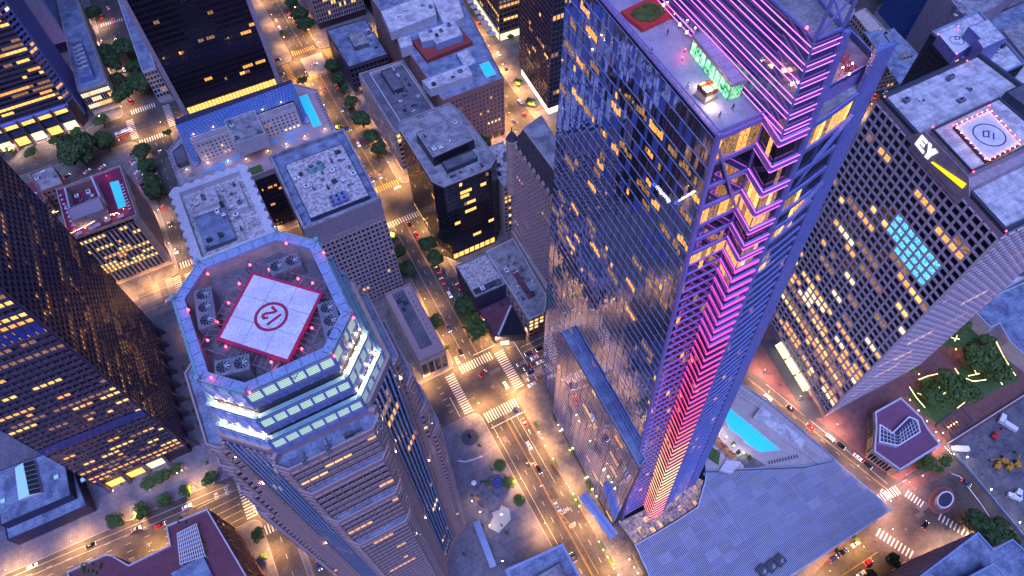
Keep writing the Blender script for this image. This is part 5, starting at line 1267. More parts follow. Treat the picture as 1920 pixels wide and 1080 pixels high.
far_bld('gold_lit_tower', 'tower with gold lit windows at the right edge beside the orange lit helipad', ((1900, 150), (1925, 118), (1990, 140), (1990, 200), (1916, 185)), 150, cream, roof_w, cell=3, floor=3.6, pier=.6, span=1.0, dep=.4, lit=1.5, lits=[litY, litO])
# plaza side: pavilion, blue roof, kiosk
OC = px_poly(9, (1639, 773), (1688, 746), (1728, 784), (1738, 803), (1763, 835), (1687, 883), (1637, 847), (1641, 803))
V6 = Bld('skylit_pavilion', 'irregular octagonal plum roofed pavilion with bent white framed skylight', 'pavilion', OC, 9, cream, mat('plum_roof', (.19, .07, .13), .8, noise=(.25, (.15, .055, .11), .7)), parapet=.9, pth=.9, parm=whitewall)
V6.allsides(z0=.5, z1=8, cell=1.6, floor=7.5, pier=.45, span=.6, dep=.3, fm=cream, lit=.3, lits=[litD])
S1 = [G(*p, 12) for p in ((1650, 794), (1674, 810), (1705, 780), (1722, 787), (1727, 810), (1685, 836), (1649, 828))]
sp_ = ccw([tuple(p[:2]) for p in S1]); mb = MB(); mb.prism(sp_, 9, 11.2, whitewall, mat('skylight_dark', (.06, .05, .09), .15, noise=(.5, (.12, .09, .14), .6)));  mb.ring(sp_, inset(sp_, .55), 11.2, 11.8, whitep)
A0, A1, A2 = G(1650, 795, 11.5), G(1683, 812, 11.5), G(1715, 783, 11.5); Bq = [G(1650, 828, 11.5), G(1685, 835, 11.5), G(1726, 809, 11.5)]
for i in range(6): mb.bar(A0.lerp(A1, i/5), Bq[0].lerp(Bq[1], i/5), .18, .2, whitep)
for i in range(8): mb.bar(A1.lerp(A2, i/7), Bq[1].lerp(Bq[2], i/7), .18, .2, whitep)
for t in (.25, .5, .75): mb.bar(A0.lerp(Bq[0], t), A1.lerp(Bq[1], t), .18, .2, whitep); mb.bar(A1.lerp(Bq[1], t), A2.lerp(Bq[2], t), .18, .2, whitep)
mb.build('skylight', V6.root); V6.done()
far_bld('blue_flat_building', 'flat blue roofed building with white parapet at the right edge above the garden', ((1817, 577), (1860, 556), (1925, 528), (2000, 600), (1990, 720), (1907, 657), (1890, 640), (1872, 608), (1855, 616)), 10, whitewall, roof_b, 1.2)
far_bld('white_service_roof', 'white stepped service roof between the lilac tower and the blue roof', ((1818, 570), (1840, 552), (1900, 520), (1925, 520), (1858, 556)), 12, whitewall, roof_w)
KI = px_poly(6, (1763, 790), (1802, 760), (1825, 790), (1788, 822)); kb = Bld('garden_kiosk', 'open square kiosk with dark frame and glowing tables beside the garden path', 'kiosk', KI, .4, metal_d, brickpave, parapet=0)
kb.wall.ring(ccw(KI), inset(ccw(KI), .5), 5.4, 6, metal_d)
for p in inset(ccw(KI), .3): kb.wall.box(p[0], p[1], .4, .4, .4, 5, metal_d)
for k in range(4): q = MB(); q.box(kb.root.location.x-3+k*2, kb.root.location.y, .5, .5, 5, .9, wood); q.box(kb.root.location.x-3+k*2, kb.root.location.y, 1.4, .3, .3, .2, lampg); q.build('bench_table', kb.root)
kb.done()
# bottom edge
BR = Bld('roof_garden_brick_building', 'red brick building with roof garden, pergola and white corner strips at the bottom left', 'building', px_poly(38, (128, 1073), (200, 1040), (212, 1042), (243, 1060), (320, 1023), (313, 987), (390, 955), (475, 1100), (430, 1200), (160, 1200)), 38, brick, maroon, parapet=1.2, parm=whitewall)
BR.allsides(cell=3.2, floor=3.7, pier=1.6, span=1.9, dep=.2, glassm=wm_w, lit=.12, z0=2)
BR.wall.prism(ccw(px_poly(40, (320, 1075), (380, 1042), (400, 1082), (345, 1120))), 38, 40, slab_b, roof_b)
pg = MB(); c0 = [G(*p, 41) for p in ((332, 1000), (368, 982), (384, 1042), (338, 1058))]
for k in range(12): pg.bar(c0[0].lerp(c0[1], k/11), c0[3].lerp(c0[2], k/11), .25, .25, whitep)
for k in range(9): pg.bar(c0[0].lerp(c0[3], k/8), c0[1].lerp(c0[2], k/8), .25, .25, whitep)
for p in c0: pg.bar((p.x, p.y, 38), p, .3, .3, whitep)
pg.build('pergola', BR.root)
for k in range(26):
    hg = MB()
    p = G(U(325, 385), U(968, 1055), 39) if k < 14 else G(U(150, 196), U(1050, 1075), 39); hg.cyl(p.x, p.y, 38.1, 39.4, .8, leaf2, 7, .4); hg.build('shrub', BR.root)
BR.done()
BC = Bld('blue_roof_corner_building', 'corner of a pale blue roofed building cut by the bottom edge beside the avenue', 'building', [(20, 20), (49.5, 22), (49.8, 51.5), (22, 54)], 30, slab_b, roof_b, parapet=1.3, pth=1.2, parm=slab_b)
BC.block([(30, 30), (44, 30), (44, 45), (30, 45)], 30, 32.5, metal_d, roof_g, .5); BC.allsides(cell=2, floor=3.6, pier=.5, span=1.2, dep=.3, lit=.1); BC.done()
BX = Bld('striped_blue_building', 'violet striped building with stepped blue roofs in the bottom right corner', 'building', [(143, -70), (148, -31), (196, -29.5), (196, -37), (206, -38), (212, -80)], 60, lilac, roof_b, parapet=1.2, parm=slab_b)
BX.poly = BX.poly
BX.facade((196, -29.5), (148, -31), 4, 58, 30, 14, .4, 1.6, .4, lit=.03)
BX.facade(BX.poly[0], BX.poly[1], 4, 58, 20, 14, .4, 1.6, .4, lit=.03)
BX.block([(160, -65), (190, -65), (188, -40), (165, -38)], 60, 66, steel_b, roof_b, .8, .5, slab_b); BX.done()
# ================================================================ TREES
def crown_mesh(name, seed, m, nleaf=1500, flat=.75, rad=1.0, holes=.25):
    rr = random.Random(seed); mb = MB()
    lobes = [(rr.uniform(-.55, .55), rr.uniform(-.55, .55), rr.uniform(-.2, .35), rr.uniform(.32, .55)) for _ in range(13)] + [(0, 0, .1, .62)]
    for k in range(nleaf):
        lx, ly, lz, lr = rr.choice(lobes)
        a = rr.uniform(0, 2*pi); cz = rr.uniform(-.6, 1); s = sqrt(max(0, 1-cz*cz)); r = lr*rr.uniform(.72, 1.06)
        x, y, z = lx+r*s*cos(a), ly+r*s*sin(a), (lz+r*cz)*flat
        q = rr.uniform(.06, .13)
        n = Vector((s*cos(a)+rr.uniform(-.5, .5), s*sin(a)+rr.uniform(-.5, .5), cz+rr.uniform(-.2, .7))).normalized()
        t = n.cross(Vector((rr.uniform(-1, 1), rr.uniform(-1, 1), rr.uniform(-1, 1)))).normalized(); b = n.cross(t)
        mb.face([Vector((x, y, z))+t*q, Vector((x, y, z))+b*q*.7, Vector((x, y, z))-t*q, Vector((x, y, z))-b*q*.7], m)
    return mb
def trunk_mb(rad, h):
    mb = MB(); mb.tube([(0, 0, 0), (.02, .01, h*.5), (.0, .03, h)], [rad*1.25, rad*.9, rad*.7], bark, 7)
    for k in range(5):
        a = k*1.26+.3; mb.tube([(0, 0, h*.75), (cos(a)*.25, sin(a)*.25, h+.1), (cos(a)*.5, sin(a)*.5, h+.35)], [rad*.55, rad*.35, rad*.15], bark, 5)
    return mb
PROT = {}
for kind, m, nl, fl in (('round', leaf1, 3600, .85), ('round2', leaf1, 3300, .8), ('loose', leaf2, 1900, .8), ('loose2', leaf2, 1700, .7)):
    c = crown_mesh(kind, hash(kind) % 999 if False else len(PROT)*17+5, m, nl, fl); me_c = c.build('crown'); t = trunk_mb(.05, .62); me_t = t.build('trunk')
    PROT[kind] = (me_c.data, me_t.data); bpy.data.objects.remove(me_c); bpy.data.objects.remove(me_t)
def tree(px, py, rpx, kind, text, zc=None, group=None):
    q = G(px, py, 6); R = rpx*(proj(q)[2])/FPX
    h = max(3.2, R*1.15); q = G(px, py, h+R*.3)
    t = thing('tree', '', 'tree', (q.x, q.y, 0))
    c = bpy.data.objects.new('crown', PROT[kind][0]); COL.objects.link(c); c.parent = t; c.location = (0, 0, h+R*.25); c.scale = (R*1.08*U(.86, 1.12), R*1.08*U(.86, 1.12), R*U(.85, 1.15)); c.rotation_euler = (0, 0, U(0, 6.28))
    k = bpy.data.objects.new('trunk', PROT[kind][1]); COL.objects.link(k); k.parent = t; k.scale = (R, R, h/.62)
    series(t, text, group=group)
dk_ = [(548, 5, 12), (563, 25, 15), (570, 43, 15), (622, 122, 12), (632, 145, 12), (645, 167, 9), (657, 190, 12), (677, 222, 16), (695, 255, 14), (710, 278, 14)]
for i, (x, y, r) in enumerate(dk_): tree(x, y, r*1.05, ('round', 'round2')[i % 2], 'dense round tree on the upper wide diagonal avenue')
for i, (x, y, r) in enumerate([(735, 443, 9), (747, 470, 12), (763, 503, 14), (802, 457, 15), (817, 483, 15), (872, 570, 18), (890, 612, 25), (817, 602, 13), (837, 650, 6)]): tree(x, y, r*1.05, ('round2', 'round')[i % 2] if i not in (6, 7, 8) else 'loose', 'leafy tree on the avenue stretch just above the large crossing')
for i, (x, y, r) in enumerate([(171, 23, 14), (232, 88, 19), (248, 125, 15), (260, 153, 20), (200, 97, 16), (207, 115, 17), (217, 147, 13), (230, 172, 17)]): tree(x, y, r*1.05, ('round', 'round2')[i % 2], 'dark round tree along the narrow street at the upper left')
for i, (x, y, r) in enumerate([(263, 282, 15), (273, 310, 14), (282, 335, 15), (290, 358, 15)]): tree(x, y, r*1.05, 'round', 'dark round tree beside the rooftop bar hotel parking')
tree(140, 281, 33, 'round', 'largest tree, huge round dark crown beside the banded tower'); tree(193, 263, 20, 'round2', 'round dark tree right beside the largest tree')
for x, y, r in [(188, 225, 13), (142, 248, 11), (57, 285, 12), (100, 262, 10), (313, 248, 9), (17, 280, 8)]: tree(x, y, r, 'loose', 'small lit green tree around the upper left crossing')
tree(907, 267, 16, 'round', 'round dark tree at the foot of the pink brick hotel')
for x, y, r in [(530, 63, 6), (567, 150, 9), (635, 237, 8)]: tree(x, y, r, 'loose', 'small bushy tree on the hotel side of the avenue')
for x, y, r in [(972, 153, 8), (995, 190, 9), (957, 68, 6)]: tree(x, y, r, 'loose', 'small lit tree beside the brown tower with white shopfront')
for i, (x, y, r) in enumerate([(215, 975, 15), (263, 958, 16), (305, 938, 12), (347, 920, 13), (392, 897, 14)]): tree(x, y, r, 'loose', 'green pavement tree in the row below the dark left tower')
for x, y, r in [(328, 878, 12), (302, 892, 16), (277, 905, 14)]: tree(x, y, r, 'loose2', 'thin plaza tree lit from below at the dark tower')
for x, y, r in [(483, 1002, 13), (494, 1044, 7)]: tree(x, y, r, 'loose', 'round green tree on the bottom left street corner')
for x, y, r in [(937, 873, 12), (955, 903, 12), (973, 938, 11), (915, 905, 6)]: tree(x, y, r, 'loose2', 'tree on the small plaza between crowned tower and avenue')
for x, y, r in [(1797, 607, 24), (1840, 667, 30), (1870, 692, 28), (1713, 687, 12), (1790, 720, 28), (1757, 742, 24), (1815, 735, 26), (1740, 715, 14), (1855, 640, 16)]: tree(x, y, r, 'loose2' if x % 2 else 'loose', 'garden tree strung with lights beside the lilac tower')
for x, y, r in [(1727, 873, 10), (1743, 867, 16), (1773, 863, 12), (1760, 880, 9)]: tree(x, y, r, 'loose', 'bright green tree against the lower side of the plum roofed pavilion')
for x, y, r in [(1837, 980, 24), (1863, 1000, 26), (1892, 1012, 18), (1880, 985, 16)]: tree(x, y, r, 'round', 'dark tree in the clump beside the lower right crossing')
for x, y, r in [(1675, 1050, 13), (1635, 1077, 10)]: tree(x, y, r, 'round2', 'dark round tree at the bottom edge by the lower right crossing')
for x, y, r in [(1607, 1010, 5), (1569, 1032, 5)]: tree(x, y, r, 'loose', 'tiny tree on the pavement along the louvred roof')
for x, y, r in [(1593, 73, 12), (1613, 107, 13), (1631, 133, 17), (1645, 118, 10)]: tree(x, y, r, 'round', 'dark tree between the mirrored tower and the beige loft building')
# palms and shrubs of the hotel deck, planters with lights along the pavement
def planter(px, py, z, L, Wd, ang, text):
    p = G(px, py, z); t = thing('planter', '', 'planter', (p.x, p.y, z)); t.rotation_euler = (0, 0, ang)
    mb = MB(); mb.box(p.x, p.y, z, Wd, L, .55, concrete); mb.build('box', t)
    c = bpy.data.objects.new('plants', PROT['loose2'][0]); COL.objects.link(c); c.parent = t; c.location = (0, 0, .6); c.scale = (Wd*.6, L*.52, .9)
    series(t, text)
for px, py, L in ((1005, 798, 5), (1040, 866, 7), (1078, 935, 10), (1127, 1022, 8), (1143, 1050, 7), (1042, 788, 5), (1070, 846, 5), (1103, 912, 6)): planter(px, py, 0, L, 1.6, -.0, 'planted bed with small lights on the pavement beside the glass podium')
for px, py in ((1410, 893), (1437, 877), (1467, 872), (1493, 867), (1388, 893)): tree(px, py-6, 7, 'loose', 'small lit tree on the louvred roof rim by the pool')
for px, py in ((1374, 835), (1383, 850), (1403, 860)):
    p = G(px, py, ZD); t = thing('potted_tree', '', 'plant', (p.x, p.y, ZD)); c = bpy.data.objects.new('crown', PROT['loose'][0]); COL.objects.link(c); c.parent = t; c.location = (0, 0, 2.0); c.scale = (1.3,)*3
    mb = MB(); mb.cyl(p.x, p.y, ZD, ZD+.7, .6, concrete, 8, .75); mb.tube([(p.x, p.y, ZD+.6), (p.x, p.y, ZD+2)], .08, bark, 5); mb.build('pot', t); series(t, 'potted tree on the hotel pool deck')
# ================================================================ LAMPS
LE = 3000.0
def lamp_proto():
    t = thing('street_lamp', '', 'street lamp', (0, 0, 0))
    mb = MB(); mb.cyl(0, 0, 0, .5, .22, metal_d, 8); mb.tube([(0, 0, .4), (0, 0, 7.4), (.25, 0, 8.1), (1.7, 0, 8.35)], [.11, .08, .07, .05], metal_d, 6); mb.build('pole', t)
    mb = MB(); mb.box(2.0, 0, 8.22, .95, .42, .2, metal_d); mb.build('head', t)
    mb = MB(); mb.cyl(2.0, 0, 8.02, 8.22, .26, lampg, 8, .3); mb.build('lens', t)
    return t
LP = lamp_proto(); LPused = False
def lamp(x, y, rz, e=1.0, text='street lamp', col=(1, .50, .15)):
    global LPused
    if not LPused: o = LP; LPused = True; o.location = (x, y, 0); o.rotation_euler = (0, 0, rz)
    else: o = dup_nolight(LP, (x, y, 0), rz)
    ld = bpy.data.lights.new('lamp_light', 'SPOT'); ld.energy = LE*e*2.8; ld.color = col; ld.shadow_soft_size = .3; ld.spot_size = radians(152); ld.spot_blend = .6
    lo = bpy.data.objects.new('lamp_light', ld); COL.objects.link(lo); lo.location = (2.0, 0, 7.8); lo.parent = o
    series(o, text)
def dup_nolight(root, loc, rz):
    r = root.copy(); COL.objects.link(r); r.location = loc; r.rotation_euler = (0, 0, rz)
    for ch in list(root.children):
        if ch.type != 'LIGHT': c = ch.copy(); COL.objects.link(c); c.parent = r
    return r
def lamp_row(x0, y0, x1, y1, n, rz, text, e=1.0, **k):
    for i in range(n): t = (i+.5)/n; lamp(x0+(x1-x0)*t, y0+(y1-y0)*t, rz, e, text, **k)
TW_ = 'lamp on the wide avenue'
lamp_row(48.6, 172, 52, 282, 4, 0, TW_+', left kerb above the large crossing'); lamp_row(78, 170, 78, 282, 4, pi, TW_+', right kerb above the large crossing')
lamp_row(53, 312, 54, 436, 5, 0, TW_+', left kerb beside the courtyard hotel'); lamp_row(77, 312, 77, 436, 5, pi, TW_+', right kerb opposite the courtyard hotel')
lamp_row(52, 470, 52, 600, 4, 0, TW_+', left kerb at the top edge'); lamp_row(76, 470, 76, 600, 4, pi, TW_+', right kerb at the top edge')
lamp_row(48.5, 30, 48.5, 130, 4, 0, TW_+', left kerb below the large crossing'); lamp_row(71.8, 25, 71.8, 134, 5, pi, TW_+', right kerb below the large crossing')
TF_ = 'lamp on the cross street'
lamp_row(-45, 168.8, 46, 168.8, 3, -pi/2, TF_+' behind the crowned tower', .9); lamp_row(82, 168.8, 160, 168.8, 3, -pi/2, TF_+' right of the large crossing'); lamp_row(90, 137.6, 168, 137.6, 3, pi/2, TF_+' behind the glass podium', .9)
lamp_row(-200, 172.5, -82, 168.5, 4, -pi/2, TF_+' along the lower left plaza', 1.2); lamp_row(-190, 158, -82, 140, 4, pi/2, TF_+' by the roof garden building', 1.2)
lamp_row(-120, 309.5, -78, 309.5, 2, -pi/2, TF_+' below the rooftop bar hotel'); lamp_row(-44, 309.2, 44, 309.2, 4, -pi/2, TF_+' between the notched roof and hotel', .8); lamp_row(84, 283.6, 160, 283.6, 3, pi/2, TF_+' below the pink hotel'); lamp_row(82, 310, 160, 310, 3, -pi/2, TF_+' in front of the inset roof office')
lamp_row(-160, 468, -80, 468, 4, -pi/2, TF_+' at the banded tower', .8, col=(1, .66, .45)); lamp_row(-45, 438, 48, 438, 4, pi/2, TF_+' under the black slab tower'); lamp_row(85, 468, 165, 470, 3, -pi/2, TF_+' under the pinstripe tower')
lamp_row(-73.8, 172, -73.8, 280, 3, 0, 'street lamp on the narrow left street, beside the dark tower', .9); lamp_row(-50, 172, -50, 280, 3, pi, 'street lamp on the narrow left street, under the notched roof', .9)
lamp_row(-74, 312, -74, 434, 4, 0, 'street lamp on the narrow left street, beside the rooftop bar hotel', .7, col=(1, .62, .42)); lamp_row(-75, 472, -75, 600, 4, 0, 'street lamp on the narrow left street, beside the finned office', .8, col=(1, .6, .42)); lamp_row(-74.2, 50, -74.2, 134, 3, 0, 'street lamp on the left street at the bottom edge', .9)
lamp_row(-48.2, 40, -48.2, 130, 3, pi, 'street lamp left of the crowned tower foot', .6)
lamp_row(197, 92, 222, 6, 4, pi-.25, 'street lamp on the slanting street in front of the lilac tower', .8, col=(1, .55, .35)); lamp_row(186, 84, 206, 4, 3, -.25, 'street lamp on the slanting street by the hotel pool', .6, col=(1, .55, .35))
lamp_row(125, -13.6, 190, -11.8, 3, -pi/2, 'street lamp along the lower rim of the louvred roof', .9); lamp_row(208, -36, 240, -40, 2, pi/2, 'street lamp at the lower right crossing', .9, col=(1, .6, .4))
lamp_row(166.5, 172, 166.5, 280, 3, 0, 'street lamp on the bright street behind the turreted building', 1.0); lamp_row(167, 315, 170, 436, 5, 0, 'street lamp on the bright street beside the pink hotel', 1.5); lamp_row(190, 315, 193, 436, 5, pi, 'street lamp on the bright street beside the brown tower', 1.5); lamp_row(186, 474, 192, 600, 3, 0, 'street lamp on the bright street at the top edge', 1.5)
lamp_row(392, 200, 430, 262, 3, 0, 'street lamp beside the beige loft building', 1.3); lamp_row(300, 168, 390, 168, 3, -pi/2, 'street lamp on the street under the black helipad tower', 1.2)
lamp_row(235, 14, 258, 3.5, 2, 2.6, 'street lamp beside the plum roofed pavilion', .7, col=(1, .6, .4))
for x, y, a in ((50, 170, -.8), (72.5, 137, 2.2), (78.5, 170.5, -2.3), (48.8, 137.5, .8)): lamp(x, y, a, 1.6, 'street lamp on a rounded corner of the large crossing')  # corner lamps, here and below, are added to brighten the dark crossings
for x, y, a in ((51, 283, .6), (54, 309, -.6), (77.5, 309, -2.4), (54, 438, .7), (53, 468, -.7), (77, 469, -2.4), (76, 438, 2.3)): lamp(x, y, a, 1.3, 'street lamp on a corner of an upper avenue crossing')
for x, y, a in ((-50, 309, -2.4), (-50, 283, 2.4), (-74, 309, -.7), (-51, 437, 2.4), (-75, 437.5, .7), (-50, 168.8, -2.4), (-74, 141, .8), (-49, 137.5, 2.4), (-75.5, 469, -.7)): lamp(x, y, a, 1.0, 'street lamp on a corner of the narrow left street')
for x, y, a in ((206, -34, 1.0), (222, 0, -2.0), (207, -2.5, -2), (197, -12.5, -1.5), (236, -40, 2)): lamp(x, y, a, 1.0, 'street lamp on a corner of the lower right crossing', (1, .5, .35))
for x, y, a in ((164.5, 283, .8), (163, 310, -.8), (186, 310, -2.4), (167, 438, .8), (190, 438, 2.4)): lamp(x, y, a, 1.5, 'street lamp on a corner of the bright street')
# small globe lights
def globe(px, py, z, e, text, h=1.0, r=.22, m=None, col=(1, .62, .28), axis=0):
    p = G(px, py, z+h); t = thing('globe_light', '', 'light', (p.x, p.y, z))
    mb = MB(); mb.cyl(p.x, p.y, z, z+h, .06, metal_d, 5); mb.build('post', t)
    mb = MB(); r = r*.75; mb.cyl(p.x, p.y, z+h, z+h+r, r*.7, m or lampg, 8, r); mb.cyl(p.x, p.y, z+h+r, z+h+2*r, r, m or lampg, 8, r*.5); mb.build('globe', t)
    if e:
        ld = bpy.data.lights.new('lamp_light', 'POINT'); ld.energy = e; ld.color = col; ld.shadow_soft_size = .2; lo = bpy.data.objects.new('lamp_light', ld); COL.objects.link(lo); lo.location = (0, 0, h+.7); lo.parent = t
    series(t, text, axis)
for px, py in ((1010, 811), (1017, 822), (1037, 860), (1067, 913), (1074, 926), (1079, 937), (1086, 949), (1123, 1016), (1131, 1031), (1139, 1044), (1151, 1066), (1047, 797), (1050, 808), (1068, 844), (1098, 897), (1110, 918), (1118, 931), (1180, 1049), (1189, 1064), (1196, 1075), (1160, 1078)):
    globe(px, py, 0, 130, 'warm globe light along the pavement beds beside the glass podium', 1.2, .3, axis=1)
for px, py in ((1347, 804), (1362, 820), (1376, 836), (1394, 849)): globe(px, py, ZD, 260, 'bright globe light on the hotel pool deck', 2.4, .3, lampw, (1, .85, .6))
for px, py, e in ((1788, 852), (1750, 724), (1758, 738), (1706, 750), (1722, 770), (1738, 790), (1755, 810), (1768, 812), (1775, 790), (1700, 742), (1809, 658), (1792, 655), (1740, 632)) and [(a, b, 110) for a, b in ((1788, 852), (1750, 724), (1706, 750), (1722, 770), (1738, 790), (1755, 810), (1768, 812), (1809, 658), (1792, 655), (1740, 601), (1723, 702), (1748, 878), (1730, 892))]:
    globe(px, py, 0, e, 'warm lamp along the garden path by the plum roofed pavilion', 3.0, .25)
for px, py in ((212, 920), (275, 912), (282, 908), (302, 900), (341, 882), (332, 887)): globe(px, py, 0, 160, 'low lamp on the plaza before the dark left tower', 2.2, .25)
for px, py in ((920, 756), (908, 758), (906, 750), (1290, 20)): pass
for px, py, z in ((942, 1052, 3), (940, 965, 1)): globe(px, py, z, 350 if z == 3 else 60, 'dazzling white lamp on the small plaza at the bottom edge' if z == 3 else 'white lamp on the small plaza terrace', 4, .4, lampw, (1, .93, .8))
for px, py in ((900, 960), (918, 985), (885, 940)): globe(px, py, 0, 220, 'warm lamp among the cafe tables of the small plaza', 3, .25)
for px, py, z in ((363, 252, 66.7), (400, 238, 66.7), (492, 206, 66.7), (527, 192, 66.7), (390, 305, 52), (428, 302, 52), (462, 298, 52), (502, 283, 52), (537, 270, 52), (572, 256, 52), (350, 318, 44.2), (609, 242, 52)): globe(px, py, z, 90, 'warm wall light on the terraces of the courtyard hotel', 1.0, .25)
for px, py in ((133, 437), (160, 428), (175, 418), (200, 410), (214, 403), (223, 401), (188, 412), (232, 392)): globe(px, py, 47, 45, 'small amber light along the hedge terrace of the rooftop bar', 1.4, .16, col=(1, .5, .18))
for px, py in ((141, 420), (144, 428), (137, 410)): globe(px, py, 47, 60, 'red glowing light on the rooftop bar terrace', 1.0, .2, redg, (1, .06, .1))
for px, py in ((152, 418), (200, 330)): globe(px, py, 47.2, 60, 'magenta light over the red rooftop bar floor', 1.2, .2, redg, (1, .05, .25))
for px, py in ((1266, 28), (1274, 48), (1287, 63), (1244, 12)): globe(px, py, ZT, 120, 'pale globe shrub light on the high roof terrace', 1.0, .5, mat('globe_soft', (1, .9, .7), .4, emis=(1, .75, .45), estr=.8), (1, .8, .55))
for px, py in ((1285, 93), (1280, 108), (1330, 115), (1363, 158)): globe(px, py, ZT, 50, 'red lamp by the green glass pavilion on the roof terrace', .9, .2, redg, (1, .05, .1))
for px, py in ((1330, 200), (1340, 196), (1310, 160)): globe(px, py, ZT, 120, 'warm floor lamp beside the square fire table on the roof terrace', .8, .12, col=(1, .75, .4))
for k, (px, py) in enumerate(((1573, 105), (1580, 128), (1592, 140), (1598, 120))): globe(px, py, ZT+4.1, 70, 'orange heater light on the triangular roof terrace', 2.0, .25, col=(1, .4, .15))
for px, py, z in ((118, 75, 12), (110, 65, 12), (127, 60, 12)): 
    p = G(px, py+70, 3); 
for px, py, z, c in ((116, 147, 3, (.7, .1, 1)), (113, 118, 4, (.6, .15, 1)), (118, 130, 4, (1, .45, .8))): globe(px, py, z, 500, 'purple floodlight glowing under the pale blank walled tower', 2, .4, mat('purple_glow', (.7, .2, 1), .4, emis=(.75, .15, 1), estr=6), c)
# aircraft beacons: deep red
def beacon(px, py, z, text): 
    p = G(px, py, z); t = thing('beacon_light', '', 'beacon', (p.x, p.y, z)); mb = MB(); mb.cyl(p.x, p.y, z, z+.35, .1, metal_d, 5); mb.build('stem', t); mb = MB(); mb.cyl(p.x, p.y, z+.35, z+.8, .26, redg, 8, .2); mb.build('lens', t)
    ld = bpy.data.lights.new('lamp_light', 'POINT'); ld.energy = 14; ld.color = (1, .06, .08); lo = bpy.data.objects.new('lamp_light', ld); COL.objects.link(lo); lo.location = (0, 0, 1.3); lo.parent = t; series(t, text)
for px, py in ((538, 459), (391, 516), (608, 476), (355, 583), (398, 710), (470, 738), (664, 598), (628, 670)): beacon(px, py, 221.6, 'pink red beacon on the octagonal crown rim')
for px, py in ((470, 499), (506, 508), (450, 534), (430, 570), (409, 606), (391, 640), (425, 652), (510, 681), (549, 690), (567, 656), (586, 617), (605, 579), (622, 544), (560, 525), (587, 533)): beacon(px, py, 220.1, 'small red beacon on the safety frame of the helipad marked 12')
for px, py, z in ((1658, 183, 165), (1812, 116, 165), (1748, 240, 172), (1824, 324, 172), (1885, 435, 165), (1853, 200, 173), (1786, 237, 173)): beacon(px, py, z, 'red beacon on the roof edge of the lilac tower')
for px, py, z in ((1560, 38, 270), (1511, 57, 272)): beacon(px, py, z, 'red beacon on the crown lattice of the tallest tower')
for px, py, z in ((1758, 66, 127), (1793, 102, 127), (1796, 51, 127), (1904, 166, 151)): beacon(px, py, z, 'red beacon near the smaller helipad')
# ================================================================ ROOF TERRACE OF THE TALL TOWER
pv = ccw(px_poly(ZT+4.5, (1297, 66), (1326, 56), (1402, 152), (1372, 160)))
t = thing('glass_pavilion', 'green glowing glass pavilion with flat mauve roof on the high roof terrace', 'pavilion', (pv[0][0], pv[0][1], ZT))
gg = lit_mat('pavilion_green', (.10, .50, .25), (.45, .85, .45), .9, .5)
mb = MB(); mb.prism(inset(pv, .4), ZT+.1, ZT+3.9, gg); gw_ = mb.build('glass_wall', t)
mb = MB(); mb.prism(pv, ZT+3.9, ZT+4.5, lilac, mat('roof_mauve_pale', (.50, .42, .55), .8, noise=(.3, (.4, .33, .45), .6))); mb.ring(pv, inset(pv, .25), ZT+4.5, ZT+4.8, lilac); mb.build('roof', t)
mb = MB(); q = inset(pv, .35)
for i in range(4):
    for k in range(9): r = Vector(q[i]).lerp(Vector(q[(i+1) % 4]), k/8); mb.bar((r.x, r.y, ZT+.1), (r.x, r.y, ZT+3.9), .1, .1, metal_d)
mb.build('mullion', gw_)
p = G(1322, 182, ZT); t = thing('fire_table', 'square dark glass fire table on a pale plinth on the high roof terrace', 'fire table', (p.x, p.y, ZT))
mb = MB(); mb.box(p.x, p.y, ZT+.1, 3.0, 3.0, 1.6, cream, .1); mb.box(p.x, p.y, ZT+.1, 3.8, 3.8, .25, concrete, .1); mb.build('plinth', t)
mb = MB()
for s1, s2, a1, a2 in ((0, -1.5, 3.0, .08), (0, 1.5, 3.0, .08), (-1.5, 0, .08, 3.0), (1.5, 0, .08, 3.0)): mb.box(p.x+s1, p.y+s2, ZT+1.7, a1, a2, 1.3, mat('smoked_glass', (.12, .05, .03), .1))
mb.build('glass_screen', t)
mb = MB()
for k in range(5): mb.box(p.x-1+k*.5, p.y, ZT+1.7, .2, 1.8, .25, lampg)
mb.build('flame', t)
p = G(1215, 22, ZT+1.3); t = thing('red_planter', 'long red planter of dark shrubs at the far end of the high roof terrace', 'planter', (p.x, p.y, ZT))
mb = MB(); mb.box(p.x, p.y, ZT+.1, 10, 8, 1.1, mat('red_paint', (.45, .04, .03), .5), .12); mb.build('box', t); c = bpy.data.objects.new('plants', PROT['loose2'][0]); COL.objects.link(c); c.parent = t; c.location = (0, 0, 1.3); c.scale = (4.5, 3.4, .8)
def chair_set(px, py, z, text, col, cat='cafe table', n=4):
    p = G(px, py, z); t = thing('table_set', '', cat, (p.x, p.y, z)); mb = MB(); mb.cyl(p.x, p.y, z, z+.72, .05, metal_d, 5); mb.cyl(p.x, p.y, z+.72, z+.76, .45, col, 10); mb.build('table', t)
    for k in range(n):
        a = k*2*pi/n+.4; x, y = p.x+.9*cos(a), p.y+.9*sin(a); mb = MB(); mb.box(x, y, z+.42, .42, .42, .06, col, a); mb.box(x+.2*cos(a), y+.2*sin(a), z+.48, .06, .42, .42, col, a)
        for q in (-.17, .17): mb.box(x+q, y-.17, z, .04, .04, .42, metal_d); mb.box(x+q, y+.17, z, .04, .04, .42, metal_d)
        mb.build('chair', t)
    series(t, text)
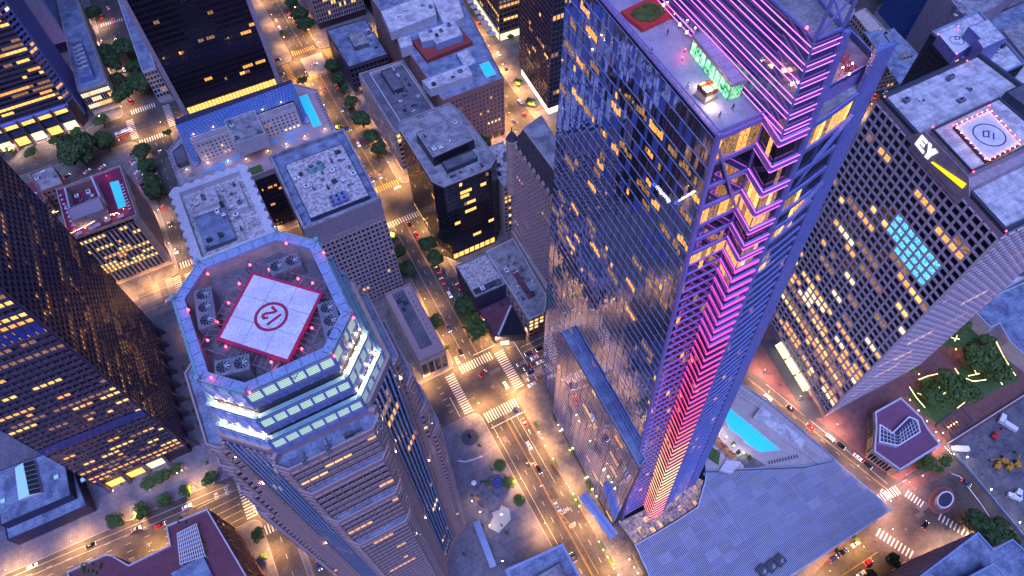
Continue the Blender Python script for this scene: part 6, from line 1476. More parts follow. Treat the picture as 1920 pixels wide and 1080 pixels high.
def umbrella(px, py, z, m, text, r=1.4):
    p = G(px, py, z+2.3); t = thing('parasol', '', 'parasol', (p.x, p.y, z)); mb = MB(); mb.cyl(p.x, p.y, z, z+2.5, .05, metal, 5); mb.cyl(p.x, p.y, z, z+.1, .35, metal_d, 8); mb.build('pole', t)
    mb = MB(); mb.cyl(p.x, p.y, z+2.2, z+2.7, r, m, 8, .08); mb.build('canopy', t); series(t, text)
for px, py in ((905, 925), (896, 915), (922, 962), (933, 930), (890, 893), (910, 940), (902, 950), (940, 945), (925, 925)): chair_set(px, py, 0, 'round cafe table with chairs on the small plaza', random.choice((metal_d, wood)))
for px, py in ((888, 905), (918, 912), (896, 933), (905, 905), (945, 915)): umbrella(px, py, 0, random.choice((whitep, wood, metal_d)), 'parasol on the small cafe plaza')
for k in range(9): p = (110+0, 0); umbrella(113+k*3.6*.9, 366+k*8.0, 47, umb, 'small pale parasol along the left edge of the rooftop bar', .8)
for k in range(9): umbrella(123+k*3.0*.8, 386+k*5.2, 47, mat('parasol_violet', (.4, .35, .55), .8), 'small violet parasol in the second row of the rooftop bar', .75)
for px, py in ((148, 437), (172, 427), (182, 422), (201, 412), (226, 405)): 
    p = G(px, py, 49.6); t = thing('cabana', '', 'cabana', (p.x, p.y, 47.2)); mb = MB(); mb.box(p.x, p.y, 49.4, 3.4, 2.3, .2, umb); mb.build('roof', t)
    mb = MB(); [mb.box(p.x+a*1.5, p.y+b*1.0, 47.2, .12, .12, 2.2, metal) for a in (-1, 1) for b in (-1, 1)]; mb.build('post', t); mb = MB(); mb.box(p.x, p.y, 47.2, 2.6, 1.4, .5, redcloth); mb.build('sofa', t); series(t, 'square mauve cabana on the hedge terrace of the rooftop bar')
def lounger(x, y, z, a, text, m=None):
    t = thing('sun_lounger', '', 'sun lounger', (x, y, z)); t.rotation_euler = (0, 0, a); mb = MB(); mb.box(x, y-.3, z+.25, .65, 1.3, .1, m or whitep); 
    for q in ((-.28, -.85), (.28, -.85), (-.28, .3), (.28, .3)): mb.box(x+q[0], y+q[1], z, .05, .05, .25, metal)
    mb.build('frame', t); mb = MB(); mb.face([(x-.32, y+.35, z+.35), (x+.32, y+.35, z+.35), (x+.32, y+.9, z+.8), (x-.32, y+.9, z+.8)], m or whitep); mb.face([(x-.32, y+.35, z+.31), (x+.32, y+.35, z+.31), (x+.32, y+.9, z+.76), (x-.32, y+.9, z+.76)][::-1], m or whitep); mb.build('backrest', t); series(t, text)
for k in range(9): p = G(229+k*1.9, 347+k*5.6, 47.3); lounger(p.x, p.y, 47.3, -1.5, 'pale sun lounger in the row beside the small rooftop bar pool')
for k in range(14): p = G(592+k*2.4-2, 178+k*4.9, 52.2); lounger(p.x+1, p.y, 52.2, -1.5, 'dark sun lounger in the row beside the narrow courtyard hotel pool', metal_d)
for k in range(11): p = G(1442+k*5.2, 868-k*1.2, ZD); lounger(p.x, p.y, ZD, 2.8, 'dark sun lounger at the near end of the hotel pool', metal_d)
for k in range(8): p = G(1346+k*7.6, 822+k*7.5+(k % 2)*3, ZD); lounger(p.x, p.y, ZD, .5, 'dark sun lounger on the lamp side of the hotel pool', metal_d)
for px, py in ((1348, 846), (1362, 856), (1377, 868), (1357, 838)): chair_set(px, py, ZD+.3, 'seating group on the orange lit hotel deck', redcloth, 'seating group')
for px, py in ((1566, 95), (1575, 90), (1585, 115), (1590, 130), (1598, 135), (1578, 108), (1569, 112)): chair_set(px, py, ZT+4.0, 'red seating group on the triangular roof terrace', redcloth, 'seating group')
# ================================================================ VEHICLES
def car_proto(m, kind='car'):
    t = thing('parked_car', '', 'car', (0, 0, 0))
    L, Wd, Hh = (4.7, 1.85, 1.45) if kind == 'car' else (4.9, 1.95, 1.75)
    h2_ = L/2
    prof = [(-h2_, .32), (-h2_*.98, .78), (-h2_*.72, .92), (-h2_*.42, Hh), (h2_*.18, Hh), (h2_*.48, .95), (h2_*.94, .78), (h2_, .5), (h2_*.97, .3)]
    if kind != 'car': prof = [(-h2_, .35), (-h2_*.99, 1.0), (-h2_*.9, Hh), (h2_*.2, Hh), (h2_*.46, 1.08), (h2_*.95, .95), (h2_, .5), (h2_*.97, .3)]
    mb = MB(); n = len(prof)
    def ws(z): return Wd/2*(1-.2*max(0, (z-.9)/.6))
    l = [(x, ws(z), z) for x, z in prof]; r = [(x, -ws(z), z) for x, z in prof]
    for i in range(n): j = (i+1) % n; mb.face([l[i], l[j], r[j], r[i]], m)
    mb.face(l[::-1], m); mb.face(r, m); mb.build('body', t)
    g = MB(); k0 = 2 if kind == 'car' else 1
    def band(i, j, f0, f1, e=.02):
        a, b = Vector((prof[i][0], 0, prof[i][1])), Vector((prof[j][0], 0, prof[j][1])); p = a.lerp(b, f0); q = a.lerp(b, f1); d = (b-a).normalized(); nn = Vector((-d.z, 0, d.x))*e
        g.face([(p.x+nn.x, ws(p.z)*.88, p.z+nn.z), (q.x+nn.x, ws(q.z)*.88, q.z+nn.z), (q.x+nn.x, -ws(q.z)*.88, q.z+nn.z), (p.x+nn.x, -ws(p.z)*.88, p.z+nn.z)], cglass)
    band(k0, k0+1, .12, .9); band(k0+2, k0+3, .1, .9)
    for s in (1, -1):
        A = prof[k0]; Bp = prof[k0+1]; C = prof[k0+2]; D = prof[k0+3]
        q = [(A[0]+.25, A[1]+.08), (Bp[0]+.12, Bp[1]-.1), (C[0]-.08, C[1]-.1), (D[0]-.25, D[1]+.08)]
        f = [(x, s*(ws(z)+.012), z) for x, z in q]; g.face(f if s < 0 else f[::-1], cglass)
    g.build('window', t)
    for sx in (-1, 1):
        for sy in (-1, 1):
            w_ = MB(); cx_, cy_ = sx*h2_*.62, sy*(Wd/2-.1)
            pts = 12; i0 = []
            for yy in (-.11, .11):
                i0.append([(cx_+.33*cos(2*pi*q/pts), cy_+yy, .33+.33*sin(2*pi*q/pts)) for q in range(pts)])
            for q in range(pts): w_.face([i0[0][q], i0[0][(q+1) % pts], i0[1][(q+1) % pts], i0[1][q]], tyre)
            w_.face(i0[0][::-1], tyre); w_.face(i0[1], tyre); wh = w_.build('wheel', t); rm = MB(); rm.tube([(cx_, cy_-.125, .33), (cx_, cy_+.125, .33)], .2, rim, 8); rm.build('rim', wh)
    for s in (-1, 1):
        a = MB(); a.box(h2_*.965, s*Wd*.36, .58, .12, .38, .16, headl); a.build('headlight', t)
        a = MB(); a.box(-h2_*.985, s*Wd*.38, .68, .1, .34, .16, taill); a.build('taillight', t)
    return t
CARM = {'white': whitep, 'silver': mat('paint_silver', (.42, .43, .46), .3, metal=.7), 'black': mat('paint_black', (.012, .012, .015), .2), 'red': mat('paint_red', (.4, .015, .02), .3), 'blue': mat('paint_blue', (.02, .04, .16), .25), 'grey': mat('paint_grey', (.12, .12, .14), .3, metal=.5)}
CP_ = {}
def car(px, py, col, ang, text, kind='car'):
    p = G(px, py, .6)
    if (col, kind) not in CP_: o = CP_[(col, kind)] = car_proto(CARM[col], kind); o.location = (p.x, p.y, -.145); o.rotation_euler = (0, 0, ang)
    else: o = dup(CP_[(col, kind)], (p.x, p.y, -.145), ang)
    if 'driving' in text or 'waiting' in text: o.name = 'car'
    series(o, col+' '+('car' if kind == 'car' else 'van')+' '+text, 1)
UPY, DNY = pi/2, -pi/2
for px, py, c, d in ((768, 421, 'black', UPY), (781, 439, 'red', UPY), (820, 506, 'red', UPY), (830, 527, 'red', UPY), (843, 552, 'white', DNY), (841, 616, 'blue', DNY), (863, 660, 'black', DNY), (857, 675, 'silver', DNY)):
    car(px, py, c, d, 'driving on the avenue above the large crossing')
car(860, 537, 'red', UPY, 'parked in the kerb bay beside the navy box building'); car(697, 336, 'black', DNY, 'driving past the ribbed tower towards the crossing'); car(606, 168, 'red', UPY, 'driving on the avenue beside the narrow hotel pool'); car(631, 162, 'red', UPY, 'parked under trees beside the puddle stained office'); car(654, 150, 'grey', UPY, 'parked under trees beside the cream gridded office')
car(520, 112, 'black', 0, 'waiting beside the black slab tower'); car(527, 139, 'grey', 0, 'waiting nearest the hotel by the black slab tower'); car(518, 38, 'silver', UPY, 'parked at the kerb near the top edge'); car(524, 52, 'white', UPY, 'parked at the kerb near the top edge'); car(541, 30, 'red', DNY, 'driving on the avenue near the top edge')
for px, py, c in ((976, 682, 'silver'), (991, 662, 'blue'), (1002, 670, 'white'), (1012, 654, 'black'), (989, 689, 'grey'), (995, 698, 'blue'), (996, 709, 'silver'), (997, 721, 'white'), (1013, 678, 'white')): car(px, py, c, pi, 'waiting in the queue beside the glass podium')
for px, py, c in ((1557, 820, 'white'), (1577, 835, 'black'), (1608, 857, 'white'), (1627, 872, 'black')): car(px, py, c, -1.32, 'parked on the slanting street beside the plum roofed pavilion')
car(1482, 765, 'black', 1.82, 'driving on the slanting street by the hotel pool')
for px, py, c in ((1563, 1048, 'blue'), (1582, 1035, 'black'), (1605, 1020, 'white'), (1628, 1054, 'red'), (1615, 1076, 'white')): car(px, py, c, .0 if c != 'white' else pi, 'parked along the lower street beside the louvred roof' if px < 1610 and py < 1060 else 'driving on the lower street at the bottom edge')
car(203, 15, 'red', UPY, 'driving on the narrow street in the upper left corner'); car(190, 31, 'red', UPY, 'driving beside trees in the upper left corner'); car(212, 38, 'red', UPY, 'driving third in line in the upper left corner'); car(229, 260, 'red', pi, 'waiting under the tree at the upper left crossing'); car(298, 278, 'grey', DNY, 'driving beside the courtyard hotel annex', 'van'); car(318, 562, 'white', 0, 'waiting at the crosswalk left of the crowned tower')
for px, py, c in ((163, 321, 'white'), (191, 313, 'white'), (250, 300, 'silver'), (253, 305, 'white'), (258, 322, 'white'), (262, 331, 'silver'), (247, 288, 'grey'), (267, 346, 'black'), (270, 352, 'blue'), (125, 330, 'blue')): car(px, py, c, .3 if px > 200 else .5, 'parked in the court above the rooftop bar hotel')
car(963, 228, 'blue', UPY, 'driving on the bright street beside the turreted building'); car(990, 140, 'silver', DNY, 'driving beside the white shopfront tower'); car(1583, 9, 'white', .2, 'parked in the street at the top right'); car(1630, 192, 'black', 1.1, 'driving in the street right of the tallest tower'); car(1620, 208, 'blue', 1.1, 'driving in the street right of the tallest tower'); car(1660, 173, 'white', .4, 'driving under the beige loft building'); car(1646, 163, 'red', .4, 'driving under the beige loft building')
car(983, 792, 'red', UPY, 'driving in the kerb lane by the podium'); car(905, 700, 'red', .4, 'driving left through the large crossing'); car(948, 722, 'white', UPY, 'driving straight through the large crossing'); car(545, 1003, 'red', UPY, 'driving up the left street below the crowned tower'); car(598, 1060, 'blue', DNY, 'driving beside the crowned tower at the bottom edge')
for px, py, c, d in ((992, 835, 'white', DNY), (1010, 880, 'black', DNY), (1045, 950, 'silver', UPY), (1075, 1045, 'grey', UPY), (968, 770, 'blue', DNY)): car(px, py, c, d, 'driving on the avenue below the large crossing')
for px, py, c, d in ((60, 1062, 'white', 0), (170, 1022, 'black', 0), (255, 992, 'silver', 0), (300, 985, 'red', 0), (350, 950, 'white', 0)): car(px, py, c, d, 'driving on the wide street at the lower left')
for px, py, c, d in ((655, 240, 'black', DNY), (672, 270, 'white', DNY), (640, 205, 'grey', DNY), (688, 262, 'red', UPY), (590, 120, 'white', 0), (712, 330, 'silver', DNY), (745, 352, 'white', 0)): car(px, py, c, d, 'driving on the avenue beside the courtyard hotel')
for px, py, c, d in ((215, 70, 'black', DNY), (232, 130, 'white', DNY), (245, 190, 'red', UPY), (292, 330, 'white', DNY), (318, 420, 'black', DNY), (305, 390, 'red', UPY), (330, 470, 'silver', DNY)): car(px, py, c, d, 'driving on the narrow street at the upper left')
for px, py, c, d in ((975, 190, 'white', UPY), (985, 215, 'red', UPY), (950, 130, 'black', DNY), (935, 100, 'white', DNY), (898, 45, 'red', UPY), (1652, 190, 'white', .9), (1640, 180, 'red', .9)): car(px, py, c, d, 'driving on the bright street beside the towers')
for px, py, c, d in ((1440, 745, 'white', -1.32), (1520, 800, 'red', 1.82), (1660, 925, 'white', -1.3), (1735, 985, 'black', .3), (1812, 905, 'grey', -1.2)): car(px, py, c, d, 'driving around the lower right crossing')
# city bus at the upper left crossing
p = G(232, 248, 1.5); t = thing('city_bus', 'white and red city bus turning at the upper left crossing', 'bus', (p.x, p.y, -.14)); t.rotation_euler = (0, 0, .1)
mb = MB(); mb.box(p.x, p.y, .3, 11.5, 2.55, 2.7, whitep); mb.box(p.x, p.y, .35, 11.54, 2.6, .7, CARM['red']); mb.box(p.x-2.5, p.y, 3.0, 2.6, 1.6, .3, metal); mb.box(p.x+3, p.y, 3.0, 1.6, 1.4, .2, metal); mb.build('body', t)
mb = MB(); mb.box(p.x, p.y, 1.4, 10.9, 2.62, .95, cglass); mb.box(p.x, p.y, 1.2, 11.56, 2.2, 1.3, cglass); mb.build('window', t)
for sx in (-3.6, 3.6):
    for sy in (-1.2, 1.2): mb = MB(); mb.tube([(p.x+sx, p.y+sy-.12, .3), (p.x+sx, p.y+sy+.12, .3)], .46, tyre, 12); mb.build('wheel', t)
for s in (-.9, .9): mb = MB(); mb.box(p.x+5.78, p.y+s, .5, .1, .4, .25, headl); mb.build('headlight', t); mb = MB(); mb.box(p.x-5.78, p.y+s, .6, .1, .3, .3, taill); mb.build('taillight', t)
# ================================================================ PLAZAS, ISLANDS, FOUNTAIN
p = G(881, 820, 0); t = thing('fountain', 'round dark fountain basin with a standing black sculpture on the corner plaza', 'fountain', (p.x, p.y, 0))
mb = MB(); mb.cyl(p.x, p.y, 0, .35, 4.6, mat('basin_stone', (.05, .055, .09), .3), 28); mb.cyl(p.x, p.y, .35, .6, 1.6, metal_d, 16); mb.build('basin', t)
mb = MB(); mb.tube([(p.x, p.y, .6), (p.x+.2, p.y, 2.2), (p.x-.2, p.y+.3, 4.0), (p.x+.1, p.y, 5.6)], [.9, .6, .75, .3], black, 8); mb.build('sculpture', t)
mb = MB(); pth = [G(*q) for q in ((858, 864), (872, 866), (888, 862), (905, 856))]; mb.tube([(q.x, q.y, .25) for q in pth], .45, whitewall, 6); o = mb.build('curved_bench', origin=tuple(pth[0])); tag(o, 'long curved white bench on the corner plaza below the fountain', 'bench')
p = G(934, 905, 3); t = thing('glass_shelter', 'small blue glass roofed shelter on the cafe plaza', 'shelter', (p.x, p.y, 0)); mb = MB(); mb.box(p.x, p.y, 3, 5.5, 5.5, .15, canopy_g); [mb.box(p.x, p.y-2.7+k*1.35, 3.16, 5.6, .12, .12, steel_b) for k in range(5)]; [mb.box(p.x-2.7+k*1.35, p.y, 3.17, .12, 5.6, .12, steel_b) for k in range(5)]; mb.build('roof', t)
mb = MB(); [mb.box(p.x+a*2.5, p.y+b*2.5, 0, .2, .2, 3, metal_d) for a in (-1, 1) for b in (-1, 1)]; mb.build('post', t)
pts = [G(*q) for q in ((915, 990), (925, 970), (922, 962), (936, 957), (940, 948), (955, 955), (958, 975), (935, 1000))]
mb = MB(); pp = ccw([tuple(q[:2]) for q in pts]); mb.prism(pp, .01, .8, concrete, mat('terrace_cream', (.42, .38, .36), .8)); o = mb.build('raised_terrace', origin=(pp[0][0], pp[0][1], 0)); tag(o, 'zigzag edged raised terrace glowing under a white lamp', 'terrace')
a, b = G(893, 978, 6), G(925, 1063, 6); mb = MB(); mb.bar(a, b, 3.2, .4, slab_b); 
for k in range(6): r = a.lerp(b, (k+.5)/6); mb.bar((r.x, r.y, 0), (r.x, r.y, 5.8), .3, .3, metal)
o = mb.build('covered_walkway', origin=tuple(a)); tag(o, 'long pale blue walkway roof at the foot of the crowned tower', 'walkway roof')
# roundabout and garden
p0 = G(1766, 938)
t = thing('traffic_island', 'oval traffic island with red kerb and a white ringed oval roof', 'traffic island', (p0.x, p0.y, -.14))
def ell(cx_, cy_, a, b, ang=0, n=28): return [(cx_+a*cos(2*pi*k/n)*cos(ang)-b*sin(2*pi*k/n)*sin(ang), cy_+a*cos(2*pi*k/n)*sin(ang)+b*sin(2*pi*k/n)*cos(ang)) for k in range(n)]
mb = MB(); mb.prism(ell(p0.x, p0.y, 8.2, 5.0, .2), -.14, .05, brickpave); mb.ring(ell(p0.x, p0.y, 8.4, 5.2, .2), ell(p0.x, p0.y, 8.1, 4.9, .2), -.14, .1, kerb_red); mb.build('kerb', t)
c2 = G(1772, 937, 2.5); mb = MB(); mb.prism(ell(c2.x, c2.y, 5.2, 3.2, .2), .1, 2.5, whitewall, navy); mb.ring(ell(c2.x, c2.y, 5.3, 3.3, .2), ell(c2.x, c2.y, 4.7, 2.7, .2), 2.5, 2.9, whitep); mb.build('oval_roof', t)
isl = MB()
for pts in (((1720, 913), (1782, 887), (1800, 893), (1840, 945), (1876, 1000)),):
    q = [G(*r) for r in pts]
    for i in range(len(q)-1): isl.bar((q[i].x, q[i].y, -.08), (q[i+1].x, q[i+1].y, -.08), .3, .12, whitep)
struct(isl.build('kerb'))
for poly, nm, m_, z in ((px_poly(0, (1752, 636), (1775, 650), (1803, 650), (1838, 640), (1850, 610), (1825, 585), (1790, 590), (1765, 612)), 'lawn', grass_m, .03), (px_poly(0, (1700, 740), (1730, 775), (1765, 800), (1800, 760), (1850, 740), (1912, 712), (1880, 650), (1830, 660), (1790, 700), (1740, 720)), 'lawn', grass_m, .03), (px_poly(0, (1690, 905), (1760, 876), (1790, 885), (1720, 915)), 'plaza', brickpave, .04)):
    mb = MB(); mb.prism(ccw(poly), -.1, z, m_); struct(mb.build(nm))
p = G(1880, 643, 1.5); t = thing('garden_dome', 'shallow glass dome with lattice ribs in a dark ring beside the garden', 'dome', (p.x, p.y, 0)); mb = MB(); mb.cyl(p.x, p.y, 0, 1.2, 6.2, metal_d, 24); mb.build('ring', t)
mb = MB(); mb.cyl(p.x, p.y, 1.2, 2.0, 5.2, mat('dome_glow', (.5, .4, .3), .3, emis=(1, .7, .4), estr=.35, noise=(1.2, (.2, .15, .15), .9)), 24, 3.8); mb.cyl(p.x, p.y, 2.0, 2.5, 3.8, MATS['dome_glow'], 24, .6); mb.build('glass', t)
mb = MB(); [mb.bar((p.x+5.2*cos(k*pi/8), p.y+5.2*sin(k*pi/8), 1.3), (p.x+.6*cos(k*pi/8), p.y+.6*sin(k*pi/8), 2.6), .16, .16, metal_d) for k in range(16)]; mb.build('rib', t)
# string lights in the garden trees
def string(pts, z, text):
    q = [G(*r, z) for r in pts]; t = thing('string_lights', '', 'string lights', tuple(q[0])); mb = MB(); mb.tube(q, .03, metal_d, 4); mb.build('cable', t); mb = MB()
    for i in range(len(q)-1):
        L = (q[i+1]-q[i]).length; n = max(2, int(L/.9))
        for k in range(n): r = q[i].lerp(q[i+1], (k+.5)/n); mb.cyl(r.x, r.y, r.z-.1, r.z+.1, .1, lampg, 6)
    mb.build('bulb', t); series(t, text)
TSL = 'string of warm bulbs over the garden trees beside the lilac tower'
string(((1774, 632), (1776, 625), (1786, 634), (1800, 636)), 8, TSL); string(((1820, 645), (1835, 655), (1850, 662), (1868, 672), (1864, 690)), 9, TSL); string(((1835, 655), (1848, 680), (1838, 700), (1815, 705)), 9, TSL); string(((1810, 655), (1818, 670), (1830, 700)), 8, TSL)
string(((1720, 737), (1735, 743), (1760, 742), (1785, 733), (1800, 724)), 9, TSL); string(((1722, 712), (1740, 705), (1762, 700), (1780, 712)), 8, TSL); string(((1757, 722), (1770, 735), (1790, 745)), 8, TSL); string(((1868, 640), (1880, 665), (1895, 690), (1905, 705)), 9, TSL); string(((1790, 690), (1800, 705), (1825, 715), (1850, 712)), 9, TSL); string(((1850, 690), (1870, 705), (1880, 722)), 8, TSL); string(((1705, 725), (1718, 745), (1735, 765)), 7, TSL); string(((1785, 600), (1800, 618), (1790, 640)), 8, TSL); string(((1830, 730), (1815, 750), (1795, 765)), 7, TSL); string(((1770, 836), (1785, 852)), 5, TSL)
for pts, nm in ((((133, 437), (160, 424), (190, 408), (222, 398)), 'amber bulb string along the rooftop bar hedge'), (((95, 400), (110, 396)), 'amber bulb string under the dark tower edge')): string(pts, 49.5 if nm[6] == 'b' and px and '133' in str(pts) else 12, nm)
# white boundary wall and walkway above the pit
a, b = G(1775, 833), G(1925, 738); mb = MB(); mb.bar((a.x, a.y, 1.2), (b.x, b.y, 1.2), .5, 2.4, whitewall); o = mb.build('boundary_wall', origin=tuple(a)); tag(o, 'long white wall between garden and excavation pit', 'wall')
a, b = G(1775, 835), G(1920, 1010); mb = MB(); mb.bar((a.x, a.y, 1), (b.x, b.y, 1), .3, 2.0, slab_b); o = mb.build('site_fence', origin=tuple(a)); tag(o, 'blue site fence along the left side of the excavation pit', 'fence')
mb = MB(); pit = ccw(px_poly(0, (1782, 836), (1925, 745), (2100, 800), (2100, 1100), (1925, 1010))); mb.prism(pit, -.13, .12, dirt); struct(mb.build('dirt_ground'))
mb = MB()
for k in range(60):
    p = G(U(1815, 1915), U(800, 900)); r = U(.6, 2.2); mb.cyl(p.x, p.y, .1, .1+r*.4, r, dirt, 7, r*.3)
o = struct(mb.build('dirt_mound'))
def excavator(px, py, a, m, text):
    p = G(px, py, 1); t = thing('excavator', '', 'excavator', (p.x, p.y, .12)); t.rotation_euler = (0, 0, a); x, y, z = p.x, p.y, .12
    for s in (-1, 1): mb = MB(); mb.box(x, y+s*1.1, z, 4.0, .6, .85, tyre); mb.build('track', t)
    mb = MB(); mb.box(x-.5, y, z+.9, 3.4, 2.6, 1.2, m); mb.box(x-1.6, y, z+2.1, 1.2, 2.4, .4, m); mb.build('body', t)
    mb = MB(); mb.box(x+.7, y+.8, z+1.8, 1.4, 1.0, 1.3, cglass); mb.box(x+.7, y+.8, z+3.1, 1.45, 1.05, .1, m); mb.build('cab', t)
    mb = MB(); mb.bar((x+1.0, y-.3, z+1.6), (x+4.0, y-.3, z+4.4), .45, .6, m); mb.bar((x+4.0, y-.3, z+4.4), (x+6.4, y-.3, z+1.8), .35, .45, m); mb.build('arm', t)
    mb = MB(); mb.box(x+6.4, y-.3, z+.7, 1.0, 1.1, 1.1, metal_d); mb.build('bucket', t); series(t, text)
for px, py, a, m in ((1870, 873, .4, yellowp), (1893, 876, .1, yellowp), (1880, 866, 2.6, yellowp), (1907, 870, .9, yellowp)): excavator(px, py, a, m, 'yellow excavator in the blue lit excavation pit')
excavator(1865, 818, .2, redp, 'red excavator in the blue lit excavation pit')
for px, py, L, a in ((1891, 797, 9, 1.9), (1800, 841, 9, 2.6), (1880, 785, 6, .4), (1903, 931, 6, 2.2), (1910, 925, 5, .3)):
    p = G(px, py, 2); t = thing('box_truck', '', 'truck', (p.x, p.y, .12)); t.rotation_euler = (0, 0, a); x, y = p.x, p.y
    mb = MB(); mb.box(x-.8, y, .9, L-2, 2.5, 2.3, whitep); mb.build('cargo_box', t); mb = MB(); mb.box(x+L/2-.8, y, .6, 1.9, 2.3, 1.8, whitep); mb.box(x+L/2-.4, y, 1.5, 1.3, 2.32, .7, cglass); mb.build('cab', t)
    for sx in (-L/2+1.2, L/2-1.2):
        for s in (-1.1, 1.1): mb = MB(); mb.tube([(x+sx, y+s-.15, .5), (x+sx, y+s+.15, .5)], .45, tyre, 10); mb.build('wheel', t)
    series(t, 'white box truck in the excavation pit')
for px, py in ((1813, 857), (1858, 918), (1912, 980)): globe(px, py, .1, 500, 'tall work lamp along the fence of the excavation pit', 5, .35, lampw, (1, .75, .5))
ld = None
# benches and square planters on the plaza of the dark tower and the small plaza
for px, py in ((345, 690), (350, 720), (356, 748), (364, 770), (372, 795), (380, 815), (388, 868), (250, 895), (228, 905), (205, 915)): planter(px, py, 0, 2.6, 1.1, 0, 'small planter box on the plaza beside the dark tower')
for px, py in ((897, 818), (900, 835), (922, 880), (885, 930), (905, 985), (940, 985), (950, 1000), (870, 1040)): planter(px, py, 0, 2.2, 1.0, .3, 'small planter box on the plaza below the fountain')
def bollard_row(a, b, n, text):
    p, q = G(*a), G(*b)
    for i in range(n):
        r = p.lerp(q, (i+.5)/n); mb = MB(); mb.cyl(r.x, r.y, 0, .95, .14, metal_d, 7, .1); o = mb.build('bollard', origin=(r.x, r.y, 0)); tag(o, '', 'bollard'); series(o, text, 1)
bollard_row((1029, 850), (1060, 915), 9, 'short dark post along the podium pavement'); bollard_row((1450, 700), (1530, 775), 8, 'short dark post along the brick pavement')
# traffic signals
def signal(px, py, ang, text, arm=7):
    p = G(px, py); t = thing('traffic_signal', '', 'traffic signal', (p.x, p.y, 0)); t.rotation_euler = (0, 0, ang)
    mb = MB(); mb.tube([(p.x, p.y, 0), (p.x, p.y, 6), (p.x+arm, p.y, 6.6)], [.14, .1, .06], metal, 6); mb.build('pole', t)
    for d in (arm, arm*.55): mb = MB(); mb.box(p.x+d, p.y, 5.7, .35, .35, 1.1, metal_d); mb.box(p.x+d, p.y-.19, 6.45, .2, .05, .2, redg); mb.build('signal_head', t)
    series(t, text)
for px, py, a in ((910, 645, pi), (868, 765, 0), (968, 740, pi), (846, 712, .2)): signal(px, py, a, 'traffic signal pole at the large crossing')
for px, py, a in ((426, 895, -1.2), (240, 205, .1), (282, 180, pi), (600, 140, pi), (545, 85, 0), (690, 340, 0), (1690, 905, pi), (340, 500, 2.6), (787, 395, pi)): signal(px, py, a, 'traffic signal pole at a smaller crossing')
# ================================================================ PEOPLE
def person_mesh(mcl, seed):
    rr = random.Random(seed); me = bpy.data.meshes.new('person'); st = rr.uniform(.12, .3)
    v = [(0, 0, .95), (0, 0, 1.2), (0, 0, 1.42), (0, 0, 1.52), (.02, 0, 1.68), (0, .11, .9), (st, .12, .5), (st*1.1, .12, .06), (st*1.1+.14, .12, .03), (0, -.11, .9), (-st, -.12, .5), (-st*1.4, -.12, .08), (-st*1.4+.12, -.12, .03),
         (0, .2, 1.4), (-.08, .27, 1.12), (.08, .27, .88), (0, -.2, 1.4), (.1, -.27, 1.12), (.2, -.25, .92)]
    e = [(0, 1), (1, 2), (2, 3), (3, 4), (0, 5), (5, 6), (6, 7), (7, 8), (0, 9), (9, 10), (10, 11), (11, 12), (2, 13), (13, 14), (14, 15), (2, 16), (16, 17), (17, 18)]
    rad = [.15, .14, .15, .06, .11, .1, .07, .05, .04, .1, .07, .05, .04, .07, .05, .035, .07, .05, .035]
    me.from_pydata(v, e, []); o = bpy.data.objects.new('body', me); COL.objects.link(o); m = o.modifiers.new('skin', 'SKIN'); 
    for i, r in enumerate(rad): me.skin_vertices[0].data[i].radius = (r, r) if me.skin_vertices else (r, r)
    return o
def make_person(m, seed):
    me = bpy.data.meshes.new('body'); bm = bmesh.new()
    o = person_body(m, seed); return o
def person_body(m, seed):
    rr = random.Random(seed); mb = MB(); st = rr.uniform(.12, .28)
    # one continuous low-count surface: stacked rings for torso and head, limbs as tapering tubes merged at the joints
    mb.tube([(0, 0, .82), (0, 0, .95), (0, 0, 1.15), (.01, 0, 1.38), (0, 0, 1.47), (.01, 0, 1.53), (.02, 0, 1.62), (.02, 0, 1.71), (.02, 0, 1.76)], [.12, .17, .15, .19, .09, .065, .10, .10, .04], m, 8)
    mb.tube([(0, .09, .9), (st*.6, .1, .5), (st, .1, .07), (st+.16, .1, .04)], [.1, .07, .05, .04], cloth1, 6); mb.tube([(0, -.09, .9), (-st*.5, -.1, .5), (-st*1.3, -.1, .09), (-st*1.3+.15, -.1, .04)], [.1, .07, .05, .04], cloth1, 6)
    mb.tube([(0, .17, 1.4), (-.08, .25, 1.12), (.1, .24, .9)], [.06, .05, .035], m, 6); mb.tube([(0, -.17, 1.4), (.08, -.25, 1.12), (.2, -.24, .92)], [.06, .05, .035], m, 6)
    return mb
PM = []
for k, m in enumerate((cloth1, cloth2, whitewall, mat('clothing_blue', (.05, .08, .2), .9))):
    b = person_body(m, k).build('body', smooth=True); hmb = MB(); hmb.tube([(0, 0, 1.62), (-.01, 0, 1.7), (0, 0, 1.79)], [.112, .12, .05], bark, 8); h = hmb.build('hair', smooth=True); PM.append((b.data, h.data)); bpy.data.objects.remove(b); bpy.data.objects.remove(h)
DESC = ('dark', 'red', 'white', 'blue')
def person(px, py, z, k, where):
    p = G(px, py, z+.9); t = thing('person', '', 'person', (p.x, p.y, z)); t.rotation_euler = (0, 0, U(0, 6.28))
    for me, nm in zip(PM[k], ('body', 'hair')): c = bpy.data.objects.new(nm, me); COL.objects.link(c); c.parent = t
    series(t, 'person in a '+DESC[k]+' top walking '+where)
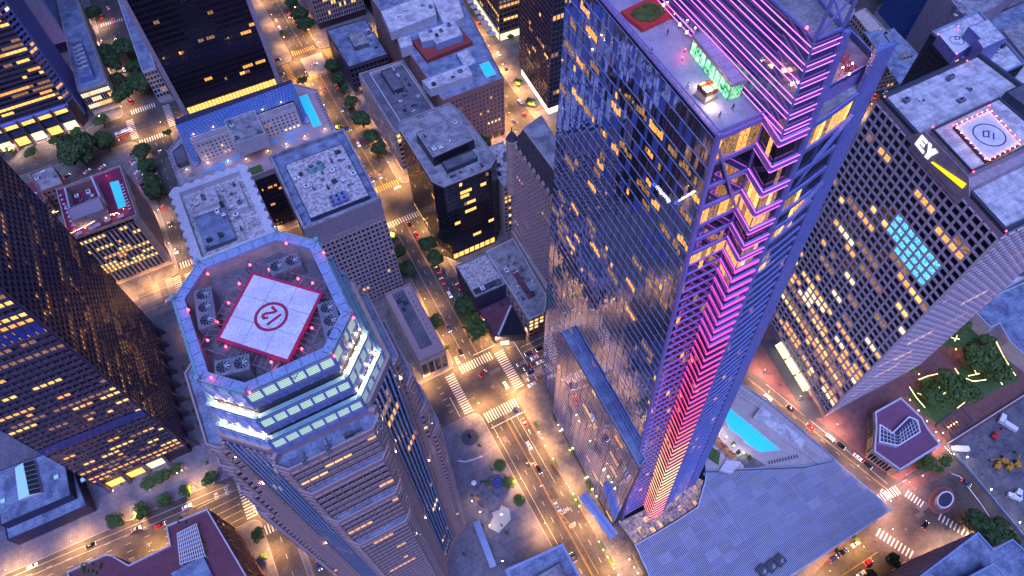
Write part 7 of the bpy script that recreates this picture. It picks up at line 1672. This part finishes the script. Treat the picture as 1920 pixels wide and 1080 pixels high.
PPL = [(1016, 780, 0, 'beside the glass podium'), (1030, 815, 0, 'beside the glass podium'), (1085, 960, 0, 'beside the glass podium'), (915, 790, 0, 'near the fountain plaza'), (905, 815, 0, 'near the fountain plaza'), (898, 945, 0, 'among the cafe tables'), (912, 930, 0, 'among the cafe tables'), (925, 942, 0, 'among the cafe tables'), (908, 960, 0, 'among the cafe tables'), (930, 955, 0, 'among the cafe tables'), (855, 745, 0, 'near the fountain plaza'), (861, 775, 0, 'near the fountain plaza'), (900, 790, 0, 'near the fountain plaza'), (947, 668, 0, 'outside the corner club'), (955, 662, 0, 'outside the corner club'), (935, 662, 0, 'outside the corner club'), (920, 655, 0, 'outside the corner club'),
       (843, 700, 0, 'on the rounded pavement corner'), (850, 690, 0, 'on the rounded pavement corner'), (1024, 835, 0, 'beside the glass podium'), (1022, 795, 0, 'beside the glass podium'), (1050, 830, 0, 'beside the glass podium'), (1098, 985, 0, 'beside the glass podium'), (1156, 1015, 0, 'beside the glass podium'), (1150, 1040, 0, 'beside the glass podium'),
       (350, 760, 0, 'on the dark left tower plaza'), (355, 775, 0, 'on the dark left tower plaza'), (357, 790, 0, 'on the dark left tower plaza'), (362, 800, 0, 'on the dark left tower plaza'), (375, 835, 0, 'on the dark left tower plaza'), (385, 850, 0, 'on the dark left tower plaza'), (360, 730, 0, 'on the dark left tower plaza'), (390, 840, 0, 'on the dark left tower plaza'), (350, 700, 0, 'on the dark left tower plaza'),
       (1670, 733, 0, 'on the brick plaza'), (1610, 800, 0, 'on the brick plaza'), (1600, 770, 0, 'on the brick plaza'), (1720, 640, 0, 'on the brick plaza'), (1700, 890, 0, 'on the brick plaza'),
       (1222, 95, ZT+.1, 'on the high roof terrace'), (1238, 140, ZT+.1, 'on the high roof terrace'), (1252, 60, ZT+.1, 'on the high roof terrace'), (1290, 160, ZT+.1, 'on the high roof terrace'), (1350, 215, ZT+.1, 'on the high roof terrace'), (1375, 200, ZT+.1, 'on the high roof terrace'),
       (890, 1000, 0, 'below the crowned tower'), (875, 1055, 0, 'below the crowned tower'), (868, 1068, 0, 'below the crowned tower'), (893, 1040, 0, 'below the crowned tower'), (715, 320, 0, 'at the avenue crossing by the black building'), (790, 350, 0, 'at the avenue crossing by the black building'), (240, 215, 0, 'at the upper left crossing'), (330, 225, 0, 'at the upper left crossing'), (1575, 100, ZT+4.1, 'on the triangular roof terrace'), (1590, 125, ZT+4.1, 'on the triangular roof terrace')]
for i, (px, py, z, wh) in enumerate(PPL): person(px, py, z, i % 4, wh)
# bollards / round stone spheres on the EY pavement
for px, py in ((1403, 675), (1433, 697), (1464, 721)):
    p = G(px, py, .7); mb = MB(); rings = 6
    for k in range(rings): a0, a1 = -pi/2+pi*k/rings, -pi/2+pi*(k+1)/rings; mb.cyl(p.x, p.y, .8+.8*sin(a0), .8+.8*sin(a1), max(.02, .8*cos(a0)), metal_d, 12, max(.02, .8*cos(a1)))
    o = mb.build('stone_sphere', origin=(p.x, p.y, 0)); tag(o, '', 'bollard'); series(o, 'round dark stone sphere on the brick pavement')
finish_series()
